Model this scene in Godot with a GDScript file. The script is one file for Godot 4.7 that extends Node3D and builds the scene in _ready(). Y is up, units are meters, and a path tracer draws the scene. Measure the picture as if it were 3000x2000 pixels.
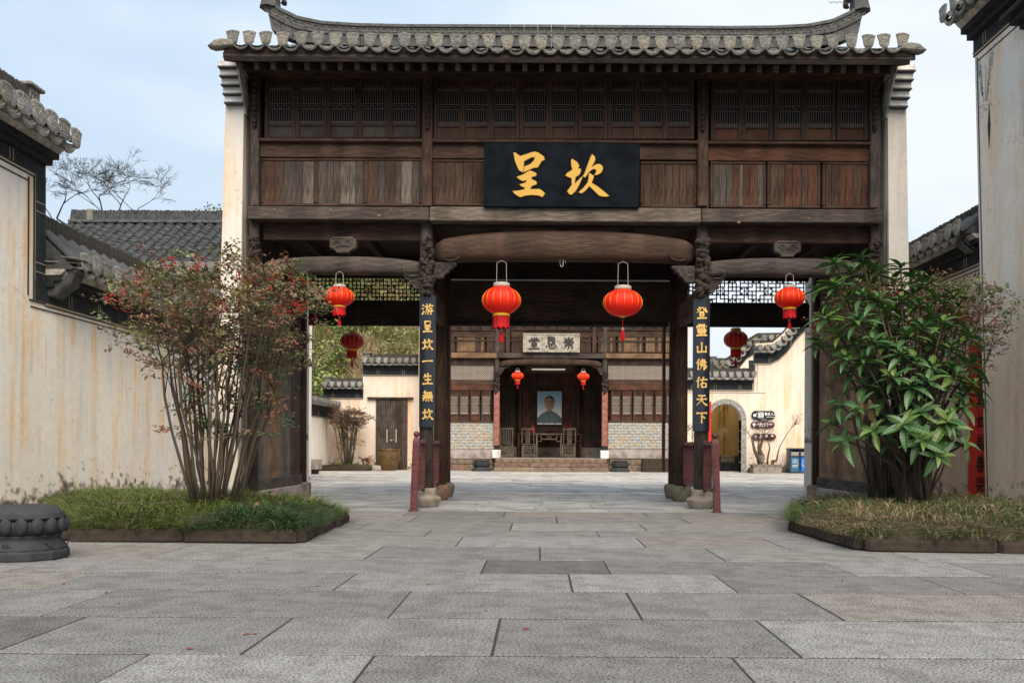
extends Node3D
# A timber gatehouse seen from its front court, with the inner courtyard and hall behind it.
# Metres, y up. The camera stands at the origin 0.87 m above the paving and looks along -z.

const F := 2600.0      # focal length in photograph pixels (3000 px wide)
const H := 0.868       # eye height
const TH := 0.0058     # the camera's small roll
const CX := 1580.0
const CY := 1308.0
var M := {}
var T := {}
var cache := {}
var rng := RandomNumberGenerator.new()

func W(x: float, y: float, z: float) -> Vector3:      # the point z metres ahead that the photograph shows at x, y
	var dx := x - CX
	var dy := y - CY
	return Vector3((dx + dy * TH) * z / F, H - (dy - dx * TH) * z / F, -z)

func rr(a: float, b: float) -> float:
	return rng.randf_range(a, b)

# ---------------------------------------------------------------- nodes
func gxf(n: Node) -> Transform3D:
	var t := Transform3D()
	while n != self and n is Node3D:
		t = n.transform * t
		n = n.get_parent()
	return t

func put(called: String, shape, mat: Material, parent: Node = self, at := Transform3D(), kind := "") -> MeshInstance3D:
	var o := MeshInstance3D.new()
	o.name = called
	if shape is SurfaceTool:
		shape.generate_normals()
		o.mesh = shape.commit()
	else:
		o.mesh = shape
	o.material_override = mat
	parent.add_child(o, true)
	o.transform = gxf(parent).affine_inverse() * at
	if kind:
		o.set_meta("kind", kind)
	return o

func mesh_of(st: SurfaceTool) -> ArrayMesh:
	st.generate_normals()
	return st.commit()

var taken := {}
func numbered(called: String) -> String:
	var n: int = taken.get(called, 0)
	taken[called] = n + 1
	return called if n == 0 else "%s_%03d" % [called, n]

func tag(o: Node, label: String, category: String, group := "") -> Node:
	o.set_meta("label", label)
	o.set_meta("category", category)
	if group:
		o.set_meta("group", group)
	return o

func thing(called: String, label: String, category: String, at := Vector3.ZERO, group := "", turn := 0.0) -> Node3D:
	var o := Node3D.new()
	o.name = numbered(called)
	add_child(o)
	o.position = at
	o.rotation.y = turn
	tag(o, label, category, group)
	return o

func dup(o: Node3D, at: Transform3D, label: String, group := "") -> Node3D:
	var base: String = o.name
	base = base.split("_0")[0]
	var c: Node3D = o.duplicate()
	c.name = numbered(base)
	add_child(c)
	c.transform = at
	c.set_meta("label", label)
	if group:
		c.set_meta("group", group)
	return c

func place(called: String) -> Node3D:      # a piece of the setting with children
	var o := Node3D.new()
	o.name = called
	add_child(o)
	o.set_meta("kind", "structure")
	return o

func many(called: String, mesh: Mesh, mat: Material, where: Array, tints: Array, parent: Node = self) -> MultiMeshInstance3D:
	var mm := MultiMesh.new()
	mm.transform_format = MultiMesh.TRANSFORM_3D
	mm.use_colors = true
	mm.mesh = mesh
	mm.instance_count = where.size()
	for i in where.size():
		mm.set_instance_transform(i, where[i])
		mm.set_instance_color(i, tints[i])
	var o := MultiMeshInstance3D.new()
	o.name = called
	o.multimesh = mm
	o.material_override = mat
	parent.add_child(o, true)
	o.transform = gxf(parent).affine_inverse()
	o.set_meta("kind", "stuff")
	return o

# ---------------------------------------------------------------- shapes
func S(smooth := false) -> SurfaceTool:
	var st := SurfaceTool.new()
	st.begin(Mesh.PRIMITIVE_TRIANGLES)
	st.set_smooth_group(0 if smooth else -1)
	return st

func vert(st: SurfaceTool, p: Vector3, n: Vector3) -> void:
	var a := n.abs()
	if a.y >= a.x and a.y >= a.z:
		st.set_uv(Vector2(p.x, p.z))
	elif a.x >= a.z:
		st.set_uv(Vector2(p.z, -p.y))
	else:
		st.set_uv(Vector2(p.x, -p.y))
	st.add_vertex(p)

func tri(st: SurfaceTool, a: Vector3, b: Vector3, c: Vector3) -> void:
	var n := (c - a).cross(b - a)
	vert(st, a, n)
	vert(st, b, n)
	vert(st, c, n)

func quad(st: SurfaceTool, a: Vector3, b: Vector3, c: Vector3, d: Vector3) -> void:
	tri(st, a, b, c)
	tri(st, a, c, d)

func bx(st: SurfaceTool, c: Vector3, s: Vector3, bev := 0.0, B := Basis()) -> void:      # a box, its edges chamfered by bev
	var h := s * 0.5
	bev = minf(bev, minf(h.x, minf(h.y, h.z)) * 0.7)
	var i := h - Vector3.ONE * bev
	for ax in 3:
		for sg in [-1.0, 1.0]:
			var u := (ax + 1) % 3
			var v := (ax + 2) % 3
			var q := []
			for k in [[-1, -1], [1, -1], [1, 1], [-1, 1]]:
				var p := Vector3.ZERO
				p[ax] = h[ax] * sg
				p[u] = i[u] * k[0]
				p[v] = i[v] * k[1]
				q.append(c + B * p)
			if sg > 0:
				q.reverse()
			quad(st, q[0], q[1], q[2], q[3])
	if bev <= 0.0:
		return
	for ax in 3:
		var u := (ax + 1) % 3
		var v := (ax + 2) % 3
		for su in [-1.0, 1.0]:
			for sv in [-1.0, 1.0]:
				var q := []
				for k in [[-1, 0], [1, 0], [1, 1], [-1, 1]]:
					var p := Vector3.ZERO
					p[ax] = i[ax] * k[0]
					p[u] = (h[u] if k[1] == 0 else i[u]) * su
					p[v] = (i[v] if k[1] == 0 else h[v]) * sv
					q.append(c + B * p)
				if su * sv < 0:
					q.reverse()
				quad(st, q[0], q[1], q[2], q[3])
	for sx in [-1.0, 1.0]:
		for sy in [-1.0, 1.0]:
			for sz in [-1.0, 1.0]:
				var a: Vector3 = c + B * Vector3(h.x * sx, i.y * sy, i.z * sz)
				var b: Vector3 = c + B * Vector3(i.x * sx, h.y * sy, i.z * sz)
				var d: Vector3 = c + B * Vector3(i.x * sx, i.y * sy, h.z * sz)
				if sx * sy * sz > 0:
					tri(st, a, d, b)
				else:
					tri(st, a, b, d)

func pb(st: SurfaceTool, x0: float, y0: float, x1: float, y1: float, z: float, depth: float, bev := 0.004) -> void:
	# a box whose front face, z metres ahead, spans these photograph pixels; depth goes away from the viewer
	var xm := (x0 + x1) / 2
	var ym := (y0 + y1) / 2
	var a := W(x0, ym, z)
	var b := W(x1, ym, z)
	var t := W(xm, y0, z)
	var u := W(xm, y1, z)
	bx(st, Vector3((a.x + b.x) / 2, (t.y + u.y) / 2, -z - depth / 2), Vector3(absf(b.x - a.x), absf(t.y - u.y), depth), bev)

func one(called: String, mat: Material, parent: Node, x0: float, y0: float, x1: float, y1: float, z: float, depth: float, bev := 0.004) -> MeshInstance3D:
	var st := S()
	pb(st, x0, y0, x1, y1, z, depth, bev)
	return put(called, st, mat, parent)

func box(called: String, mat: Material, parent: Node, c: Vector3, s: Vector3, bev := 0.004, B := Basis()) -> MeshInstance3D:
	var st := S()
	bx(st, c, s, bev, B)
	return put(called, st, mat, parent)

func prism(st: SurfaceTool, poly: PackedVector2Array, B: Transform3D, z0: float, z1: float, bev := 0.0) -> void:
	# the polygon drawn in B's x, y plane, filled between z0 and z1 (z1 in front), the front edge chamfered by bev
	if Geometry2D.is_polygon_clockwise(poly):
		poly = poly.duplicate()
		poly.reverse()
	var top := poly
	var zb := z1
	if bev > 0.0:
		var ins := PackedVector2Array()
		for i in poly.size():
			var e0 := (poly[i] - poly[i - 1]).normalized()
			var e1 := (poly[(i + 1) % poly.size()] - poly[i]).normalized()
			var n := (Vector2(-e0.y, e0.x) + Vector2(-e1.y, e1.x)).normalized()
			ins.append(poly[i] + n * bev)
		top = ins
		zb = z1 - bev
	var idx := Geometry2D.triangulate_polygon(top)
	if idx.is_empty():
		top = poly
		idx = Geometry2D.triangulate_polygon(poly)
	for i in range(0, idx.size(), 3):
		var a := top[idx[i]]
		var b := top[idx[i + 1]]
		var c := top[idx[i + 2]]
		if (b - a).cross(c - a) > 0:
			var sw := b
			b = c
			c = sw
		tri(st, B * Vector3(a.x, a.y, z1), B * Vector3(b.x, b.y, z1), B * Vector3(c.x, c.y, z1))
		tri(st, B * Vector3(a.x, a.y, z0), B * Vector3(c.x, c.y, z0), B * Vector3(b.x, b.y, z0))
	for i in poly.size():
		var j := (i + 1) % poly.size()
		quad(st, B * Vector3(poly[i].x, poly[i].y, z0), B * Vector3(poly[i].x, poly[i].y, zb), B * Vector3(poly[j].x, poly[j].y, zb), B * Vector3(poly[j].x, poly[j].y, z0))
		if bev > 0.0:
			quad(st, B * Vector3(poly[i].x, poly[i].y, zb), B * Vector3(top[i].x, top[i].y, z1), B * Vector3(top[j].x, top[j].y, z1), B * Vector3(poly[j].x, poly[j].y, zb))

func loft(st: SurfaceTool, rings: Array, closed := true, caps := true) -> void:
	for r in rings.size() - 1:
		var a: PackedVector3Array = rings[r]
		var b: PackedVector3Array = rings[r + 1]
		var n := a.size()
		for i in (n if closed else n - 1):
			var j := (i + 1) % n
			quad(st, a[i], b[i], b[j], a[j])
	if caps and closed:
		for e in [0, rings.size() - 1]:
			var a: PackedVector3Array = rings[e]
			var m := Vector3.ZERO
			for p in a:
				m += p
			m /= a.size()
			for i in a.size():
				var j := (i + 1) % a.size()
				if e == 0:
					tri(st, m, a[i], a[j])
				else:
					tri(st, m, a[j], a[i])

func tube(st: SurfaceTool, pts: Array, rad: Array, sides := 6, caps := true) -> void:
	var rings := []
	var side := Vector3.ZERO
	for i in pts.size():
		var d: Vector3 = (pts[mini(i + 1, pts.size() - 1)] - pts[maxi(i - 1, 0)]).normalized()
		if side == Vector3.ZERO:
			side = d.cross(Vector3.UP if absf(d.y) < 0.9 else Vector3.RIGHT).normalized()
		side = (side - d * side.dot(d)).normalized()
		var up := side.cross(d)
		var ring := PackedVector3Array()
		var r: float = rad[i] if i < rad.size() else rad[-1]
		for k in sides:
			var a := TAU * k / sides
			ring.append(pts[i] + (side * cos(a) + up * sin(a)) * r)
		rings.append(ring)
	loft(st, rings, true, caps)

func lathe(st: SurfaceTool, prof: Array, segs := 24, at := Transform3D(), wob := 0.0, lobes := 0) -> void:      # prof: [radius, height] from the foot up
	var rings := []
	for p in prof:
		var ring := PackedVector3Array()
		for k in segs:
			var a := TAU * k / segs
			var r: float = p[0] * (1.0 + wob * cos(a * lobes))
			ring.append(at * Vector3(cos(a) * r, p[1], -sin(a) * r))
		rings.append(ring)
	loft(st, rings, true, true)

func ball(st: SurfaceTool, c: Vector3, r: Vector3, B := Basis(), n := 6) -> void:
	var rings := []
	for i in n + 1:
		var t := PI * i / n
		var ring := PackedVector3Array()
		for k in n + 2:
			var a := TAU * k / (n + 2)
			ring.append(c + B * (Vector3(sin(t) * cos(a), -cos(t), -sin(t) * sin(a)) * r))
		rings.append(ring)
	loft(st, rings, true, false)

func sweep(st: SurfaceTool, pts: Array, n: Vector3, prof: Array) -> void:      # a closed profile of [out, up] swept along a path; n points out
	var rings := []
	for p in pts:
		var ring := PackedVector3Array()
		for q in prof:
			ring.append(p + n * q[0] + Vector3.UP * q[1])
		rings.append(ring)
	var tan: Vector3 = pts[-1] - pts[0]
	if tan.cross(n).y > 0:
		rings.reverse()
	loft(st, rings)

func along(pts: Array, d: float) -> Array:      # the point d metres along a path, and its direction
	for i in pts.size() - 1:
		var l: float = pts[i].distance_to(pts[i + 1])
		if d <= l or i == pts.size() - 2:
			return [pts[i].lerp(pts[i + 1], d / l), (pts[i + 1] - pts[i]).normalized()]
		d -= l
	return []

func length_of(pts: Array) -> float:
	var l := 0.0
	for i in pts.size() - 1:
		l += pts[i].distance_to(pts[i + 1])
	return l

# ---------------------------------------------------------------- materials
func lin(r: float, g: float, b: float) -> Color:
	return Color(r, g, b).linear_to_srgb()

func noise_tex(size: int, freq: float, oct: int, stops: Array, seed_: int, type := FastNoiseLite.TYPE_SIMPLEX_SMOOTH, normal := 0.0) -> NoiseTexture2D:
	var n := FastNoiseLite.new()
	n.seed = seed_
	n.noise_type = type
	n.frequency = freq
	n.fractal_octaves = oct
	n.fractal_gain = 0.55
	var t := NoiseTexture2D.new()
	t.width = size
	t.height = size
	t.seamless = true
	t.noise = n
	if normal > 0.0:
		t.as_normal_map = true
		t.bump_strength = normal
	else:
		var g := Gradient.new()
		g.offsets = PackedFloat32Array(range(stops.size()).map(func(i): return stops[i][0]))
		g.colors = PackedColorArray(range(stops.size()).map(func(i): return stops[i][1]))
		t.color_ramp = g
	return t

func grey(v: float) -> Color:
	return Color(v, v, v)

func mat(c: Color, rough := 0.85, tex: Texture2D = null, scale := Vector3.ONE, nrm: Texture2D = null, nscale := 0.5, detail: Texture2D = null, dscale := Vector3.ONE) -> StandardMaterial3D:
	var m := StandardMaterial3D.new()
	m.albedo_color = c
	m.roughness = rough
	m.metallic_specular = 0.35
	if tex or nrm:
		m.uv1_triplanar = true
		m.uv1_world_triplanar = true
		m.uv1_triplanar_sharpness = 4.0
		m.uv1_scale = scale
	if tex:
		m.albedo_texture = tex
	if nrm:
		m.normal_enabled = true
		m.normal_texture = nrm
		m.normal_scale = nscale
	if detail:
		m.detail_enabled = true
		m.detail_albedo = detail
		m.detail_blend_mode = BaseMaterial3D.BLEND_MODE_MUL
		m.detail_uv_layer = BaseMaterial3D.DETAIL_UV_2
		m.uv2_triplanar = true
		m.uv2_world_triplanar = true
		m.uv2_scale = dscale
	return m

func plaster_image(tint: Color, orange: Color, seed_: int, dirt: float) -> ImageTexture:      # 16 m by 6.4 m of limewash: rain streaks, rusty drips, mould near the ground
	var w := 1024
	var h := 410
	var n1 := FastNoiseLite.new()
	n1.seed = seed_
	n1.frequency = 1.0
	n1.fractal_octaves = 4
	var d := PackedByteArray()
	d.resize(w * h * 3)
	for y in h:
		var Y := 6.4 * (1.0 - float(y) / h)
		for x in w:
			var X := 16.0 * x / w
			var s := n1.get_noise_2d(X * 2.3, Y * 0.13)
			var s2 := n1.get_noise_2d(X * 5.5 + 90, Y * 0.4 + 30)
			var b := n1.get_noise_2d(X * 0.7 + 40, Y * 0.7)
			var f := n1.get_noise_2d(X * 7.0, Y * 7.0 + 11)
			var o := smoothstep(-0.15, 0.6, s + 0.5 * b) * 0.52 + smoothstep(0.26, 0.6, s2 + 0.35 * s) * 0.6
			var v := 1.0 + 0.035 * f + 0.04 * b - 0.045 * smoothstep(0.1, 0.6, -s2)
			var c := tint.lerp(orange, clampf(o, 0, 1)) * v
			var low := clampf((0.75 - Y) / 0.75, 0, 1)
			c = c.lerp(tint.lerp(Color.WHITE, 0.2), 0.55 * smoothstep(0.08, 0.5, n1.get_noise_2d(X * 1.1 + 200, Y * 0.9)))
			if absf(n1.get_noise_2d(X * 0.9 + 300, Y * 1.3)) < 0.0035 and b > -0.1:
				c = c * 0.84
			var mould := clampf((0.6 * n1.get_noise_2d(X * 4.0 + 60, Y * 5.0) + 0.5 * f + 0.4 * b + low * 1.05 - 0.62) * 2.0, 0, 1) * dirt
			c = c.lerp(Color(0.30, 0.29, 0.26), mould * 0.85)
			var speck := n1.get_noise_2d(X * 19.0 + 7, Y * 19.0)
			if speck > 0.56:
				c = c * 0.92
			var i := (y * w + x) * 3
			d[i] = int(clampf(c.r, 0, 1) * 255)
			d[i + 1] = int(clampf(c.g, 0, 1) * 255)
			d[i + 2] = int(clampf(c.b, 0, 1) * 255)
	return ImageTexture.create_from_image(Image.create_from_data(w, h, false, Image.FORMAT_RGB8, d))

func plaster(tex: Texture2D, off: Vector3) -> StandardMaterial3D:
	var m := StandardMaterial3D.new()
	m.albedo_texture = tex
	m.roughness = 0.95
	m.metallic_specular = 0.2
	m.uv1_scale = Vector3(1.0 / 16.0, 1.0 / 6.4, 1)
	m.uv1_offset = Vector3(off.x, 1.0 + off.y, 0)
	return m

func leafy(c: Color, back: Color, rough := 0.6) -> StandardMaterial3D:
	var m := StandardMaterial3D.new()
	m.albedo_color = c
	m.vertex_color_use_as_albedo = true
	m.roughness = rough
	m.cull_mode = BaseMaterial3D.CULL_DISABLED
	m.backlight_enabled = true
	m.backlight = back
	return m

func make_materials() -> void:
	T.grain = noise_tex(512, 0.012, 5, [[0.2, grey(0.55)], [0.42, grey(0.82)], [0.58, grey(0.94)], [0.72, Color(1.0, 0.99, 0.97)]], 3)
	T.blotch = noise_tex(512, 0.006, 5, [[0.25, grey(0.78)], [0.5, grey(0.92)], [0.75, grey(1.0)]], 8)
	T.stain = noise_tex(512, 0.008, 4, [[0.22, Color(0.78, 0.77, 0.75)], [0.4, Color(0.91, 0.905, 0.9)], [0.6, Color(0.97, 0.96, 0.95)], [0.8, grey(1.0)]], 21)
	T.speck = noise_tex(512, 0.11, 3, [[0.22, grey(0.72)], [0.45, grey(0.90)], [0.7, grey(1.0)]], 5)
	T.granite = noise_tex(1024, 0.034, 5, [[0.2, grey(0.42)], [0.36, grey(0.72)], [0.5, grey(0.92)], [0.75, grey(1.0)], [0.86, grey(1.0)]], 15)
	T.mottle = noise_tex(512, 0.011, 5, [[0.25, Color(0.88, 0.875, 0.87)], [0.5, grey(0.96)], [0.75, grey(1.0)]], 41)
	T.grain_n = noise_tex(512, 0.02, 4, [], 4, FastNoiseLite.TYPE_SIMPLEX_SMOOTH, 6.0)
	T.rough_n = noise_tex(512, 0.07, 4, [], 6, FastNoiseLite.TYPE_SIMPLEX_SMOOTH, 5.0)
	T.carve_n = noise_tex(256, 0.03, 3, [], 16, FastNoiseLite.TYPE_CELLULAR, 14.0)
	var up := Vector3(13.0, 0.45, 13.0)
	var across := Vector3(0.40, 13.0, 13.0)
	var deep := Vector3(9.0, 9.0, 0.42)
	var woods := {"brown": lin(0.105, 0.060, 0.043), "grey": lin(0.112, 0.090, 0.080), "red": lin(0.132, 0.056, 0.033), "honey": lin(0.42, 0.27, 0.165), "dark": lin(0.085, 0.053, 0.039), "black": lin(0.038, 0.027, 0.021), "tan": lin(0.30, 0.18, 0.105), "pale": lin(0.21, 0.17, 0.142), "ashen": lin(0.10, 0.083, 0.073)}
	for k in woods:
		M[k + "_v"] = mat(woods[k], 0.78, T.grain, up, T.grain_n, 0.9, T.blotch, Vector3(0.8, 0.5, 0.8))
		M[k + "_h"] = mat(woods[k], 0.78, T.grain, across, T.grain_n, 0.9, T.blotch, Vector3(0.5, 0.8, 0.8))
		M[k + "_d"] = mat(woods[k], 0.78, T.grain, deep, T.grain_n, 0.5, T.blotch, Vector3(0.8, 0.8, 0.5))
	M.carved = mat(lin(0.05, 0.036, 0.03), 0.7, T.grain, Vector3(3, 3, 3), T.carve_n, 0.8)
	M.bars = mat(lin(0.17, 0.145, 0.135), 0.8)
	M.bars_pale = mat(lin(0.36, 0.31, 0.27), 0.8)
	var stones := [lin(0.30, 0.297, 0.296), lin(0.275, 0.273, 0.273), lin(0.325, 0.32, 0.314), lin(0.255, 0.252, 0.251), lin(0.325, 0.302, 0.282), lin(0.365, 0.363, 0.362), lin(0.195, 0.183, 0.182)]
	for i in stones.size():
		M["slab%d" % i] = mat(stones[i], 0.85, T.granite, Vector3(1.7, 1.7, 2.3), T.rough_n, 1.6, T.mottle, Vector3(0.42, 0.42, 0.55) * (1.0 + 0.13 * i))
		M["court%d" % i] = mat(lin(0.57, 0.55, 0.535) * (0.9 + 0.035 * i), 0.7, T.speck, Vector3(1.5, 1.5, 1.5), T.rough_n, 0.4, T.stain, Vector3(0.3, 0.3, 0.3) * (1.0 + 0.1 * i))
	for i in 3:
		M["tile%d" % i] = mat([lin(0.36, 0.375, 0.39), lin(0.33, 0.345, 0.36), lin(0.39, 0.40, 0.40)][i], 0.55, T.speck, Vector3(1.3, 1.3, 1.3), T.rough_n, 0.2, T.stain, Vector3(0.3, 0.3, 0.3))
	M.soil_joint = mat(lin(0.05, 0.047, 0.038), 1.0, T.speck, Vector3(2, 2, 2))
	M.base_stone = mat(lin(0.34, 0.30, 0.255), 0.85, T.speck, Vector3(3, 3, 3), T.rough_n, 0.8, T.stain, Vector3(1.2, 1.2, 1.2))
	M.red_stone = mat(lin(0.27, 0.17, 0.135), 0.85, T.speck, Vector3(3, 3, 3), T.rough_n, 0.8, T.stain, Vector3(1.2, 1.2, 1.2))
	M.green_stone = mat(lin(0.22, 0.205, 0.15), 0.85, T.speck, Vector3(3, 3, 3), T.rough_n, 0.8, T.stain, Vector3(1.2, 1.2, 1.2))
	M.pale_stone = mat(lin(0.46, 0.40, 0.39), 0.85, T.speck, Vector3(1.6, 1.6, 1.6), T.rough_n, 0.4, T.stain, Vector3(0.6, 0.6, 0.6))
	M.dark_stone = mat(lin(0.05, 0.053, 0.06), 0.75, T.speck, Vector3(3, 3, 3), T.rough_n, 0.8, T.stain, Vector3(1.1, 1.1, 1.1))
	M.mossy = mat(lin(0.072, 0.056, 0.044), 0.95, T.speck, Vector3(4, 4, 4), T.rough_n, 1.2, T.stain, Vector3(2.2, 2.2, 2.2))
	M.step0 = mat(lin(0.30, 0.215, 0.17), 0.9, T.speck, Vector3(2, 2, 2), T.rough_n, 1.0, T.stain, Vector3(0.9, 0.9, 0.9))
	M.step1 = mat(lin(0.25, 0.20, 0.15), 0.9, T.speck, Vector3(2, 2, 2), T.rough_n, 1.0, T.stain, Vector3(1.1, 1.1, 1.1))
	M.step2 = mat(lin(0.33, 0.26, 0.19), 0.9, T.speck, Vector3(2, 2, 2), T.rough_n, 1.0, T.stain, Vector3(0.7, 0.7, 0.7))
	M.clay = mat(lin(0.23, 0.228, 0.215), 0.8, T.speck, Vector3(2.5, 2.5, 2.5), T.carve_n, 0.6, T.stain, Vector3(2.4, 2.4, 2.4))
	M.clay_pale = mat(lin(0.40, 0.39, 0.37), 0.8, T.speck, Vector3(2.5, 2.5, 2.5), T.carve_n, 0.5, T.stain, Vector3(2.1, 2.1, 2.1))
	M.clay2 = mat(lin(0.29, 0.28, 0.25), 0.8, T.speck, Vector3(2.5, 2.5, 2.5), T.carve_n, 0.6, T.stain, Vector3(2.9, 2.9, 2.9))
	M.clay_plain = mat(lin(0.115, 0.118, 0.122), 0.7, T.speck, Vector3(2.5, 2.5, 2.5), T.rough_n, 0.7, T.stain, Vector3(1.7, 1.7, 1.7))
	M.slate = mat(lin(0.105, 0.10, 0.09), 0.85, T.speck, Vector3(5, 1.2, 5), T.rough_n, 0.8, T.stain, Vector3(2.2, 2.2, 2.2))
	M.roof_tile0 = mat(lin(0.10, 0.108, 0.115), 0.5, T.speck, Vector3(2, 2, 2), T.rough_n, 0.4, T.stain, Vector3(1.5, 1.5, 1.5))
	M.roof_tile1 = mat(lin(0.075, 0.08, 0.085), 0.5, T.speck, Vector3(2, 2, 2), T.rough_n, 0.4, T.stain, Vector3(1.9, 1.9, 1.9))
	M.band = mat(lin(0.042, 0.048, 0.055), 0.8, T.speck, Vector3(1.5, 1.5, 1.5), T.rough_n, 0.5, T.blotch, Vector3(1.5, 1.5, 1.5))
	M.white = mat(lin(0.74, 0.71, 0.66), 0.9, T.blotch, Vector3(0.9, 0.9, 0.9), T.rough_n, 0.3, T.stain, Vector3(1.3, 1.3, 1.3))
	M.whiter = mat(lin(0.84, 0.83, 0.81), 0.9, T.blotch, Vector3(0.5, 0.5, 0.5), T.rough_n, 0.3)
	M.line = mat(lin(0.05, 0.05, 0.05), 0.9)
	M.ochre_line = mat(lin(0.5, 0.42, 0.3), 0.9)
	M.lacquer = mat(lin(0.012, 0.016, 0.022), 0.16)
	M.lacquer.metallic_specular = 0.5
	M.lacquer_dull = mat(lin(0.008, 0.011, 0.016), 0.42, T.blotch, Vector3(0.8, 0.8, 0.8))
	M.gold = mat(lin(0.52, 0.315, 0.07), 0.5)
	M.gold.metallic = 0.35
	M.gilt = mat(lin(0.70, 0.46, 0.16), 0.4)
	M.gilt.metallic = 0.5
	M.lantern = mat(lin(0.88, 0.030, 0.014), 0.5)
	M.lantern.backlight_enabled = true
	M.lantern.backlight = lin(0.5, 0.02, 0.01)
	M.lantern_old = mat(lin(0.42, 0.010, 0.012), 0.5)
	M.fringe = mat(lin(0.66, 0.012, 0.02), 0.7, T.grain, Vector3(30, 1, 30))
	M.yellow = mat(lin(0.85, 0.50, 0.05), 0.45)
	M.tin = mat(lin(0.45, 0.42, 0.38), 0.5, T.speck, Vector3(8, 8, 8))
	M.wire = mat(lin(0.32, 0.30, 0.27), 0.5)
	M.rail = mat(lin(0.125, 0.042, 0.045), 0.42, T.blotch, Vector3(3, 3, 3))
	M.door_red = mat(lin(0.07, 0.018, 0.016), 0.5)
	M.red_board = mat(lin(0.68, 0.024, 0.014), 0.45)
	M.ink = mat(lin(0.012, 0.011, 0.011), 0.6)
	M.faded_ink = mat(lin(0.48, 0.47, 0.46), 0.9)
	M.arch_grey = mat(lin(0.45, 0.45, 0.44), 0.9, T.speck, Vector3(2, 2, 2), T.rough_n, 1.0, T.stain, Vector3(2, 2, 2))
	M.hill = mat(lin(0.07, 0.06, 0.03), 1.0, T.blotch, Vector3(0.3, 0.3, 0.3))
	M.ash = mat(lin(0.055, 0.052, 0.05), 0.8, T.speck, Vector3(5, 5, 5))
	M.pink_board = mat(lin(0.36, 0.14, 0.125), 0.6, T.speck, Vector3(3, 3, 3), null, 0.5, T.stain, Vector3(1.5, 1.5, 1.5))
	M.dull_gold = mat(lin(0.40, 0.22, 0.08), 0.6)
	M.board_white = mat(lin(0.50, 0.46, 0.405), 0.85, T.speck, Vector3(1.5, 1.5, 1.5), null, 0.5, T.stain, Vector3(1.0, 1.0, 1.0))
	M.glaze = mat(lin(0.125, 0.078, 0.034), 0.28, T.stain, Vector3(1.6, 1.6, 1.6), T.carve_n, 0.4)
	M.steel_blue = mat(lin(0.022, 0.035, 0.055), 0.4)
	M.bin_blue = mat(lin(0.03, 0.115, 0.20), 0.35)
	M.bin_bright = mat(lin(0.01, 0.14, 0.55), 0.35)
	M.sign_black = mat(lin(0.015, 0.02, 0.025), 0.4)
	M.sign_red = mat(lin(0.07, 0.016, 0.02), 0.4)
	M.paint_white = mat(lin(0.8, 0.8, 0.8), 0.6)
	M.porcelain_red = mat(lin(0.5, 0.006, 0.01), 0.12)
	M.bark = mat(lin(0.105, 0.082, 0.062), 0.9, T.speck, Vector3(6, 2, 6), T.rough_n, 0.9)
	M.bark_dark = mat(lin(0.05, 0.04, 0.032), 0.9, T.speck, Vector3(6, 2, 6))
	M.soil = mat(lin(0.06, 0.05, 0.03), 1.0, T.speck, Vector3(3, 3, 3), T.rough_n, 1.5)
	M.leaf = leafy(Color.WHITE, lin(0.10, 0.12, 0.03))
	M.loquat = leafy(Color.WHITE, lin(0.04, 0.10, 0.02), 0.42)
	M.grass = leafy(Color.WHITE, lin(0.10, 0.14, 0.03), 0.6)
	M.reed = leafy(Color.WHITE, lin(0.2, 0.17, 0.1), 0.8)
	M.berry = mat(lin(0.40, 0.010, 0.016), 0.35)
	for i in 4:
		M["brick%d" % i] = mat([lin(0.50, 0.51, 0.48), lin(0.54, 0.47, 0.37), lin(0.55, 0.52, 0.46), lin(0.47, 0.50, 0.50)][i], 0.85, T.speck, Vector3(1, 4, 1), null, 0.5, T.stain, Vector3(2, 2, 2))
	T.wall = plaster_image(Color(0.98, 0.955, 0.92), Color(0.96, 0.83, 0.67), 7, 1.0)
	T.wall_grey = plaster_image(Color(0.96, 0.925, 0.875), Color(0.93, 0.82, 0.70), 31, 0.7)
	T.wall_old = plaster_image(Color(0.55, 0.45, 0.27), Color(0.28, 0.20, 0.10), 55, 1.0)
	M.wall = plaster(T.wall, Vector3.ZERO)
	M.wall2 = plaster(T.wall, Vector3(0.37, 0, 0))
	M.wall2.albedo_color = Color(0.90, 0.86, 0.83)
	M.wall_grey = plaster(T.wall_grey, Vector3(0.2, 0, 0))
	M.wall_pier = plaster(T.wall_grey, Vector3(0.55, 0.15, 0))
	M.wall_pier.albedo_color = Color(0.88, 0.885, 0.90)
	M.lacquer_dull.metallic_specular = 0.12
	M.wall_old = plaster(T.wall_old, Vector3.ZERO)

# ---------------------------------------------------------------- roof tiles and wall copings
func arc(cx: float, cy: float, r: float, a0: float, a1: float, n: int) -> PackedVector2Array:
	var p := PackedVector2Array()
	for i in n + 1:
		var a := lerpf(a0, a1, float(i) / n)
		p.append(Vector2(cx + cos(a) * r, cy + sin(a) * r))
	return p

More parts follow.
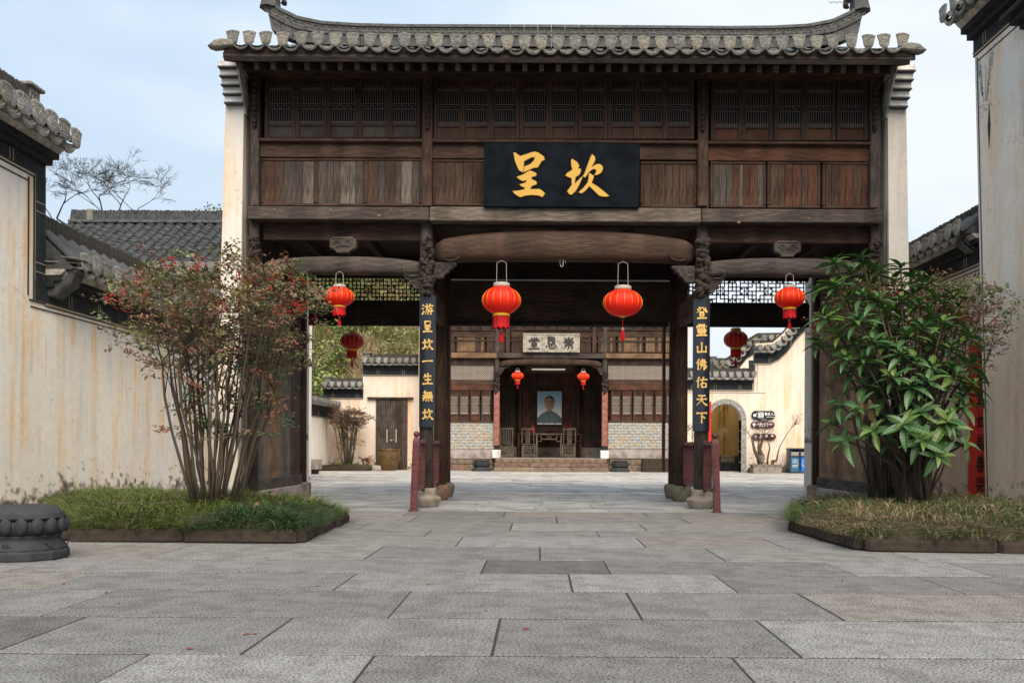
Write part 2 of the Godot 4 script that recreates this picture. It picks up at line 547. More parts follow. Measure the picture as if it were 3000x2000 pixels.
func fan_mesh() -> ArrayMesh:      # an upright eave tile end, 1 wide and about 1.05 high, standing on its foot at the origin
	if cache.has("fan"):
		return cache.fan
	var st := S()
	var out := arc(0, 0.02, 1.06, PI / 2 - 0.5, PI / 2 + 0.5, 9)
	out.append_array(PackedVector2Array([Vector2(-0.40, 0.55), Vector2(-0.37, 0.36)]))
	out.append_array(arc(0, 0.37, 0.37, PI, TAU, 9))
	out.append_array(PackedVector2Array([Vector2(0.40, 0.55)]))
	prism(st, out, Transform3D(), -0.05, 0.05, 0.025)
	var lower := PackedVector2Array([Vector2(-0.33, 0.66)])      # the raised field below the band
	lower.append_array(arc(0, 0.38, 0.30, PI, TAU, 8))
	lower.append(Vector2(0.33, 0.66))
	lower.append_array(arc(0, -0.1, 0.83, PI / 2 - 0.36, PI / 2 + 0.36, 5))
	prism(st, lower, Transform3D(), 0.045, 0.075, 0.02)
	for k in 5:      # beads along the upper band
		var a := PI / 2 - 0.36 + 0.18 * k
		ball(st, Vector3(cos(a) * 0.94, 0.02 + sin(a) * 0.94, 0.055), Vector3(0.055, 0.04, 0.03), Basis(), 4)
	ball(st, Vector3(0, 0.44, 0.07), Vector3(0.10, 0.10, 0.04), Basis(), 5)
	for k in 6:
		var a := TAU * k / 6
		ball(st, Vector3(cos(a) * 0.2, 0.42 + sin(a) * 0.19, 0.07), Vector3(0.07, 0.05, 0.03), Basis(Vector3.BACK, a), 4)
	cache.fan = mesh_of(st)
	return cache.fan

func drip_mesh() -> ArrayMesh:      # a trough tile whose front lip hangs down in a crescent; origin at its upper corners' middle
	if cache.has("drip"):
		return cache.drip
	var st := S()
	var lip := arc(0, 0.16, 0.62, PI + 0.36, TAU - 0.36, 9)
	lip.append_array(arc(0, 0.34, 0.60, TAU - 0.36, PI + 0.36, 9))
	prism(st, lip, Transform3D(Basis(Vector3.RIGHT, 0.2), Vector3(0, 0.05, 0.02)), -0.04, 0.05, 0.02)
	var rings := []
	for z in [0.0, -0.5, -1.0]:
		var r := PackedVector3Array()
		for p in arc(0, 0.34, 0.58, PI + 0.3, TAU - 0.3, 8):
			r.append(Vector3(p.x, p.y + z * -0.35, z))
		for p in arc(0, 0.34, 0.53, TAU - 0.3, PI + 0.3, 8):
			r.append(Vector3(p.x, p.y + z * -0.35, z))
		rings.append(r)
	loft(st, rings)
	cache.drip = mesh_of(st)
	return cache.drip

func cover_mesh() -> ArrayMesh:      # a half-round cover tile, 1 long, running back from the origin
	if cache.has("cover"):
		return cache.cover
	var st := S()
	var rings := []
	for q in [[0.0, 0.40], [-1.0, 0.36]]:
		var r := PackedVector3Array()
		for p in arc(0, 0, q[1], 0, PI, 7):
			r.append(Vector3(p.x, p.y * 0.8, q[0]))
		for p in arc(0, 0, q[1] - 0.06, PI, 0, 7):
			r.append(Vector3(p.x, p.y * 0.8, q[0]))
		rings.append(r)
	loft(st, rings)
	cache.cover = mesh_of(st)
	return cache.cover

func coping(parent: Node3D, pts: Array, n: Vector3, hb: float, hc: float, ht: float, hs: float, out: float, ts: float, sp: float, seed_: int, ends := 3, bandmat := "band") -> void:
	# along pts (the wall face's line at the foot of the painted band): band hb high, stepped cornice hc, tiled slope ht, slates on edge hs
	# the tiles reach out by out and are ts wide, sp apart; ends: 1 = a block at the first point, 2 = at the last, 3 = both
	rng.seed = seed_
	var U := Vector3.UP
	var st := S()
	sweep(st, pts, n, [[-0.012, 0.0], [0.012, 0.0], [0.012, hb], [-0.012, hb]])
	put("painted_band", st, M[bandmat], parent)
	st = S()
	sweep(st, pts, n, [[0.0, -0.05], [0.016, -0.05], [0.016, -0.035], [0.0, -0.035]])
	sweep(st, pts, n, [[0.0, -0.008], [0.02, -0.008], [0.02, 0.012], [0.0, 0.012]])
	put("border_line", st, M.line, parent)
	st = S()
	sweep(st, pts, n, [[0.0, -0.034], [0.013, -0.034], [0.013, -0.009], [0.0, -0.009]])
	put("border_strip", st, M.ochre_line, parent)
	var L := length_of(pts)
	st = S()
	var d := rr(0.3, 0.6)
	while d < L:      # pairs of pale joint lines across the band
		for e in [0.0, 0.07]:
			var q := along(pts, minf(d + e, L))
			bx(st, q[0] + n * 0.013 + U * hb * 0.5, Vector3(0.008, hb * 0.98, 0.008))
		d += rr(0.75, 1.0)
	put("joint_line", st, M.ochre_line, parent, Transform3D(), "stuff")
	st = S()
	sweep(st, pts, n, [[-0.02, hb + 0.003], [out * 0.25, hb + 0.003], [out * 0.25, hb + hc * 0.34], [-0.02, hb + hc * 0.34]])
	sweep(st, pts, n, [[-0.02, hb + hc * 0.34], [out * 0.45, hb + hc * 0.36], [out * 0.45, hb + hc * 0.68], [-0.02, hb + hc * 0.68]])
	put("cornice", st, M.band, parent)
	st = S()
	sweep(st, pts, n, [[-0.02, hb + hc * 0.68], [out * 0.46, hb + hc * 0.69], [out * 0.62, hb + hc * 0.95], [out * 0.62, hb + hc], [-0.02, hb + hc]])
	put("cove", st, M.white, parent)
	var y0 := hb + hc
	st = S()
	sweep(st, pts, n, [[-0.25, y0 + 0.002], [out * 0.85, y0 + 0.002], [out * 0.85, y0 + 0.03], [-0.09, y0 + ht], [-0.25, y0 + ht]])
	put("tile_bed", st, M.clay_plain, parent)
	st = S()
	sweep(st, pts, n, [[-0.26, y0 - 0.04], [-0.24, y0 + ht], [-0.42, y0 + ht * 0.6], [-0.55, y0 + 0.02], [-0.55, y0 - 0.04]])
	put("rear_tile_bed", st, M.clay_plain, parent)
	# the tiles
	d = sp * 0.5
	var slope := Vector2(out * 0.85 + 0.09, -(ht - 0.03)).normalized()
	while d < L:
		var q := along(pts, d)
		var t: Vector3 = q[1]
		if t.cross(U).dot(n) < 0:
			t = -t
		var up := n.cross(t).normalized()
		var B := Basis(t, up, n)
		var sc := ts * rr(0.95, 1.05)
		var j := Basis(n, rr(-0.05, 0.05)) * B
		put("eave_tile", fan_mesh(), M["clay_pale" if rng.randf() < 0.6 else "clay2"], parent, Transform3D(j.scaled_local(Vector3.ONE * sc), q[0] + n * (out + 0.035 + rr(-0.012, 0.012)) + U * (y0 - 0.01)))
		put("cover_tile", cover_mesh(), M.roof_tile0, parent, Transform3D(Basis(t, (up * slope.x - n * slope.y).normalized(), (n * slope.x + up * slope.y).normalized()).scaled_local(Vector3(ts * 0.9, ts * 0.9, Vector2(out + 0.06, ht).length())), q[0] + n * (out - 0.02) + U * (y0 + ts * 0.18)))
		if d + sp * 0.5 < L:
			var q2 := along(pts, d + sp * 0.5)
			put("drip_tile", drip_mesh(), M["clay_pale" if rng.randf() < 0.4 else "clay2"], parent, Transform3D(B.scaled_local(Vector3(sp * 0.80, ts, ts * 1.2)), q2[0] + n * (out + 0.01) + U * (y0 - 0.05 * ts + rr(-0.008, 0.008))))
		d += sp
	# roof slates stood on edge along the top
	st = S()
	d = 0.0
	while d < L:
		var q := along(pts, d)
		var t: Vector3 = q[1]
		var w := rr(0.018, 0.032)
		var lean := rr(-0.06, 0.10)
		var up := n.cross(t).normalized() * (1.0 if n.cross(t).y > 0 else -1.0)
		var B := Basis(t, up, t.cross(up)) * Basis(Vector3.BACK, lean)
		bx(st, q[0] + n * -0.17 + U * (y0 + ht + hs * 0.5 - 0.02 + rr(-0.012, 0.012)), Vector3(w * 0.86, hs, 0.17 + rr(-0.015, 0.015)), 0.0, B)
		d += w
	put("ridge_slates", st, M.slate, parent, Transform3D(), "stuff")
	for e in [0, 1]:
		if ends & (1 << e):
			var p: Vector3 = pts[0] if e == 0 else pts[-1]
			var t: Vector3 = (pts[1] - pts[0]).normalized() if e == 0 else (pts[-1] - pts[-2]).normalized()
			t.y = 0
			t = t.normalized()
			var B := Basis(t, U, t.cross(U))
			var inw := t * (0.12 if e == 0 else -0.12)
			st = S()
			bx(st, p + inw + n * -0.17 + U * (y0 + ht + hs * 0.55), Vector3(0.22, hs * 1.1, 0.22), 0.01, B)
			var blk := put("end_block", st, M.clay, parent)
			st = S()
			bx(st, p + inw + n * -0.17 + U * (y0 + ht + hs * 1.12), Vector3(0.34, 0.05, 0.30), 0.012, B)
			put("cap", st, M.clay2, blk)
			st = S()
			for k in [[-0.06, -0.06, 0.1, 0.015], [0.0, 0.0, 0.015, 0.2], [-0.06, 0.06, 0.1, 0.015], [0.06, 0.0, 0.015, 0.15], [-0.07, 0.0, 0.015, 0.15]]:
				bx(st, p + inw + n * -0.055 + U * (y0 + ht + hs * 0.55) + t * k[0] * 0.9 + U * k[1], Vector3(k[2], k[3], 0.016), 0.0, B)
			put("fret", st, M.clay2, blk)

func wall_face(parent: Node3D, poly: Array, origin: Vector3, t: Vector3, n: Vector3, thick: float, m: Material, called := "wall") -> MeshInstance3D:
	# a plastered wall drawn as a polygon of [along, up]; its face stands at origin, t runs along it, n points out of it
	var st := S()
	var p := PackedVector2Array()
	for q in poly:
		p.append(Vector2(q[0], q[1]))
	prism(st, p, Transform3D(Basis(t, Vector3.UP, n), origin), -thick, 0.0)
	return put(called, st, m, parent)

# ---------------------------------------------------------------- brush writing
func glyph(c: String) -> String:
	match c:
		"you": return "8 14 20 24|4 42 16 50|4 92 22 64|42 6 46 18|28 28 62 26|44 28 42 60 28 94|44 50 58 50 54 90 46 84|72 6 62 30|66 22 98 20|66 42 92 40 80 54|80 54 80 92 70 86|62 66 98 62"
		"cheng": return "26 8 30 44|26 10 76 7 70 42|32 43 70 40|26 57 76 53|50 55 50 92|30 74 70 72|12 94 90 91"
		"kan": return "8 36 44 31|26 8 26 78|6 86 46 66|62 6 44 44|60 24 92 20 82 42|68 34 62 64 42 94|64 54 78 78 98 93"
		"yi": return "6 56 46 50 94 50"
		"sheng": return "30 14 14 48|26 32 82 28|52 6 52 90|26 60 80 57|8 93 94 90"
		"wu": return "28 4 14 26|20 20 86 18|10 44 94 42|30 20 30 62|46 20 46 62|62 20 62 62|78 20 78 62|8 64 96 62|18 74 10 92|38 76 40 90|58 76 62 90|78 74 90 92"
		"deng": return "24 10 48 8 30 34 4 52|14 20 24 30|56 4 68 22 98 48|84 10 66 24|90 24 74 34|32 44 70 42|34 54 36 72|34 54 68 53 66 72|36 72 66 70|38 78 42 90|64 76 58 90|12 96 92 93"
		"ling": return "22 6 78 5|8 20 10 34|8 18 92 16 86 30|50 6 50 36|24 25 36 27|24 33 36 35|62 24 76 25|62 32 76 33|14 44 16 56|14 44 34 43 32 55|16 56 32 55|40 44 42 56|40 44 60 43 58 55|42 56 58 55|66 44 68 56|66 44 86 43 84 55|68 56 84 55|14 66 88 64|50 66 50 92|32 70 20 88|32 74 42 86|68 70 58 86|68 74 80 86|6 95 95 93"
		"shan": return "50 8 50 84|14 40 16 88|14 88 86 84|86 38 86 92"
		"fo": return "28 6 4 44|20 28 20 94|36 24 84 22 82 40|40 40 82 40|40 40 38 58 92 56 84 80 76 76|54 6 52 60 34 94|70 6 70 96"
		"you2": return "30 6 4 48|20 30 20 94|36 30 98 26|66 6 56 46 34 76|50 58 52 92|50 58 88 56 86 90|52 90 86 88"
		"tian": return "20 14 82 12|8 44 94 40|52 14 46 52 6 95|50 48 66 74 97 94"
		"xia": return "4 15 96 12|50 14 50 97|56 40 80 57"
		"tang": return "50 2 50 20|28 8 36 18|74 6 62 18|14 26 10 40|14 26 88 24 82 36|34 40 36 56|34 40 68 39 66 56|36 56 66 55|26 72 74 70|50 58 50 92|10 94 92 92"
		"en": return "26 4 28 56|26 4 76 3 74 56|34 22 68 21|52 10 36 46|52 26 64 44|28 56 74 55|14 70 8 88|32 66 40 90 66 92 74 80|52 64 58 76|80 66 92 82"
		"chong": return "50 2 50 22|24 10 24 24|24 24 78 22|78 8 78 24|50 28 54 36|16 40 12 50|16 40 88 38 80 50|32 52 70 50|20 64 82 62|50 64 50 96 42 90|30 72 16 90|70 72 86 90"
		"zhen": return "50 2 50 14|16 14 84 12|30 24 30 66|30 24 72 23 70 66|32 36 70 35|32 48 70 47|32 60 70 59|6 74 94 72|32 80 14 94|66 80 86 94"
		"ru": return "34 6 20 56 46 86|44 34 30 70 8 92|6 36 50 32|60 30 62 82|60 30 92 28 90 82|62 80 90 78"
		"wei": return "30 6 40 16|70 4 56 22|16 26 84 22 72 40|12 44 88 40 78 58|10 62 90 57 84 92 72 86|52 26 34 56 8 84|24 74 20 88|38 72 40 84|52 70 56 82|66 68 70 78"
		"shan2": return "34 4 40 14|66 2 58 14|18 18 82 16|24 30 76 28|12 42 88 40|50 18 50 42|34 46 38 56|66 46 60 56|6 62 94 59|30 70 32 94|30 70 72 69 70 94|32 92 70 91"
		"le": return "54 2 44 10|40 12 40 32|40 12 62 11 60 32|42 32 60 31|18 6 8 22 24 24 8 40|84 4 74 20 90 22 76 38|6 52 94 49|50 40 50 98|44 56 10 88|56 56 92 86"
		"jing": return "28 4 28 36|28 4 72 4 72 36|28 20 72 20|28 36 72 36|8 46 92 46|28 56 28 74|28 56 72 56 72 74 28 74|50 76 50 98|30 80 16 94|70 80 86 94"
		"qu": return "10 10 92 10|12 10 12 92 94 92|70 24 28 76|30 28 72 74"
		"ru2": return "46 6 40 40 6 94|44 24 62 64 96 92"
		"kou": return "16 16 18 90|16 16 84 15 82 90|18 86 82 86"
		"ba": return "36 20 28 56 6 90|58 12 70 52 96 90"
		"gua": return "12 16 50 14|30 4 30 40|6 42 56 40|12 62 52 60|30 42 30 92|4 94 58 90|74 4 74 98|74 40 94 56"
		"men": return "14 20 14 96|24 4 32 14|40 14 88 14 88 92 78 86"
		"wu5": return "14 10 86 10|50 10 38 90|20 46 76 46 72 90|4 92 96 92"
		"fang": return "50 4 58 16|20 22 86 22|20 22 20 60 6 94|24 46 84 44|56 46 46 76 30 94|50 62 80 62 76 92 62 86"
		"qiao": return "4 30 44 30|24 4 24 96|24 34 6 66|26 40 40 56|88 8 52 18|48 36 96 34|70 20 44 62|70 36 96 60|60 60 52 96|80 58 80 98"
	return ""

func write(st: SurfaceTool, c: String, B: Transform3D, size: float, pen: float, depth: float, aspect := 1.0, plain := false) -> void:
	# brush strokes as raised ribbons, thick where the brush lands, thin where it lifts; B's origin is the character's middle
	var si := 0
	for s in glyph(c).split("|"):
		var v := s.split_floats(" ")
		var raw := []
		for i in range(0, v.size(), 2):
			raw.append(Vector2((v[i] / 100.0 - 0.5) * aspect, 0.5 - v[i + 1] / 100.0) * size)
		var curve := Curve2D.new()
		for i in raw.size():
			var tan := Vector2.ZERO
			if i > 0 and i < raw.size() - 1:
				tan = (raw[i + 1] - raw[i - 1]) * (0.08 if plain or raw[i].distance_to(raw[i - 1]) < size * 0.1 else 0.14)
			curve.add_point(raw[i], -tan, tan)
		var L := curve.get_baked_length()
		var n := clampi(int(L / size * 14), 4, 14)
		var a := PackedVector2Array()
		var b := PackedVector2Array()
		var last: Vector2 = raw[-1] - raw[-2]
		for i in n + 1:
			var u := float(i) / n
			var p := curve.sample_baked(u * L)
			var d := (curve.sample_baked(minf(u * L + size * 0.02, L)) - curve.sample_baked(maxf(u * L - size * 0.02, 0.0))).normalized()
			var w := pen * size * 0.5
			if not plain:
				w *= 1.15 - 0.4 * sin(u * PI)
				if last.x < -size * 0.05 and last.y < -size * 0.12:
					w *= 1.0 - 0.75 * u * u
				elif last.x > size * 0.12 and last.y < -size * 0.1:
					w *= 0.75 + 0.75 * u - (1.1 if u > 0.99 else 0.0)
			var nn := Vector2(-d.y, d.x) * maxf(w, 0.0006)
			a.append(p + nn)
			b.append(p - nn)
		if not plain:
			a.insert(0, raw[0] - (raw[1] - raw[0]).normalized() * pen * size * 0.22)
		b.reverse()
		a.append_array(b)
		prism(st, a, B, 0.0, depth + si * 0.0003, 0.0 if plain else minf(pen * size * 0.12, depth * 0.6))
		si += 1

# ---------------------------------------------------------------- carved timber
func lumps(st: SurfaceTool, c: Vector3, s: Vector3, count: int, r: float, seed_: int) -> void:      # carving: knots of scroll and figure work filling a block
	rng.seed = seed_
	for i in count:
		var p := c + Vector3(rr(-0.5, 0.5) * s.x, (float(i) / count - 0.5 + rr(-0.04, 0.04)) * s.y, rr(-0.1, 0.5) * s.z)
		ball(st, p, Vector3(r * rr(0.6, 1.3), r * rr(0.5, 1.2), r * rr(0.6, 1.1)), Basis(Vector3.BACK, rr(-1, 1)), 5)

func scroll(st: SurfaceTool, c: Vector3, r: float, w: float, turns: float, flip := 1.0) -> void:
	var pts := []
	var rad := []
	for i in 22:
		var u := i / 21.0
		var a := u * TAU * turns
		pts.append(c + Vector3(cos(a) * r * (1.0 - 0.8 * u) * flip, sin(a) * r * (1.0 - 0.8 * u), 0))
		rad.append(w * (1.0 - 0.5 * u))
	tube(st, pts, rad, 5)

func bracket(parent: Node3D, x0: float, y0: float, x1: float, y1: float, z: float, flip: bool) -> void:      # a carved corner bracket: full height at x0, thin at x1
	var a := W(x0, y0, z)
	var b := W(x1, y1, z)
	var w := absf(b.x - a.x)
	var h := a.y - b.y
	var poly := PackedVector2Array([Vector2(0, 0), Vector2(1, 0), Vector2(1, -0.14), Vector2(0.9, -0.22), Vector2(0.82, -0.36), Vector2(0.70, -0.44), Vector2(0.66, -0.6), Vector2(0.5, -0.72), Vector2(0.46, -0.9), Vector2(0.3, -1.0), Vector2(0, -1.0)])
	var p2 := PackedVector2Array()
	for p in poly:
		p2.append(Vector2(p.x * w * (-1 if flip else 1), p.y * h))
	var st := S()
	prism(st, p2, Transform3D(Basis(), Vector3(a.x, a.y, -z)), -0.05, 0.05, 0.008)
	var o := put("carved_bracket", st, M.ashen_h, parent)
	st = S()
	var f := -1.0 if flip else 1.0
	for q in [[0.22, -0.3, 0.17], [0.52, -0.26, 0.14], [0.2, -0.7, 0.15], [0.78, -0.16, 0.09], [0.42, -0.52, 0.12]]:
		scroll(st, Vector3(a.x + q[0] * w * f, a.y + q[1] * h, -z + 0.052), q[2] * h, 0.011, 1.6, f)
	put("relief", st, M.ashen_h, o)

func moon_beam(parent: Node3D, x0: float, x1: float, ends: Array, mid: Array, z: float, depth: float, m: Material, lens: float) -> MeshInstance3D:
	# the arched "winter melon" beam: ends/mid are [top y, bottom y] in pixels at the ends and the middle
	var st := S(true)
	var rings := []
	var n := 34
	for i in n + 1:
		var u := -1.0 + 2.0 * i / n
		var e := pow(absf(u), 2.6)
		var top: float = lerpf(mid[0], ends[0], e)
		var bot: float = lerpf(mid[1], ends[1], pow(absf(u), 6.0))
		var round_ := 1.0
		if absf(u) > 1.0 - lens:
			var k := (absf(u) - (1.0 - lens)) / lens
			round_ = sqrt(maxf(0.06, 1.0 - k * k * 0.9))
		var x := lerpf(x0, x1, (u + 1) / 2)
		var a := W(x, top + (x - (x0 + x1) / 2) * TH, z)
		var b := W(x, bot + (x - (x0 + x1) / 2) * TH, z)
		var hh := (a.y - b.y) / 2 * (0.55 + 0.45 * round_)
		var ring := PackedVector3Array()
		for k in 18:
			var t := TAU * k / 18
			var cy := signf(sin(t)) * pow(absf(sin(t)), 0.7) * hh
			var cz := signf(cos(t)) * pow(absf(cos(t)), 0.7) * depth / 2 * round_
			ring.append(Vector3(a.x, (a.y + b.y) / 2 + cy, -z - depth / 2 + cz))
		rings.append(ring)
	loft(st, rings)
	var o := put("moon_beam", st, m, parent)
	st = S()
	for s in [-1.0, 1.0]:      # the crescent cut near each end
		var xe: float = (x0 + x1) / 2 + s * (x1 - x0) * 0.44
		var c := W(xe, lerpf(mid[0], ends[1], 0.75), z)
		var pts := []
		for i in 9:
			var a := -2.3 + i * 0.32
			pts.append(c + Vector3(-s * cos(a) * 0.16, sin(a) * 0.15 + 0.06, 0.012 - absf(i - 3) * 0.004))
		tube(st, pts, [0.004, 0.009, 0.012, 0.013, 0.012, 0.011, 0.009, 0.006, 0.003], 5)
	put("crescent_cut", st, M.carved, o)
	return o

func lattice_panel(st: SurfaceTool, w: float, h: float, bars: int, tk: float) -> void:      # fine upright bars tied by rails and a staggered middle band; centred, in the x, y plane
	var ys := [-0.45, -0.41, -0.05, 0.07, 0.41, 0.45]
	for y in ys:
		bx(st, Vector3(0, -y * h, 0), Vector3(w, tk, tk))
	for i in bars:
		var x := (float(i) + 0.5) / bars * w - w / 2
		bx(st, Vector3(x, h * 0.275, 0.002), Vector3(tk, h * 0.45, tk))
		bx(st, Vector3(x, -h * 0.285, 0.002), Vector3(tk, h * 0.43, tk))
		if i % 3 != 1:
			bx(st, Vector3(x, -h * 0.012 + (h * 0.03 if i % 3 == 0 else -h * 0.03), 0.002), Vector3(tk, h * 0.065, tk))
		if i % 3 == 1 and i + 1 < bars:
			bx(st, Vector3(x, -h * 0.01, 0.003), Vector3(w / bars * 2.2, tk, tk))

func window(parent: Node3D, called: String, w: float, h: float, at: Vector3, fm: Material, bm: Material, pm: Material, bars: int, tk: float, shut := false) -> void:
	# one lattice leaf: frame, carved top panel, lattice, plain bottom panel
	var key := "win%d_%d_%d" % [int(w * 1000), int(h * 1000), bars]
	var fw := w * 0.12
	if not cache.has(key):
		var f := S()
		for s in [-1, 1]:
			bx(f, Vector3(s * (w / 2 - fw / 2), 0, 0), Vector3(fw, h, 0.05), 0.006)
		for y in [0.5 - 0.02, 0.5 - 0.16, -0.5 + 0.21, -0.5 + 0.02]:
			bx(f, Vector3(0, y * h, -0.003), Vector3(w - fw * 2, h * 0.035, 0.044), 0.004)
		var l := S()
		var lh := h * 0.63
		lattice_panel(l, w - fw * 2, lh, bars, tk)
		var p := S()
		bx(p, Vector3(0, (-0.5 + 0.115) * h, -0.008), Vector3(w - fw * 2, h * 0.155, 0.02), 0.005)
		var t := S()
		bx(t, Vector3(0, (0.5 - 0.09) * h, -0.01), Vector3(w - fw * 2, h * 0.105, 0.016), 0.004)
		var c := S()
		for s in [-1, 1]:
			for k in 3:
				ball(c, Vector3(s * w * (0.07 + 0.08 * k), (0.41 + 0.008 * (k % 2)) * h, 0.0), Vector3(w * 0.05, h * 0.017, 0.006), Basis(Vector3.BACK, s * 0.4), 4)
		cache[key] = [mesh_of(f), mesh_of(l), mesh_of(p), mesh_of(t), mesh_of(c)]
	var mm: Array = cache[key]
	var X := Transform3D(Basis(), at)
	var o := put(called, mm[0], fm, parent, X)
	put("lattice", mm[1], bm, o, Transform3D(Basis(), at + Vector3(0, h * 0.03, -0.004)), "stuff")
	put("bottom_panel", mm[2], pm, o, X)
	put("top_panel", mm[3], fm, o, X)
	put("relief", mm[4], M.black_h, o, X)

func framed_planks(parent: Node3D, x0: float, y0: float, x1: float, y1: float, z: float, count: int, tones: Array, fm: Material) -> void:
	# a panel: moulded frame round upright boards
	var st := S()
	var b := 9.0
	pb(st, x0 - b, y0 - b, x1 + b, y0, z - 0.012, 0.05, 0.012)
	pb(st, x0 - b, y1, x1 + b, y1 + b, z - 0.012, 0.05, 0.012)
	pb(st, x0 - b, y0, x0, y1, z - 0.01, 0.05, 0.012)
	pb(st, x1, y0, x1 + b, y1, z - 0.01, 0.05, 0.012)
	var o := put("panel_frame", st, fm, parent)
	var cuts := [x0]
	for i in count - 1:
		cuts.append(lerpf(x0, x1, (i + 1.0 + rr(-0.22, 0.22)) / count))
	cuts.append(x1)
	for i in count:
		one("plank", M[tones[rng.randi() % tones.size()] + "_v"], o, cuts[i] + 0.5, y0 - 1, cuts[i + 1] - 0.5, y1 + 1, z + rr(0.0, 0.006), 0.03, 0.003)

func stone_row(parent: Node3D, called: String, x0: float, x1: float, y: float, z: float, h: float, depth: float, lens: Vector2, mats: Array, bev := 0.012) -> void:      # a course of dressed blocks along x, metres
	var x := x0
	while x < x1 - 0.01:
		var l := minf(rr(lens.x, lens.y), x1 - x)
		if x1 - x - l < lens.x * 0.4:
			l = x1 - x
		box(called, M[mats[rng.randi() % mats.size()]], parent, Vector3(x + l / 2, y + h / 2, -z - depth / 2 + rr(-0.006, 0.006)), Vector3(l - 0.006, h - 0.005, depth), bev)
		x += l

# ================================================================ the scene
func _ready() -> void:
	rng.seed = 11
	var cam := Camera3D.new()
	cam.name = "camera"
	add_child(cam)
	cam.position = Vector3(0, H, 0)
	cam.rotation.z = TH
	cam.projection = Camera3D.PROJECTION_FRUSTUM
	cam.near = 0.1
	cam.far = 600.0
	cam.size = 0.1 * 2000.0 / F
	cam.frustum_offset = Vector2((1500.0 - CX) / F * 0.1, (CY - 1000.0) / F * 0.1)
	cam.current = true
	var env := Environment.new()
	env.background_mode = Environment.BG_SKY
	env.sky = Sky.new()
	var pan := PanoramaSkyMaterial.new()
	pan.panorama = sky_image()
	env.sky.sky_material = pan
	env.background_energy_multiplier = 0.315
	env.tonemap_mode = Environment.TONE_MAPPER_LINEAR
	env.tonemap_exposure = 3.6
	env.sdfgi_enabled = true
	env.ssao_enabled = true
	env.ssil_enabled = true
	var we := WorldEnvironment.new()
	we.name = "world_environment"
	we.environment = env
	add_child(we)
	var sun := DirectionalLight3D.new()
	sun.name = "sun"
	add_child(sun)
	sun.light_color = Color(1.0, 0.94, 0.85)
	sun.light_energy = 0.5
	sun.light_angular_distance = 52.0
	sun.shadow_enabled = true
	sun.transform = Transform3D().looking_at(-Vector3(0.14, 0.80, 0.70), Vector3.UP)
	make_materials()
	ground()
	gatehouse()
	hall()
	front_walls()
	courtyard_walls()
	left_house()
	hillside()
	bare_tree()
	boards_and_lanterns()
	railings()
	courtyard_props()
	beds_and_plants()

func sky_image() -> ImageTexture:
	var w := 1024
	var h := 512
	var n := FastNoiseLite.new()
	n.seed = 9
	n.frequency = 1.0
	n.fractal_octaves = 5
	var d := PackedByteArray()
	d.resize(w * h * 3)
	for y in h:
		var el := PI * (0.5 - (y + 0.5) / h)
		for x in w:
			var az := TAU * ((x + 0.5) / w - 0.5)
			var dir := Vector3(sin(az) * cos(el), sin(el), -cos(az) * cos(el))
			var q := dir * Vector3(2.2, 6.0, 2.2)
			var c := n.get_noise_3d(q.x, q.y, q.z) + 0.5 * n.get_noise_3d(q.x * 0.5 + 9, q.y * 0.6, q.z * 0.5)
			var cover := smoothstep(-0.62, 0.62, 0.95 * c - 1.0 * sin(az) - 0.9 * maxf(sin(el) - 0.24, 0.0) + 0.12)
			var blue := Color(0.84, 0.89, 0.945).lerp(Color(0.68, 0.80, 0.915), clampf(el / 0.75, 0, 1))
			var col := blue.lerp(Color(0.93, 0.95, 0.98), cover * 0.9)
			if el < 0.0:
				col = col.lerp(Color(0.55, 0.54, 0.52), clampf(-el * 6.0, 0, 1))
			var i := (y * w + x) * 3
			d[i] = int(col.r * 255)
			d[i + 1] = int(col.g * 255)
			d[i + 2] = int(col.b * 255)
	return ImageTexture.create_from_image(Image.create_from_data(w, h, false, Image.FORMAT_RGB8, d))

func slab_rows(parent: Node3D, called: String, edges: Array, x0: float, x1: float, lens: Vector2, mats: Array, joints := {}, gap := 0.013, lift := 0.002, top := 0.005) -> void:
	for r in edges.size() - 1:
		var cuts := [x0]
		if joints.has(r):
			cuts.append_array(joints[r])
		while cuts[-1] < x1:
			cuts.append(cuts[-1] + rr(lens.x, lens.y))
		cuts[-1] = x1
		if joints.has(r):      # carry on to the left of the first seen joint
			var first: float = joints[r][0]
			cuts.pop_front()
			while first > x0:
				first -= rr(lens.x, lens.y)
				cuts.push_front(maxf(first, x0))
		for i in cuts.size() - 1:
			var a: float = cuts[i]
			var b: float = cuts[i + 1]
			if b - a < 0.05:
				continue
			var z0: float = edges[r]
			var z1: float = edges[r + 1]
			var B := Basis.from_euler(Vector3(rr(-1, 1) * lift * 0.9, 0, rr(-1, 1) * lift * 0.5))
			var stone: String = mats[rng.randi() % mats.size()]
			if (r == 6 and joints.has(6) and absf(a + 0.39) < 0.01) or (r == 3 and joints.has(3) and absf(b + 2.26) < 0.01):
				stone = "slab6"
			box(called, M[stone], parent, Vector3((a + b) / 2, top - 0.03 + rr(-1, 1) * lift * 0.6, -(z0 + z1) / 2), Vector3(b - a - gap * rr(0.6, 1.3), 0.06, z1 - z0 - gap * rr(1.4, 3.0)), 0.002, B)

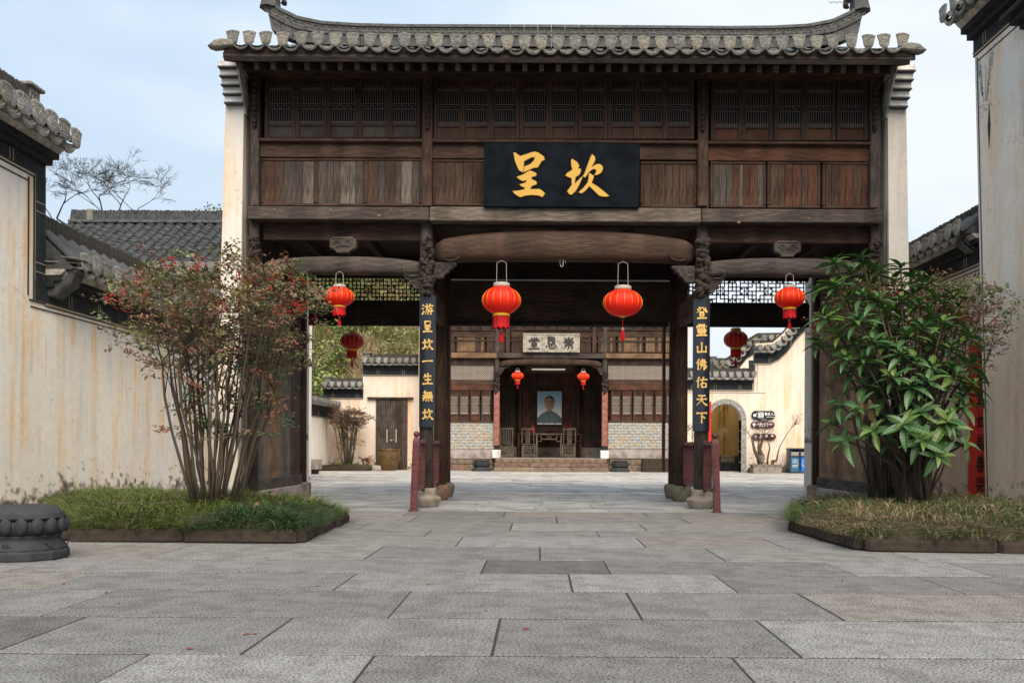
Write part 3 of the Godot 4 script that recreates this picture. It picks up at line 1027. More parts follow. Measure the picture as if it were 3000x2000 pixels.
func ground() -> void:
	var st := S()
	quad(st, Vector3(-250, -0.045, 30), Vector3(-250, -0.045, -400), Vector3(250, -0.045, -400), Vector3(250, -0.045, 30))
	var g := put("ground", st, M.soil_joint)
	g.set_meta("kind", "structure")
	for q in [["front_joint_filler", -6.7, 6.5, 0.5, 11.8], ["courtyard_joint_filler", -7.9, 9.5, 15.31, 33.4]]:      # earth packed in the joints, just below the slabs
		st = S()
		quad(st, Vector3(q[1], 0.0, -q[3]), Vector3(q[1], 0.0, -q[4]), Vector3(q[2], 0.0, -q[4]), Vector3(q[2], 0.0, -q[3]))
		put(q[0], st, M.soil_joint).set_meta("kind", "structure")
	rng.seed = 71
	var all := ["slab0", "slab1", "slab2", "slab3", "slab0", "slab1", "slab5", "slab4", "slab2"]
	var p := place("front_pavement")
	slab_rows(p, "stone_slab", [1.3, 2.1, 2.9, 3.66, 4.45, 5.29, 6.02, 6.74, 7.65, 8.45, 9.17, 9.99, 10.96, 11.8], -6.6, 6.4, Vector2(1.2, 2.0), all,
		{2: [-3.1, -1.6, -0.675, 0.8, 2.2], 3: [-2.26, -1.23, -0.19, 1.09, 2.6], 4: [-2.5, -0.757, 0.52, 1.54, 2.9], 5: [-2.97, -1.23, 0.205, 1.19, 2.55], 6: [-3.6, -2.04, -0.39, 0.49, 2.17, 3.1]})
	p = place("gate_floor")
	slab_rows(p, "floor_tile", [11.8, 12.28, 12.9, 13.5, 14.1, 14.7, 15.3], -4.2, 4.9, Vector2(0.72, 0.98), ["tile0", "tile1", "tile2"], {}, 0.007, 0.002)
	p = place("courtyard_pavement")
	var e := []
	var z := 15.3
	while z < 33.5:
		e.append(z)
		z += rr(0.62, 0.9)
	slab_rows(p, "stone_slab", e, -7.9, 9.5, Vector2(1.7, 3.0), ["court0", "court1", "court2", "court3", "court4", "court5", "court3", "court5"], {}, 0.009, 0.002)
	p = place("side_pavement")      # strips between the gatehouse's side walls and the courts' walls
	slab_rows(p, "stone_slab", [11.8, 13.0, 14.2, 15.3], -6.6, -4.5, Vector2(1.0, 1.4), all)
	slab_rows(p, "stone_slab", [11.8, 13.0, 14.2, 15.3], 5.2, 6.4, Vector2(1.0, 1.4), all)

# ---------------------------------------------------------------- the gatehouse
func gatehouse() -> void:
	rng.seed = 5
	var G := thing("gatehouse", "dark timber two-storey gatehouse with tiled roof, white side piers and lattice windows", "gatehouse", Vector3(0.335, 0, -12.6))
	var ZF := 12.5                                  # front of the columns
	var XL := -4.05
	var XR := 4.74
	# columns: front row, then two rows behind
	for s in [[1251.0, 1249.0, 12.6], [2061.0, 2054.0, 12.6]]:
		var a := W(s[0], 150, s[2])
		var b := W(s[1], 1430, s[2])
		var st := S(true)
		var foot := 0.27
		tube(st, [Vector3(b.x, foot, -s[2]), Vector3(lerpf(b.x, a.x, 0.5), 2.8, -s[2]), Vector3(a.x, 6.2, -s[2])], [0.104, 0.098, 0.074], 14)
		put("column", st, M.grey_v, G)
		st = S()
		pb(st, s[0] - 15, 205, s[0] + 15, 604, 12.47, 0.1, 0.012)
		put("post", st, M.brown_v, G)
		st = S(true)
		lathe(st, [[0.15, 0.0], [0.165, 0.02], [0.205, 0.1], [0.21, 0.13], [0.195, 0.15], [0.145, 0.165], [0.138, 0.19], [0.142, 0.26], [0.128, 0.275]], 28, Transform3D(Basis(), Vector3(b.x, 0, -s[2])))
		put("column_base", st, M.base_stone, G)
	for s in [[-1.604, 14.3, "red_stone"], [2.29, 14.3, "green_stone"], [-1.604, 15.05, "green_stone"], [2.29, 15.05, "green_stone"]]:
		var st := S(true)
		tube(st, [Vector3(s[0], 0.24, -s[1]), Vector3(s[0], 4.0, -s[1])], [0.10, 0.09], 14)
		put("column", st, M.brown_v, G)
		st = S(true)
		lathe(st, [[0.12, 0.0], [0.14, 0.03], [0.168, 0.13], [0.172, 0.19], [0.155, 0.235], [0.12, 0.25]], 24, Transform3D(Basis(), Vector3(s[0], 0, -s[1])))
		put("column_base", st, M[s[2]], G)
	for s in [[XL, 1.0], [XR, -1.0]]:
		var x: float = s[0]
		var f: float = s[1]
		for z in [12.55, 15.15]:
			var st := S(true)
			tube(st, [Vector3(x, 0.24, -z), Vector3(x, 4.05 if z > 13 else 6.15, -z)], [0.075, 0.068], 12)
			put("post", st, M.grey_v if z < 13 else M.dark_v, G)
		box("post_base", M.base_stone, G, Vector3(x + f * 0.03, 0.12, -15.14), Vector3(0.21, 0.24, 0.24), 0.02)
		box("post_base", M.red_stone, G, Vector3(x, 0.085, -12.6), Vector3(0.26, 0.17, 0.30), 0.015)
		# the boarded side of the passage
		var z0 := 12.68
		var tones: Array = ["pale", "tan", "pale", "brown"] if f > 0 else ["honey", "honey", "tan", "honey"]
		for k in 4:
			var w := 0.585
			box("plank", M[tones[k] + "_v"], G, Vector3(x - f * 0.015 + rr(-0.004, 0.004), 1.68, -z0 - w * (k + 0.5)), Vector3(0.03, 2.62, w - 0.006), 0.006)
		box("sill", M.grey_d, G, Vector3(x, 0.295, -13.86), Vector3(0.07, 0.17, 2.36), 0.01)
		for k in 3:
			box("plinth_stone", M.pale_stone, G, Vector3(x - f * 0.01, 0.105, -13.1 - 0.76 * k), Vector3(0.14, 0.21, 0.755), 0.008)
		box("rail", M.dark_d, G, Vector3(x, 3.06, -13.86), Vector3(0.07, 0.14, 2.36), 0.01)
		for k in 5:
			box("plank", M.dark_v, G, Vector3(x - f * 0.012, 3.6, -12.9 - 0.47 * k), Vector3(0.03, 0.94, 0.464), 0.004)
	# tie beams running back from the front columns
	for x in [-1.604, 2.295]:
		box("tie_beam", M.brown_d, G, Vector3(x, 2.975, -13.45), Vector3(0.13, 0.37, 1.6), 0.03)
		box("tie_beam", M.dark_d, G, Vector3(x, 3.9, -13.8), Vector3(0.12, 0.25, 2.5), 0.02)
	# upper floor, its rear and side boarding (they keep the inside dark)
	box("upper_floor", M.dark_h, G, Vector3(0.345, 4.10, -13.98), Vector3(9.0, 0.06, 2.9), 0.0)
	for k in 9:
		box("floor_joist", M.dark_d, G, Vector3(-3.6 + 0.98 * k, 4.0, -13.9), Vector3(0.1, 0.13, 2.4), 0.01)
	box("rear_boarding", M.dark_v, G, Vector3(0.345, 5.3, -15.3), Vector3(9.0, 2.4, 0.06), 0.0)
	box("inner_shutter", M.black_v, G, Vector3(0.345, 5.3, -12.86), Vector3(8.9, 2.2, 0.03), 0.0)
	# balcony beam in three lengths, a shade out of line
	var bm := [[724, 605, 1256, 643, "grey_h"], [1258, 607, 2055, 649, "pale_h"], [2057, 612, 2588, 652, "grey_h"]]
	for i in 3:
		var q: Array = bm[i]
		one("balcony_beam", M[q[4]], G, q[0], q[1], q[2], q[3], 12.36 - 0.004 * (i % 2), 0.2, 0.012)
	for q in [[803, 610], [968, 612], [1145, 613], [1110, 629], [1363, 637], [2173, 628], [2165, 648], [2370, 637], [1548, 609], [1912, 614]]:      # knots where pegs were cut off
		var st := S()
		ball(st, W(q[0], q[1] + 3, 12.358), Vector3(0.026, 0.018, 0.006), Basis(), 5)
		put("knot", st, M.tan_v, G)
	# corner posts of the upper storey and the eave plates
	one("post", M.grey_v, G, 733, 190, 757, 604, 12.47, 0.12, 0.012)
	one("post", M.grey_v, G, 2552, 196, 2576, 610, 12.47, 0.12, 0.012)
	one("eave_beam", M.dark_h, G, 716, 183, 1256, 212, 12.34, 0.16, 0.02)
	one("eave_beam", M.dark_h, G, 1258, 185, 2072, 215, 12.342, 0.16, 0.02)
	one("eave_beam", M.red_h, G, 2074, 188, 2598, 219, 12.34, 0.16, 0.02)
	one("window_head", M.dark_h, G, 757, 210, 1238, 226, 12.5, 0.1, 0.006)
	one("window_head", M.dark_h, G, 1264, 212, 2048, 229, 12.5, 0.1, 0.006)
	one("window_head", M.dark_h, G, 2074, 216, 2556, 232, 12.5, 0.1, 0.006)
	# hanging carved struts in front of the posts
	for q in [[1252, 250, 372], [2062, 258, 378], [744, 250, 362], [2566, 262, 372]]:
		var st := S()
		var c := W(q[0], (q[1] + q[2]) / 2.0, 12.42)
		for k in 7:
			var yy := 0.28 - 0.085 * k
			bx(st, c + Vector3(0, yy, 0), Vector3(0.085 - 0.006 * absf(k - 3), 0.045 if k % 2 else 0.06, 0.10 - 0.008 * k), 0.016)
		bx(st, c + Vector3(0, 0.0, -0.02), Vector3(0.05, 0.62, 0.05), 0.01)
		put("carved_strut", st, M.carved, G)
	# windows
	var wins := []
	for x in [[784, 859], [876, 950], [967, 1042], [1058, 1133], [1149, 1223]]:
		wins.append([x[0], x[1], 226, 404, "dark_v", "ashen_v"])
	for x in [[1285, 1343], [1360, 1429], [1445, 1514], [1531, 1601], [1616, 1686], [1702, 1773], [1788, 1860], [1874, 1942], [1958, 2024]]:
		wins.append([x[0], x[1], 228, 408, "brown_v", "brown_v"])
	for x in [[2090, 2166], [2182, 2256], [2274, 2351], [2364, 2441], [2458, 2536]]:
		wins.append([x[0], x[1], 231, 414, "dark_v", "red_v"])
	for q in wins:
		var m := W((q[0] + q[1]) / 2.0, (q[2] + q[3]) / 2.0, 12.56)
		var ww: float = 0.440 if absf(q[0] - 1655) > 390 else 0.412
		window(G, "lattice_window", ww, 0.872, m, M[q[4]], M.bars, M[q[5]], 10, 0.0065)
	# sills, broad boards and the boarded parapet
	for q in [[757, 404, 1238, 414], [1264, 408, 2048, 418], [2074, 413, 2556, 422]]:
		one("window_sill", M.brown_h, G, q[0], q[1], q[2], q[3], 12.47, 0.12, 0.01)
	one("broad_board", M.brown_h, G, 757, 414, 1238, 461, 12.54, 0.06, 0.008)
	one("broad_board", M.brown_h, G, 1264, 418, 2048, 466, 12.54, 0.06, 0.008)
	one("broad_board", M.red_h, G, 2074, 422, 2556, 472, 12.54, 0.06, 0.008)
	for q in [[772, 919, 471, 595, 5], [932, 1064, 471, 595, 6], [1078, 1228, 471, 595, 6]]:
		framed_planks(G, q[0], q[2], q[1], q[3], 12.57, q[4], ["brown", "ashen", "grey", "ashen", "grey", "pale"], M.brown_h)
	for q in [[1276, 1412, 475, 594, 5], [1886, 2034, 481, 599, 7]]:
		framed_planks(G, q[0], q[2], q[1], q[3], 12.57, q[4], ["brown", "brown", "red"], M.brown_h)
	for q in [[2090, 2236, 481, 600, 8], [2258, 2396, 481, 601, 6], [2420, 2544, 482, 602, 6]]:
		framed_planks(G, q[0], q[2], q[1], q[3], 12.57, q[4], ["brown", "red", "brown", "grey", "pale", "red"], M.brown_h)
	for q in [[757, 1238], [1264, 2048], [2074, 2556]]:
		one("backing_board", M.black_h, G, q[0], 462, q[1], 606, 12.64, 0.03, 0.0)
	# below the balcony: boards set back, moon beams, carved blocks and brackets
	one("hanging_board", M.dark_h, G, 770, 646, 1236, 704, 12.62, 0.06, 0.01)
	one("hanging_board", M.dark_h, G, 1268, 652, 2040, 668, 12.62, 0.06, 0.01)
	one("hanging_board", M.brown_h, G, 2072, 655, 2552, 712, 12.62, 0.06, 0.01)
	moon_beam(G, 1274, 2036, [700, 770], [670, 760], 12.42, 0.30, M.brown_h, 0.09)
	moon_beam(G, 768, 1237, [764, 806], [747, 801], 12.46, 0.22, M.ashen_h, 0.03)
	moon_beam(G, 2070, 2556, [766, 814], [752, 808], 12.46, 0.22, M.ashen_h, 0.03)
	for q in [[1005, 718], [2307, 729]]:
		var c := W(q[0], q[1], 12.5)
		var st := S()
		prism(st, PackedVector2Array([Vector2(-0.13, 0.115), Vector2(0.13, 0.115), Vector2(0.19, 0.07), Vector2(0.19, -0.04), Vector2(0.12, -0.075), Vector2(0.08, -0.12), Vector2(-0.08, -0.12), Vector2(-0.12, -0.075), Vector2(-0.19, -0.04), Vector2(-0.19, 0.07)]), Transform3D(Basis(), c), -0.08, 0.03, 0.012)
		var o := put("carved_block", st, M.ashen_h, G)
		st = S()
		for k in [-1, 1]:
			scroll(st, c + Vector3(k * 0.075, 0.012, 0.032), 0.055, 0.012, 1.8, k)
		ball(st, c + Vector3(0, 0.01, 0.03), Vector3(0.04, 0.04, 0.02))
		tube(st, [c + Vector3(-0.15, 0.085, 0.03), c + Vector3(0.15, 0.085, 0.03)], [0.01, 0.01], 5)
		put("relief", st, M.ashen_h, o)
	bracket(G, 1271, 770, 1337, 817, 12.5, false)
	bracket(G, 2036, 780, 1967, 829, 12.5, true)
	bracket(G, 768, 806, 823, 845, 12.52, false)
	bracket(G, 1236, 805, 1182, 848, 12.52, true)
	bracket(G, 2071, 815, 2121, 860, 12.52, false)
	bracket(G, 2554, 818, 2500, 860, 12.52, true)
	for q in [[1251, 698, 862, 36, 0.052], [2059, 702, 866, 36, 0.052], [745, 690, 825, 26, 0.04], [2564, 700, 830, 26, 0.04]]:
		var a := W(q[0], q[1], 12.42)
		var b := W(q[0], q[2], 12.42)
		var st := S()
		bx(st, (a + b) / 2 + Vector3(0, 0, -0.05), Vector3(0.09, a.y - b.y, 0.1), 0.02)
		lumps(st, (a + b) / 2 + Vector3(0, 0, -0.01), Vector3(0.13, (a.y - b.y) * 0.97, 0.12), q[3] * 2, q[4], int(q[0]))
		put("carved_figure_bracket", st, M.carved, G)
	# the rear row: lintels, openwork transoms, boards above the middle passage
	var ZR := 15.0
	one("lintel_board", M.dark_h, G, 1290, 884, 1985, 942, ZR, 0.07, 0.006)
	one("lintel_board", M.dark_h, G, 1290, 823, 1985, 883, ZR, 0.07, 0.006)
	one("lintel_board", M.black_h, G, 1270, 690, 2010, 818, ZR + 0.05, 0.05, 0.0)
	one("lintel", M.black_h, G, 1303, 943, 1960, 954, ZR - 0.05, 0.16, 0.01)
	one("door_jamb", M.door_red, G, 1309, 954, 1317, 1380, ZR - 0.02, 0.1, 0.004)
	one("door_jamb", M.door_red, G, 1942, 954, 1950, 1383, ZR - 0.02, 0.1, 0.004)
	for q in [[903, 1292, 880, 953], [2004, 2372, 888, 957]]:
		one("lintel_board", M.black_h, G, q[0], q[2], q[1], q[3], ZR, 0.09, 0.006)
		one("lintel_board", M.black_h, G, q[0], 690, q[1], q[2] - 67, ZR, 0.09, 0.0)
	transom(G, 908, 813, 1290, 881, ZR)
	transom(G, 2006, 818, 2366, 888, ZR)
	piers(G)
	roof(G)

func transom(parent: Node3D, x0: float, y0: float, x1: float, y1: float, z: float) -> void:      # openwork of square meshes with rings
	var a := W((x0 + x1) / 2, (y0 + y1) / 2, z + 0.04)
	var w := (x1 - x0) * z / F
	var h := (y1 - y0) * z / F
	var st := S()
	var u := h / 6.0
	var tk := 0.017
	var nx := int(w / u)
	for i in nx + 1:
		var x := -w / 2 + i * u
		for j in 6:
			if (i * 2 + j * 3) % 7 != 5:
				bx(st, a + Vector3(x, h / 2 - (j + 0.5) * u, 0), Vector3(tk, u + tk, 0.02))
	for j in 7:
		for i in nx:
			if (i * 3 + j * 2) % 7 != 6 or j == 0 or j == 6:
				bx(st, a + Vector3(-w / 2 + (i + 0.5) * u, h / 2 - j * u, 0.001), Vector3(u + tk, tk, 0.02))
	var o := put("openwork_transom", st, M.black_h, parent)
	st = S()
	for i in range(0, nx + 1, 3):
		var full := i % 6 == 3
		for cy in ([0.0] if full else [h / 2, -h / 2]):
			var pts := []
			for k in 21:
				var t := TAU * k / 20
				var p := Vector3(-w / 2 + i * u + cos(t) * u * 1.02, cy + sin(t) * u * 1.02, 0.006)
				p.y = clampf(p.y, -h / 2, h / 2)
				pts.append(a + p)
			tube(st, pts, [0.0095], 4)
			for k in 4:
				var t := PI / 4 + PI / 2 * k
				var p := Vector3(-w / 2 + i * u + cos(t) * u * 0.72, cy + sin(t) * u * 0.72, 0.004)
				if absf(p.y) < h / 2:
					ball(st, a + p, Vector3(0.012, 0.012, 0.01), Basis(), 4)
	put("ring_ornament", st, M.black_h, o)

func piers(G: Node3D) -> void:
	for s in [[-4.40, -4.15, 1.0], [5.09, 4.84, -1.0]]:
		var xo: float = s[0]
		var xi: float = s[1]
		var f: float = s[2]
		var st := S()
		var lean := 0.0
		# the side wall: its front edge and the long inner face, battered a little outwards at the foot
		var rings := []
		for y in [0.0, 2.0, 5.5, 6.35]:
			var o: float = xo - f * (6.35 - y) * 0.022
			var i: float = xi + f * (6.35 - y) * -0.012
			rings.append(PackedVector3Array([Vector3(o, y, -12.4), Vector3(i, y, -12.4), Vector3(i, y, -15.75), Vector3(o, y, -15.75)]))
		loft(st, rings)
		put("side_wall", st, M.wall_pier, G)
		box("rear_pier", M.wall_pier, G, Vector3((xo - f * 0.1 + (4.70 if f < 0 else -4.09)) / 2, 2.1, -15.55), Vector3(absf(xo - f * 0.1 - (4.70 if f < 0 else -4.09)), 4.2, 0.38), 0.01)
		st = S()      # the gable above the eaves
		for q in [[13.0, 6.7], [14.0, 7.15], [15.0, 6.75]]:
			bx(st, Vector3((xo + xi) / 2, q[1] - 0.62, -q[0]), Vector3(0.24, 0.7, 0.98))
		put("gable", st, M.wall_pier, G)
		st = S()
		bx(st, Vector3(xi - f * 0.03, 3.2, -12.47), Vector3(0.012, 6.0, 0.008))
		bx(st, Vector3(xi + f * 0.003, 3.0, -12.52), Vector3(0.004, 6.0, 0.008))
		put("edge_line", st, M.line, G)
		# brick corbels stepping forward to carry the eave
		for k in 5:
			var y := 5.60 + 0.107 * k
			var zf := 12.31 - 0.042 * k
			var xm := (xo + xi) / 2 - f * 0.008 * k
			var c := box("corbel", M.whiter, G, Vector3(xm, y + 0.064, -(zf + 12.9) / 2), Vector3(0.245, 0.082, 12.9 - zf), 0.006)
			box("corbel_tile", M.clay_plain, c, Vector3(xm, y + 0.012, -(zf + 12.9) / 2 + 0.012), Vector3(0.262, 0.022, 12.9 - zf), 0.005)
		st = S()      # the painted panel on the flaring cheek above the inner face
		prism(st, PackedVector2Array([Vector2(12.42, 5.5), Vector2(12.72, 5.5), Vector2(12.72, 6.12), Vector2(12.1, 6.05)]), Transform3D(Basis(Vector3(0, 0, -1), Vector3.UP, Vector3(f, 0, 0)), Vector3(xi + f * 0.004, 0, 0)), -0.02, 0.008)
		var o := put("cheek_panel", st, M.white, G)
		st = S()
		for q in [[12.44, 6.00, 0.5, 0.012], [12.50, 5.87, 0.36, 0.01], [12.46, 5.94, 0.1, 0.02], [12.56, 5.93, 0.08, 0.03]]:
			bx(st, Vector3(xi + f * 0.014, q[1], -q[0] - 0.05), Vector3(0.004, q[3], q[2]))
		put("painted_mark", st, M.line, o)

func roof(G: Node3D) -> void:
	rng.seed = 19
	var R := Node3D.new()
	R.name = "roof"
	G.add_child(R)
	var c := 0.335
	var hw := 4.53
	var ze := 11.72
	var ye := W(1655, 150, ze).y
	# the boarded slope, front and rear, sagging a little
	var st := S()
	var prof := [[ze, ye], [12.6, ye + 0.33], [13.4, ye + 0.70], [14.0, ye + 1.06], [14.6, ye + 0.66], [15.4, ye + 0.28], [16.3, ye - 0.05]]
	for i in prof.size() - 1:
		var p: Array = prof[i]
		var q: Array = prof[i + 1]
		bx(st, Vector3(c, (p[1] + q[1]) / 2 - 0.02, -(p[0] + q[0]) / 2), Vector3(hw * 2, 0.05, Vector2(q[0] - p[0], q[1] - p[1]).length() + 0.03), 0.0, Basis(Vector3.RIGHT, atan2(q[1] - p[1], q[0] - p[0])))
	put("roof_boarding", st, M.dark_d, R)
	for s in [[652, 1180, 152, 171, 0.0], [1181, 1790, 155, 173, 0.004], [1791, 2684, 155, 172, 0.0]]:
		one("fascia_board", M.grey_h, R, s[0], s[2], s[1], s[3], ze + s[4], 0.035, 0.006)
	st = S()
	bx(st, Vector3(c, ye + 0.02, -12.1), Vector3(hw * 2 - 0.02, 0.06, 0.9), 0.0, Basis(Vector3.RIGHT, 0.36))
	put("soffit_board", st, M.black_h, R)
	for i in 40:
		var x := c - hw + 0.18 + i * (hw * 2 - 0.36) / 39
		box("rafter", M.grey_d, R, Vector3(x, ye - 0.03, -12.2), Vector3(0.066, 0.10, 0.9), 0.006, Basis(Vector3.RIGHT, 0.36))
	var n := 40
	for i in n:
		var x := c - hw + 0.12 + (hw * 2 - 0.24) * i / (n - 1) + rr(-0.012, 0.012)
		var sag := -0.05 * (1.0 - pow((x - c) / hw, 2.0)) + rr(-0.01, 0.01)
		var B := Basis(Vector3.BACK, rr(-0.06, 0.06)) * Basis(Vector3.RIGHT, rr(-0.08, 0.02))
		put("eave_tile", fan_mesh(), M["clay" if rng.randf() < 0.4 else "clay2"], R, Transform3D(B.scaled_local(Vector3.ONE * 0.178), Vector3(x, ye + 0.045 + sag, -ze + 0.06)))
		if i < n - 1:
			var x2 := x + (hw * 2 - 0.24) / (n - 1) / 2
			put("drip_tile", drip_mesh(), M["clay2" if rng.randf() < 0.25 else "clay"], R, Transform3D(Basis(Vector3.BACK, rr(-0.05, 0.05)).scaled_local(Vector3(0.165, 0.125, 0.3)), Vector3(x2, ye + 0.03 + sag, -ze + 0.065 + rr(-0.01, 0.01))))
		st = S()
		for k in 8:      # the row of cover tiles behind it
			var u := k / 7.0
			var zz := lerpf(ze + 0.0, 13.8, u)
			var yy := ye + 0.08 + sag + (zz - ze) * 0.40 + (zz - ze) * (zz - ze) * 0.028
			bx(st, Vector3(x, yy + 0.01, -zz - 0.15), Vector3(0.15, 0.08, 0.34), 0.035, Basis(Vector3.RIGHT, 0.42))
		put("cover_tile_row", st, M.roof_tile0, R)
	for s in [-1.0, 1.0]:      # the upturned corner tile and its moulded end
		st = S()
		var p := Vector3(c + s * (hw + 0.05), ye + 0.05, -ze + 0.03)
		prism(st, PackedVector2Array([Vector2(-0.2, 0.05), Vector2(-0.05, 0.07), Vector2(0.06, 0.05), Vector2(0.15, -0.03), Vector2(0.08, -0.055), Vector2(-0.2, -0.03)]), Transform3D(Basis(Vector3(s, 0, 0), Vector3.UP, Vector3(0, 0, 1)), p), -0.08, 0.05, 0.02)
		put("corner_tile", st, M.clay2, R)
	ridge(G)

func ridge(G: Node3D) -> void:
	var zc := 13.95
	var ax := 1648.0
	var tops := [[0.0, 81.0], [0.3, 81.5], [0.54, 82.0], [0.69, 80.0], [0.81, 74.0], [0.89, 60.0], [0.95, 35.0], [1.0, 8.0]]
	var at := func(t: float, y: float) -> Vector3:      # no roll: the ridge is level
		return Vector3((ax + t * 874.0 - CX) * zc / F, H - (y - CY) * zc / F, -zc)
	var N := 44
	var layers := [["cap_tile", 0.0, 8.0, 0.11, "roof_tile0"], ["fretted_tile", 8.0, 27.0, 0.085, "clay_plain"], ["moulding_tile", 27.0, 33.0, 0.11, "clay_plain"], ["lower_course", 33.0, 62.0, 0.09, "clay_plain"]]
	var R := Node3D.new()
	R.name = "ridge"
	G.add_child(R)
	for i in N:
		var t0 := -1.0 + 2.0 * i / N
		var t1 := -1.0 + 2.0 * (i + 1) / N
		for L in layers:
			var st := S()
			var rings := []
			for k in 4:
				var t := lerpf(t0 + 0.0006, t1 - 0.0006, k / 3.0)
				var e := pow(absf(t), 9.0)
				var yt: float = ridge_top(tops, absf(t))
				var thick := 1.0 + 0.45 * e
				# the end of the upturned horn is cut slanting inwards towards the foot
				var inset: float = -signf(t) * maxf(absf(t) - 0.93, 0.0) * L[2] / 62.0 * 0.3
				var inset0: float = -signf(t) * maxf(absf(t) - 0.93, 0.0) * L[1] / 62.0 * 0.3
				var a: Vector3 = at.call(t + inset0, yt + L[1] * thick)
				var b: Vector3 = at.call(t + inset, yt + L[2] * thick)
				rings.append(PackedVector3Array([a + Vector3(0, 0, L[3]), b + Vector3(0, 0, L[3]), b - Vector3(0, 0, L[3]), a - Vector3(0, 0, L[3])]))
			loft(st, rings)
			var o := put(L[0], st, M[L[4]], R)
			if L[0] == "fretted_tile":
				st = S()
				var t := (t0 + t1) / 2
				var yt := ridge_top(tops, absf(t))
				var c: Vector3 = at.call(t, yt + 17.5 * (1.0 + 0.45 * pow(absf(t), 9.0)))
				var slope: Vector3 = (at.call(t1, ridge_top(tops, absf(t1))) - at.call(t0, ridge_top(tops, absf(t0)))).normalized()
				var B := Basis(slope, Vector3(-slope.y, slope.x, 0), Vector3.BACK)
				for q in [[-0.06, 0.0], [0.06, 0.0]]:
					var pts := []
					for k in 13:
						var a := TAU * k / 12
						pts.append(c + B * Vector3(q[0] + cos(a) * 0.052 * (1.0 + 0.25 * cos(2 * a)), sin(a) * 0.034, 0.088))
					tube(st, pts, [0.009], 4)
				for sgn in [-1, 1]:
					tube(st, [c + B * Vector3(-0.105, sgn * 0.047, 0.088), c + B * Vector3(0.105, sgn * 0.047, 0.088)], [0.006], 4)
				ball(st, c + B * Vector3(0, 0.022, 0.088), Vector3(0.02, 0.014, 0.01), Basis(), 4)
				ball(st, c + B * Vector3(0, -0.022, 0.088), Vector3(0.02, 0.014, 0.01), Basis(), 4)
				put("fret_relief", st, M.clay, G.get_node("ridge"))
	for s in [-1.0, 1.0]:      # the dragon-fish finial on each horn, and its iron whisker
		var st := S()
		var p: Vector3 = at.call(s * 0.985, 12.0)
		var pts := [p + Vector3(s * 0.02, -0.1, 0), p + Vector3(s * 0.0, 0.1, 0), p + Vector3(-s * 0.05, 0.26, 0), p + Vector3(-s * 0.02, 0.44, 0)]
		tube(st, pts, [0.17, 0.14, 0.12, 0.05], 8)
		rng.seed = 3
		for k in 14:
			ball(st, p + Vector3(-s * rr(-0.02, 0.2), rr(-0.06, 0.3), rr(-0.08, 0.1)), Vector3(rr(0.03, 0.06), rr(0.02, 0.05), 0.05), Basis(Vector3.BACK, rr(-1, 1)), 5)
		ball(st, p + Vector3(-s * 0.16, 0.1, 0), Vector3(0.09, 0.05, 0.07), Basis(Vector3.BACK, s * 0.4), 5)
		put("finial", st, M.clay_plain, R)
		st = S()
		var wp := []
		for k in 14:
			wp.append(p + Vector3(-s * (0.2 + k * 0.022), 0.03 + sin(k * 1.5) * 0.012, 0.05))
		tube(st, wp, [0.005], 4)
		put("whisker", st, M.line, R)

func ridge_top(tab: Array, t: float) -> float:
	for i in tab.size() - 1:
		if t <= tab[i + 1][0]:
			return lerpf(tab[i][1], tab[i + 1][1], (t - tab[i][0]) / (tab[i + 1][0] - tab[i][0]))
	return tab[-1][1]

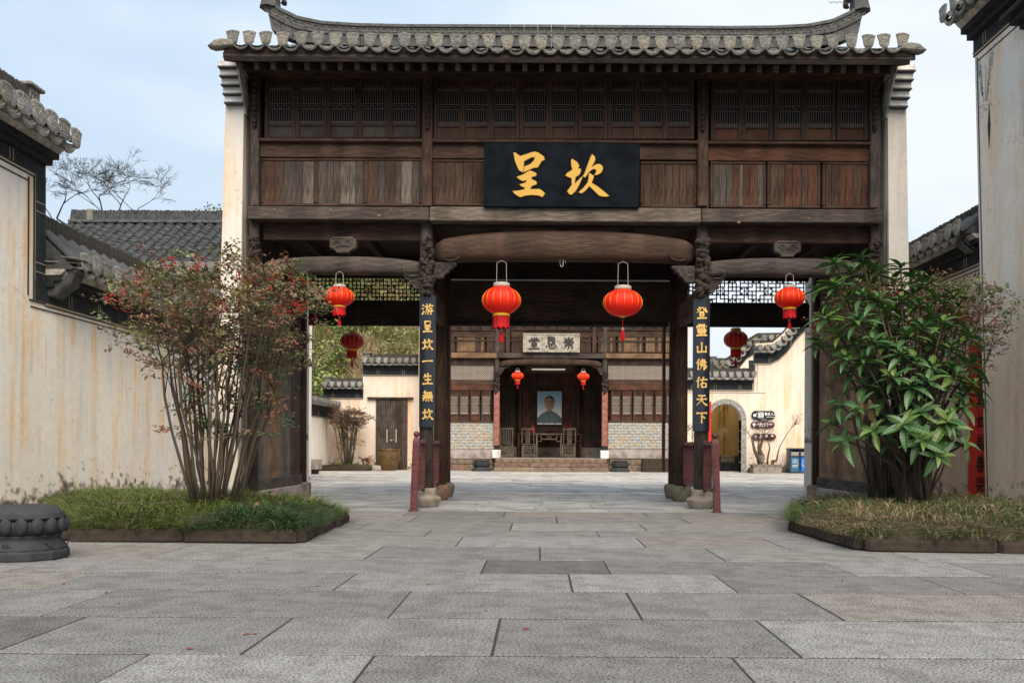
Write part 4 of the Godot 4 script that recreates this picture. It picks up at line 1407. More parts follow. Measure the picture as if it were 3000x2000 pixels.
# ---------------------------------------------------------------- the hall across the courtyard
func hall() -> void:
	rng.seed = 41
	var c := 0.40
	var Hn := thing("hall", "two-storey timber hall with open middle bay, brick parapets and stone steps", "hall", Vector3(c, 0, -31.5))
	var Z := 31.5
	var x0 := -4.0
	var x1 := 5.02
	var yp := W(1600, 1343, Z).y      # platform height
	# stone platform and steps
	box("platform", M.step1, Hn, Vector3(c, yp / 2 - 0.01, -33.6), Vector3(9.2, yp - 0.03, 4.0), 0.0)
	box("platform_floor", M.court1, Hn, Vector3(c, yp - 0.008, -33.3), Vector3(9.1, 0.03, 3.4), 0.0)
	for q in [[x0, -1.66], [2.5, x1]]:
		stone_row(Hn, "platform_stone", q[0], q[1], 0.0, 31.5, yp * 0.5, 0.25, Vector2(0.9, 1.5), ["step0", "step1", "red_stone"], 0.02)
		stone_row(Hn, "platform_stone", q[0], q[1], yp * 0.5, 31.52, yp * 0.5, 0.25, Vector2(0.6, 1.1), ["step0", "step1", "step2"], 0.02)
	var sx0 := W(1448, 1370, 30.7).x
	var sx1 := W(1782, 1370, 30.7).x
	for k in 3:
		stone_row(Hn, "step_stone", sx0, sx1, yp * k / 3.0, 30.55 + 0.32 * k, yp / 3.0 + (0.004 if k == 2 else 0.0), 0.36 if k < 2 else 0.5, Vector2(0.7, 1.5), ["step0", "step1", "step2", "red_stone"], 0.012)
	# brick parapets on white plinths
	for q in [[1246, 1446], [1782, 1998]]:
		one("white_plinth", M.pale_stone, Hn, q[0], 1316, q[1], 1343, Z, 0.3, 0.006)
		var a := W(q[0], 1237, Z)
		var b := W(q[1], 1316, Z)
		box("mortar_bed", M.whiter, Hn, Vector3((a.x + b.x) / 2, (a.y + b.y) / 2, -Z - 0.14), Vector3(b.x - a.x, a.y - b.y, 0.26), 0.0)
		var rows := 9
		var bh := (a.y - b.y - 0.02) / rows
		var key := "hbrick"
		if not cache.has(key):
			var st := S()
			bx(st, Vector3.ZERO, Vector3(0.197, bh - 0.016, 0.06), 0.006)
			cache[key] = mesh_of(st)
			st = S()
			bx(st, Vector3.ZERO, Vector3(0.09, bh - 0.016, 0.06), 0.006)
			cache.hhalf = mesh_of(st)
		for r in rows:
			var x := a.x + (0.0 if r % 2 == 0 else -0.107)
			while x < b.x - 0.03:
				var half := x < a.x or x + 0.213 > b.x
				var cx := x + 0.107
				if x < a.x:
					cx = a.x + 0.055
				elif x + 0.213 > b.x:
					if b.x - x < 0.12:
						cx = x + 0.055
					else:
						half = false
						cx = b.x - 0.105
				put("brick", cache.hhalf if half else cache[key], M["brick%d" % (rng.randi() % 4)], Hn, Transform3D(Basis(), Vector3(cx, b.y + 0.01 + bh * (r + 0.5), -Z - 0.01 + rr(-0.002, 0.002))))
				x += 0.213
	# posts and pink couplet boards' columns
	for x in [W(1455, 1200, Z).x, W(1772, 1200, Z).x]:
		var st := S(true)
		tube(st, [Vector3(x, yp + 0.28, -Z - 0.05), Vector3(x, 6.5, -Z - 0.05)], [0.105, 0.085], 12)
		put("column", st, M.grey_v, Hn)
		box("column_base", M.whiter, Hn, Vector3(x, yp + 0.15, -Z - 0.03), Vector3(0.30, 0.3, 0.34), 0.02)
		st = S()
		lumps(st, Vector3(x, 3.15, -Z + 0.08), Vector3(0.16, 0.75, 0.12), 40, 0.06, 77)
		put("carved_figure_bracket", st, M.carved, Hn)
	# windows on the parapets
	var ws := [[1248, 1264], [1266, 1287], [1289, 1313], [1316, 1343], [1347, 1373], [1377, 1407], [1409, 1439], [1790, 1819], [1822, 1851], [1855, 1883], [1886, 1915], [1919, 1947], [1951, 1979]]
	for i in ws.size():
		var q: Array = ws[i]
		var m := W((q[0] + q[1]) / 2.0, 1189.0, Z + 0.05)
		window(Hn, "lattice_window", 0.345, 1.06, m, M["red_v" if i % 3 else "brown_v"], M.bars_pale, M["red_v" if i % 2 else "brown_v"], 8, 0.011)
	for q in [[1246, 1446], [1782, 1998]]:
		one("sill_rail", M.brown_h, Hn, q[0], 1232, q[1], 1238, Z - 0.03, 0.2, 0.008)
		one("lintel_board", M.brown_h, Hn, q[0], 1112, q[1], 1126, Z + 0.02, 0.12, 0.008)
		one("lintel_board", M.red_h, Hn, q[0], 1126, q[1], 1143, Z + 0.03, 0.12, 0.008)
		one("backing_board", M.black_h, Hn, q[0], 1060, q[1], 1240, Z + 0.22, 0.04, 0.0)
		one("hanging_board", M.dark_h, Hn, q[0], 1050, q[1], 1070, Z + 0.06, 0.08, 0.0)
		# diagonal lattice transom
		var a := W(q[0], 1071, Z)
		var b := W(q[1], 1112, Z)
		var w := b.x - a.x
		var h := a.y - b.y
		var st := S()
		var pitch := 0.082
		var k := -h
		while k < w:
			for s in [0, 1]:
				var p0 := Vector2(k, 0)
				var p1 := Vector2(k + h, h)
				if p0.x < 0:
					p0 = Vector2(0, -k)
				if p1.x > w:
					p1 = Vector2(w, w - k)
				if s:
					p0.y = h - p0.y
					p1.y = h - p1.y
				var d := p1 - p0
				if d.length() > 0.02:
					bx(st, Vector3(a.x + (p0.x + p1.x) / 2, b.y + (p0.y + p1.y) / 2, -Z - 0.04 - 0.012 * s), Vector3(d.length(), 0.020, 0.012), 0.0, Basis(Vector3.BACK, d.angle()))
			k += pitch
		put("diagonal_lattice", st, M.bars_pale, Hn, Transform3D(), "stuff")
	# upper storey
	one("balcony_beam", M.tan_h, Hn, 1246, 1033, 1456, 1048, Z - 0.1, 0.2, 0.015)
	one("balcony_beam", M.grey_h, Hn, 1457, 1034, 1774, 1049, Z - 0.104, 0.2, 0.015)
	one("balcony_beam", M.tan_h, Hn, 1775, 1035, 1998, 1050, Z - 0.1, 0.2, 0.015)
	moon_beam(Hn, 1464, 1764, [1058, 1078], [1047, 1069], Z - 0.08, 0.25, M.brown_h, 0.06)
	bracket(Hn, 1462, 1076, 1480, 1096, Z - 0.02, false)
	bracket(Hn, 1766, 1078, 1748, 1098, Z - 0.02, true)
	for q in [[1246, 1481, "brown_h"], [1496, 1734, "brown_h"], [1750, 1998, "brown_h"]]:
		one("broad_board", M[q[2]], Hn, q[0], 968, q[1], 986, Z + 0.02, 0.06, 0.006)
		one("window_sill", M.dark_h, Hn, q[0], 964, q[1], 968, Z - 0.03, 0.12, 0.006)
		one("backing_board", M.black_h, Hn, q[0], 900, q[1], 1034, Z + 0.1, 0.04, 0.0)
	for x in [1488, 1742]:
		one("post", M.brown_v, Hn, x - 6, 860, x + 6, 1034, Z - 0.02, 0.12, 0.01)
	for q in [[1250, 1270, 2], [1274, 1332, 4], [1337, 1420, 9], [1426, 1478, 7], [1499, 1532, 4], [1700, 1731, 4], [1753, 1804, 7], [1810, 1884, 9], [1890, 1940, 5], [1944, 1994, 5]]:
		var st := S()
		pb(st, q[0], 985, q[1], 988, Z, 0.05, 0.006)
		pb(st, q[0], 1030, q[1], 1033, Z, 0.05, 0.006)
		pb(st, q[0], 988, q[0] + 3, 1030, Z, 0.05, 0.006)
		pb(st, q[1] - 3, 988, q[1], 1030, Z, 0.05, 0.006)
		var o := put("panel_frame", st, M["tan_h" if rng.randf() < 0.3 else "brown_h"], Hn)
		var tone: String = ["tan", "red", "brown", "tan", "honey"][rng.randi() % 5]
		var n: int = q[2]
		for i in n:
			var a := lerpf(q[0] + 3, q[1] - 3, float(i) / n)
			var b := lerpf(q[0] + 3, q[1] - 3, (i + 1.0) / n)
			one("plank", M[(tone if rng.randf() < 0.7 else "brown") + "_v"], o, a + 0.3, 988, b - 0.3, 1030, Z + 0.02 + rr(0, 0.006), 0.03, 0.004)
	var x := 1250.0
	while x < 1990:
		var m := W(x + 15, 925, Z + 0.04)
		if absf(x + 15 - 1488) > 20 and absf(x + 15 - 1742) > 20:
			window(Hn, "lattice_window", 0.345, 0.95, m, M["brown_v" if rng.randf() < 0.6 else "grey_v"], M.bars, M.brown_v, 8, 0.011)
		x += 32.0
	# the open middle bay
	var xa := W(1452, 1200, Z).x
	var xb := W(1776, 1200, Z).x
	for k in 18:
		var a := lerpf(-1.95, 2.75, k / 18.0)
		var b := lerpf(-1.95, 2.75, (k + 1) / 18.0)
		box("plank", M[["brown", "red", "brown", "dark"][rng.randi() % 4] + "_v" if k > 4 and k < 13 else "dark_v"], Hn, Vector3((a + b) / 2, yp + 1.75 + 0.2, -34.4 + rr(-0.005, 0.005)), Vector3(b - a - 0.006, 3.1, 0.03), 0.005)
	box("back_plinth", M.base_stone, Hn, Vector3(c, yp + 0.2, -34.38), Vector3(4.7, 0.4, 0.1), 0.008)
	box("back_board", M.black_h, Hn, Vector3(c, 4.2, -34.42), Vector3(4.9, 1.5, 0.05), 0.0)
	for s in [[xa - 0.30, 0], [xb + 0.30, 0]]:
		box("side_boarding", M.dark_v, Hn, Vector3(s[0], 2.4, -33.1), Vector3(0.05, 4.4, 2.7), 0.0)
	for px in [1523, 1694]:
		var st := S(true)
		var p := W(px, 1200, 34.2)
		tube(st, [Vector3(p.x, yp, -34.25), Vector3(p.x, 4.4, -34.25)], [0.1, 0.09], 12)
		put("inner_column", st, M.brown_v, Hn)
	var st := S()
	for k in 40:      # a strip of diagonal lattice high in the bay
		for s in [-1, 1]:
			bx(st, Vector3(c - 0.9 + 0.045 * k, 3.85, -33.9 - 0.01 * s), Vector3(0.42, 0.012, 0.01), 0.0, Basis(Vector3.BACK, s * 0.9))
	put("inner_lattice", st, M.bars, Hn, Transform3D(), "stuff")
	box("ceiling", M.dark_h, Hn, Vector3(c, 4.62, -33.2), Vector3(9.2, 0.06, 3.4), 0.0)
	# walls, roof
	for s in [x0 - 0.12, x1 + 0.12]:
		box("side_wall", M.wall2, Hn, Vector3(s, 3.7, -33.6), Vector3(0.3, 7.4, 4.6), 0.0)
	box("rear_wall", M.wall2, Hn, Vector3(c, 3.3, -35.7), Vector3(9.4, 6.6, 0.3), 0.0)
	st = S()
	for s in [1.0, -1.0]:
		bx(st, Vector3(c, 7.45, -33.5 + s * 1.5), Vector3(10.2, 0.12, 3.5), 0.0, Basis(Vector3.RIGHT, s * 0.5))
	put("roof", st, M.roof_tile1, Hn)
	# a tube lamp fixed under the moon beam, dark by day
	var lamp := thing("tube_lamp", "slim white tube lamp fixed under the hall's arched beam", "lamp", W(1607, 1084, 31.45))
	st = S(true)
	tube(st, [W(1558, 1083.5, 31.45), W(1655, 1084, 31.45)], [0.011, 0.011], 8)
	put("tube", st, M.tin, lamp)
	st = S()
	bx(st, W(1607, 1081, 31.47), Vector3(1.2, 0.03, 0.03), 0.004)
	put("batten", st, M.tin, lamp)
	hall_furniture(yp)

func portrait_image() -> ImageTexture:      # flat print: a plain head-and-shoulders likeness of nobody in particular
	var w := 136
	var h := 192
	var im := Image.create(w, h, false, Image.FORMAT_RGB8)
	for y in h:
		for x in w:
			var u := (x + 0.5) / w
			var v := (y + 0.5) / h
			var col := Color(0.50, 0.68, 0.78).lerp(Color(0.88, 0.92, 0.90), clampf(v * 1.5, 0, 1))
			var sh := 0.60 + pow(absf(u - 0.5) * 1.7, 2.2) * 0.32
			if v > sh:
				col = Color(0.36, 0.45, 0.45).lerp(Color(0.27, 0.36, 0.37), absf(u - 0.42) * 1.4)
				if absf(u - 0.5) < 0.006 + (v - sh) * 0.01:
					col = col.darkened(0.35)
			if absf(u - 0.5) < 0.105 - (v - 0.5) * 0.12 and v > 0.5 and v < 0.645:
				col = Color(0.60, 0.43, 0.32)
			if v > 0.60 and v < 0.66 and absf(absf(u - 0.5) - (0.13 - (v - 0.60) * 1.3)) < 0.045:
				col = Color(0.22, 0.29, 0.30)
			var fx := (u - 0.5) / 0.205
			var fy := (v - 0.37) / 0.205
			if fx * fx + fy * fy < 1.18 and v < 0.34:
				col = Color(0.10, 0.10, 0.11)
			if fx * fx * 1.12 + fy * fy < 1.0 and v > 0.235 + 0.02 * cos(u * 20.0):
				col = Color(0.80, 0.60, 0.46).lerp(Color(0.62, 0.43, 0.31), clampf(0.5 + fx * 0.55, 0, 1))
				for e in [-0.4, 0.4]:
					if absf(fx - e) < 0.2 and absf(fy + 0.14) < 0.035:
						col = Color(0.2, 0.14, 0.11)
					if absf(fx - e) < 0.24 and absf(fy + 0.29) < 0.03:
						col = Color(0.22, 0.16, 0.13)
				if absf(fx - 0.04) < 0.09 and absf(fy - 0.19) < 0.045:
					col = col.darkened(0.2)
				if absf(fx) < 0.24 and absf(fy - 0.46) < 0.03:
					col = Color(0.56, 0.30, 0.25)
			if v > 0.945 or u < 0.02 or u > 0.98 or v < 0.014:
				col = Color(0.85, 0.87, 0.87)
			im.set_pixel(x, y, col)
	return ImageTexture.create_from_image(im)

func chair(back_slats: bool) -> Node3D:
	# origin on the floor under the middle of the seat; the sitter faces +z
	var o := thing("chair", "", "chair")
	var w := 0.44
	for s in [-1, 1]:
		var st := S()
		bx(st, Vector3(s * w / 2, 0.24, 0.19), Vector3(0.038, 0.48, 0.038), 0.006)
		put("leg", st, M.pale_v, o)
		st = S()
		bx(st, Vector3(s * w / 2, 0.53, -0.19), Vector3(0.036, 1.06, 0.036), 0.006)
		put("rear_leg", st, M.pale_v, o)
	box("seat", M.grey_h, o, Vector3(0, 0.495, 0), Vector3(w + 0.05, 0.04, 0.44), 0.008)
	box("top_rail", M.pale_h, o, Vector3(0, 1.07, -0.19), Vector3(w + 0.06, 0.05, 0.045), 0.012)
	box("stretcher", M.pale_h, o, Vector3(0, 0.1, 0.19), Vector3(w, 0.03, 0.03), 0.005)
	box("stretcher", M.pale_h, o, Vector3(0, 0.12, -0.19), Vector3(w, 0.03, 0.03), 0.005)
	if back_slats:
		for k in 5:
			box("back_slat", M.pale_v, o, Vector3(-0.13 + 0.065 * k, 0.78, -0.19), Vector3(0.026, 0.54, 0.016), 0.004)
	else:
		box("back_splat", M.grey_v, o, Vector3(0, 0.78, -0.19), Vector3(0.15, 0.54, 0.018), 0.005)
		var st := S()
		for s in [-1, 1]:
			bx(st, Vector3(s * 0.075, 0.78, -0.185), Vector3(0.02, 0.54, 0.024), 0.004)
		for y in [0.62, 0.84]:
			bx(st, Vector3(0, y, -0.184), Vector3(0.13, 0.02, 0.022), 0.003)
		put("splat_moulding", st, M.pale_v, o)
	for z in [0.2, -0.2]:
		var st := S()
		bx(st, Vector3(0, 0.43, z), Vector3(w, 0.02, 0.016), 0.003)
		bx(st, Vector3(0, 0.37, z), Vector3(w, 0.02, 0.016), 0.003)
		for k in [-0.15, -0.05, 0.05, 0.15]:
			bx(st, Vector3(k, 0.4, z), Vector3(0.02, 0.05, 0.014), 0.002)
		put("apron", st, M.pale_h, o)
	return o

func table(called: String, label: String, w: float, h: float, dp: float, at: Vector3, m: String) -> Node3D:
	var o := thing(called, label, "table", at)
	box("table_top", M[m + "_h"], o, at + Vector3(0, h - 0.025, 0), Vector3(w + 0.08, 0.05, dp + 0.06), 0.01)
	for sx in [-1, 1]:
		for sz in [-1, 1]:
			box("leg", M[m + "_v"], o, at + Vector3(sx * (w / 2 - 0.035), (h - 0.05) / 2, sz * (dp / 2 - 0.03)), Vector3(0.06, h - 0.05, 0.06), 0.008)
	var st: SurfaceTool
	for sz in [-1, 1]:
		st = S()
		bx(st, at + Vector3(0, h - 0.21, sz * (dp / 2 - 0.03)), Vector3(w - 0.44, 0.035, 0.03), 0.006)
		for sx in [-1, 1]:
			bx(st, at + Vector3(sx * (w / 2 - 0.2), h - 0.17, sz * (dp / 2 - 0.03)), Vector3(0.03, 0.20, 0.03), 0.006)
			bx(st, at + Vector3(sx * (w / 2 - 0.13), h - 0.285, sz * (dp / 2 - 0.03)), Vector3(0.17, 0.03, 0.03), 0.006)
		put("apron", st, M[m + "_h"], o)
	st = S()
	for s in [-1, 1]:
		var pts := []
		for k in 11:
			pts.append(at + Vector3(s * 0.05 + cos(TAU * k / 10) * 0.05, h - 0.125 + sin(TAU * k / 10) * 0.035, dp / 2 - 0.03))
		tube(st, pts, [0.009], 4)
	put("carved_rings", st, M[m + "_h"], o)
	return o

func hall_furniture(yp: float) -> void:
	var zf := 33.2
	var fl := yp + 0.008
	# portrait
	var a := W(1573, 1144, 34.34)
	var b := W(1647, 1245, 34.34)
	var c := (a + b) / 2
	var P := thing("portrait", "framed head-and-shoulders portrait on the hall's back wall", "picture", Vector3(c.x, b.y, -34.34))
	var st := S()
	var w := b.x - a.x
	var h := a.y - b.y
	for s in [-1, 1]:
		bx(st, c + Vector3(s * w / 2, 0, 0), Vector3(0.045, h + 0.04, 0.05), 0.008)
		bx(st, c + Vector3(0, s * h / 2, 0.001), Vector3(w - 0.045, 0.045, 0.05), 0.008)
	put("frame", st, M.door_red, P)
	st = S()
	var pm := StandardMaterial3D.new()
	pm.albedo_texture = portrait_image()
	pm.roughness = 0.35
	st.set_smooth_group(-1)
	var q := [Vector2(0, 0), Vector2(1, 0), Vector2(1, 1), Vector2(0, 1)]
	for i in [0, 1, 2, 0, 2, 3]:
		st.set_uv(q[i])
		st.add_vertex(c + Vector3((q[i].x - 0.5) * w, (0.5 - q[i].y) * h, 0.008))
	put("print", st, pm, P)
	# long side table at the back, square table before it
	var x := W(1611, 1300, 33.9).x
	var t1 := W(1517, 1270, 33.9).x
	var t2 := W(1703, 1270, 33.9).x
	var ht := W(1611, 1270, 33.9).y - fl
	table("side_table", "long dark side table below the portrait", t2 - t1, ht, 0.42, Vector3((t1 + t2) / 2, fl, -33.95), "red")
	t1 = W(1570, 1270, 33.2).x
	t2 = W(1646, 1270, 33.2).x
	var ht2 := W(1611, 1270, 33.2).y - fl
	table("square_table", "square carved table between the two armless chairs", t2 - t1, ht2, 0.8, Vector3((t1 + t2) / 2, fl, -33.2), "pale")
	# chairs
	var ch := chair(false)
	ch.set_meta("label", "carved splat-back chair just left of the square table")
	ch.position = Vector3(W(1548, 1300, 32.9).x, fl, -32.75)
	ch.rotation.y = 0.12
	dup(ch, Transform3D(Basis(Vector3.UP, -0.12), Vector3(W(1667, 1300, 32.9).x, fl, -32.75)), "carved splat-back chair just right of the square table", "splat-back chairs in the hall")
	ch.set_meta("group", "splat-back chairs in the hall")
	var ch2 := chair(true)
	ch2.set_meta("label", "slat-back chair standing beside the pink column on the left")
	ch2.position = Vector3(W(1485, 1300, 32.7).x, fl, -32.5)
	ch2.rotation.y = 0.06
	# two red vases on the side table
	for k in 2:
		var p := W(1561 if k == 0 else 1670, 1270, 33.9)
		var v := thing("vase", "slender-necked red vase on the %s end of the side table" % ["left", "right"][k], "vase", Vector3(p.x, fl + ht, -33.95), "red vases on the side table")
		st = S(true)
		lathe(st, [[0.05, 0.0], [0.085, 0.05], [0.095, 0.1], [0.075, 0.16], [0.035, 0.22], [0.02, 0.28], [0.016, 0.38], [0.022, 0.41]], 20, Transform3D(Basis(), v.position))
		put("body", st, M.porcelain_red, v)
	# incense stand with burner
	var pz := W(1610, 1265, 33.9)
	var base := Vector3(pz.x, fl + ht, -33.95)
	var s2 := thing("incense_stand", "small red lacquer stand on the side table under the portrait", "stand", base)
	box("stand_top", M.rail, s2, base + Vector3(0, 0.15, 0), Vector3(0.54, 0.03, 0.3), 0.006)
	for k in [-1, 1]:
		st = S()
		tube(st, [base + Vector3(k * 0.25, 0.14, 0.1), base + Vector3(k * 0.24, 0.07, 0.1), base + Vector3(k * 0.27, 0.0, 0.1)], [0.02, 0.015, 0.018], 6)
		put("leg", st, M.rail, s2)
	var bu := thing("incense_burner", "dark carved burner with two curled handles on the red stand", "burner", base + Vector3(0, 0.166, 0))
	st = S()
	bx(st, base + Vector3(0, 0.22, 0), Vector3(0.36, 0.11, 0.22), 0.03)
	put("body", st, M.carved, bu)
	for k in [-1, 1]:
		st = S(true)
		tube(st, [base + Vector3(k * 0.18, 0.22, 0), base + Vector3(k * 0.23, 0.28, 0), base + Vector3(k * 0.225, 0.38, 0), base + Vector3(k * 0.19, 0.44, 0)], [0.018, 0.016, 0.015, 0.022], 6)
		put("handle", st, M.line, bu)
	# stone drums standing before the parapets, and a trough
	for k in 2:
		var p := W(1411 if k == 0 else 1816, 1379, 31.0)
		p.y = 0
		p.z = -30.95
		var d := thing("stone_pedestal", "low dark octagonal stone pedestal %s of the hall steps" % ["left", "right"][k], "pedestal", p, "stone pedestals by the hall steps")
		st = S()
		lathe(st, [[0.36, 0.0], [0.36, 0.06], [0.30, 0.13], [0.28, 0.16]], 8, Transform3D(Basis(Vector3.UP, PI / 8), p))
		put("foot", st, M.dark_stone, d)
		st = S()
		lathe(st, [[0.27, 0.155], [0.33, 0.2], [0.335, 0.3], [0.28, 0.33]], 8, Transform3D(Basis(Vector3.UP, PI / 8), p))
		put("drum", st, M.dark_stone, d)
		st = S()
		lathe(st, [[0.27, 0.325], [0.29, 0.37], [0.27, 0.40], [0.24, 0.405]], 8, Transform3D(Basis(Vector3.UP, PI / 8), p))
		put("top", st, M.dark_stone, d)
	var tr := thing("stone_trough", "mossy rectangular stone trough by the hall's right parapet", "trough", Vector3(W(1915, 1370, 30.9).x, 0, -31.0))
	st = S()
	var tc := Vector3(W(1920, 1370, 30.9).x, 0.24, -31.05)
	for s in [-1, 1]:
		bx(st, tc + Vector3(s * 0.41, 0, 0), Vector3(0.07, 0.48, 0.5), 0.012)
		bx(st, tc + Vector3(0, -0.002, s * 0.215), Vector3(0.75, 0.476, 0.07), 0.012)
	bx(st, tc + Vector3(0, -0.19, 0), Vector3(0.74, 0.09, 0.36))
	put("basin", st, M.mossy, tr)
	# pink couplet boards on the columns
	for k in 2:
		var p := W(1455 if k == 0 else 1772, 1226, 31.36)
		var top := W(1455, 1146, 31.36).y
		var bot := W(1455, 1305, 31.36).y
		var bd := thing("couplet_board", "faded pink couplet board on the hall's %s column" % ["left", "right"][k], "couplet board", Vector3(p.x, bot, -31.4), "pink couplet boards in the hall")
		box("board", M.pink_board, bd, Vector3(p.x, (top + bot) / 2, -31.37), Vector3(0.205, top - bot, 0.03), 0.008)
		st = S()
		var cs := ["shan2", "ru", "sheng", "tian", "wei", "shan", "zhen"] if k == 0 else ["tian", "shan2", "ru", "wei", "sheng", "zhen", "xia"]
		for i in 7:
			write(st, cs[i], Transform3D(Basis(), Vector3(p.x, lerpf(top - 0.2, bot + 0.2, i / 6.0), -31.355)), 0.14, 0.1, 0.004)
		put("lettering", st, M.dull_gold, bd)

# ---------------------------------------------------------------- walls of the front court
func front_walls() -> void:
	var L := thing("boundary_wall", "tall cream stepped wall on the left with dark painted band and tiled coping", "wall", Vector3(-6.5, 0, -12))
	var o := Vector3(-6.5, 0, 0)
	var t := Vector3(0, 0, -1)
	var n := Vector3(1, 0, 0)
	wall_face(L, [[7.2, 0], [11.62, 0], [11.62, 4.9], [7.2, 4.9]], o, t, n, 0.4, M.wall)
	wall_face(L, [[11.625, 0], [19.5, 0], [19.5, 3.25], [11.625, 3.25]], o, t, n, 0.4, M.wall)
	coping(L, [Vector3(-6.5, 4.33, -7.2), Vector3(-6.5, 4.33, -11.62)], n, 0.17, 0.22, 0.46, 0.27, 0.42, 0.245, 0.30, 101, 2)
	coping(L, [Vector3(-6.5, 2.72, -11.64), Vector3(-6.5, 2.72, -19.5)], n, 0.20, 0.24, 0.46, 0.30, 0.42, 0.245, 0.30, 102, 0)
	box("painted_band", M.band, L, Vector3(-6.492, 3.65, -11.50), Vector3(0.02, 1.36, 0.23), 0.0)
	box("painted_band", M.band, L, Vector3(-6.49, 2.845, -11.5), Vector3(0.02, 0.245, 0.24), 0.0)
	var st := S()
	for q in [[11.365, 3.52, 1.62, 0.016], [11.24, 3.5, 1.5, 0.01]]:
		bx(st, Vector3(-6.492, q[1], -q[0]), Vector3(0.02, q[2], q[3]))
	bx(st, Vector3(-6.492, 4.2, -9.2), Vector3(0.014, 0.012, 4.1))
	bx(st, Vector3(-6.492, 2.62, -15.4), Vector3(0.014, 0.012, 8.2))
	bx(st, Vector3(-6.492, 2.70, -11.45), Vector3(0.02, 0.018, 0.36))
	put("border_line", st, M.line, L)
	st = S()
	bx(st, Vector3(-6.493, 3.52, -11.385), Vector3(0.02, 1.62, 0.02))
	for y in [3.86, 3.98, 3.2, 3.08]:
		bx(st, Vector3(-6.478, y, -11.5), Vector3(0.006, 0.008, 0.22))
	put("border_strip", st, M.ochre_line, L)
	# the carved corbel where the two heights meet, and the broken tiles above it
	st = S()
	prism(st, PackedVector2Array([Vector2(0, 0), Vector2(0.10, 0.0), Vector2(0.20, 0.10), Vector2(0.30, 0.16), Vector2(0.36, 0.30), Vector2(0.42, 0.34), Vector2(0.42, 0.38), Vector2(0, 0.38)]), Transform3D(Basis(Vector3(1, 0, 0), Vector3.UP, Vector3(0, 0, 1)), Vector3(-6.5, 2.80, -11.8)), -0.12, 0.12, 0.02)
	var cb := put("carved_corbel", st, M.clay_plain, L)
	st = S()
	scroll(st, Vector3(-6.30, 3.08, -11.675), 0.07, 0.012, 1.7)
	tube(st, [Vector3(-6.47, 3.15, -11.675), Vector3(-6.35, 3.19, -11.675), Vector3(-6.2, 3.17, -11.675)], [0.012], 5)
	put("relief", st, M.clay2, cb)
	rng.seed = 9
	for k in 5:
		box("broken_tile", M.clay_plain if k % 2 else M.clay2, L, Vector3(-6.28 + rr(-0.05, 0.05), 3.20 + 0.03 * k, -11.78), Vector3(0.5 + rr(-0.1, 0.08), 0.022, 0.26), 0.006, Basis.from_euler(Vector3(rr(-0.1, 0.1), rr(-0.3, 0.3), rr(-0.2, 0.0))))
	# the tall building on the right
	var Rb := thing("corner_building", "tall grey-white building corner at the right edge with a faded ink painting", "building", Vector3(6.2, 0, -10.5))
	o = Vector3(6.0, 0, 0)
	t = Vector3(0, 0, 1)
	n = Vector3(-1, 0, 0)
	var rings := []
	for y in [0.0, 6.95]:
		var f: float = 0.42 * (6.95 - y) / 6.95
		rings.append(PackedVector3Array([Vector3(6.0, y, -7.0), Vector3(6.0, y, -12.32 + f), Vector3(6.5, y, -12.32 + f), Vector3(6.5, y, -7.0)]))
	st = S()
	loft(st, rings)
	put("wall", st, M.wall_grey, Rb)
	coping(Rb, [Vector3(6.0, 6.34, -7.0), Vector3(6.0, 6.34, -12.3)], n, 0.18, 0.24, 0.44, 0.27, 0.42, 0.235, 0.30, 103, 2)
	st = S()
	bx(st, Vector3(5.994, 3.2, -12.02), Vector3(0.012, 6.1, 0.008), 0.0, Basis(Vector3.RIGHT, -0.06))
	bx(st, Vector3(5.994, 6.2, -9.8), Vector3(0.012, 0.01, 4.82))
	put("border_line", st, M.line, Rb)
	st = S()
	prism(st, PackedVector2Array([Vector2(0, 0.28), Vector2(0.035, 0), Vector2(0.005, -0.30), Vector2(-0.035, 0)]), Transform3D(Basis(Vector3(0, 0, 1), Vector3.UP, Vector3(-1, 0, 0)), Vector3(6.0, W(2896, 372, 11.9).y, -11.87)), -0.02, 0.006)
	put("iron_tie", st, M.line, Rb)
	# ink painting of a potted plant, worn thin
	st = S()
	rng.seed = 15
	var pc := W(2885, 250, 11.95)
	for k in 150:
		var a: float = pow(rng.randf(), 0.8)
		var side: float = [-1.0, 1.0][k % 2]
		var dz := side * (0.04 + 0.22 * a * rr(0.4, 1.0))
		var dy := -0.18 + 0.62 * a + rr(-0.05, 0.05)
		bx(st, Vector3(5.998, pc.y + dy, -11.98 + dz), Vector3(0.006, 0.009, rr(0.025, 0.06)), 0.0, Basis(Vector3.RIGHT, rr(-1.4, 1.4)))
	for k in 12:
		bx(st, Vector3(5.998, pc.y - 0.28 + rr(-0.08, 0.06), -11.98 + rr(-0.16, 0.16)), Vector3(0.006, 0.008, rr(0.06, 0.14)), 0.0, Basis(Vector3.RIGHT, rr(-0.7, 0.7)))
	for k in [-0.12, 0.0, 0.1]:
		bx(st, Vector3(5.998, pc.y + 0.05, -11.98 + k * 0.8), Vector3(0.006, 0.5, 0.008), 0.0, Basis(Vector3.RIGHT, k * 2.0))
	put("ink_painting", st, M.faded_ink, Rb)
	st = S()
	for k in 3:
		bx(st, Vector3(5.86 + 0.05 * k, 6.20 - 0.07 * k, -10.15 - 0.02 * k), Vector3(0.36 - 0.1 * k, 0.07, 1.75 - 0.14 * k), 0.01)
	put("window_hood", st, M.band, Rb)
	box("window_opening", M.black_v, Rb, Vector3(5.99, 5.4, -10.2), Vector3(0.03, 1.3, 1.55), 0.0)
	# the lower wall on the right
	var R := thing("side_wall", "lower right boundary wall behind the bushes with slate-topped coping", "wall", Vector3(6.3, 0, -14.5))
	o = Vector3(6.2, 0, 0)
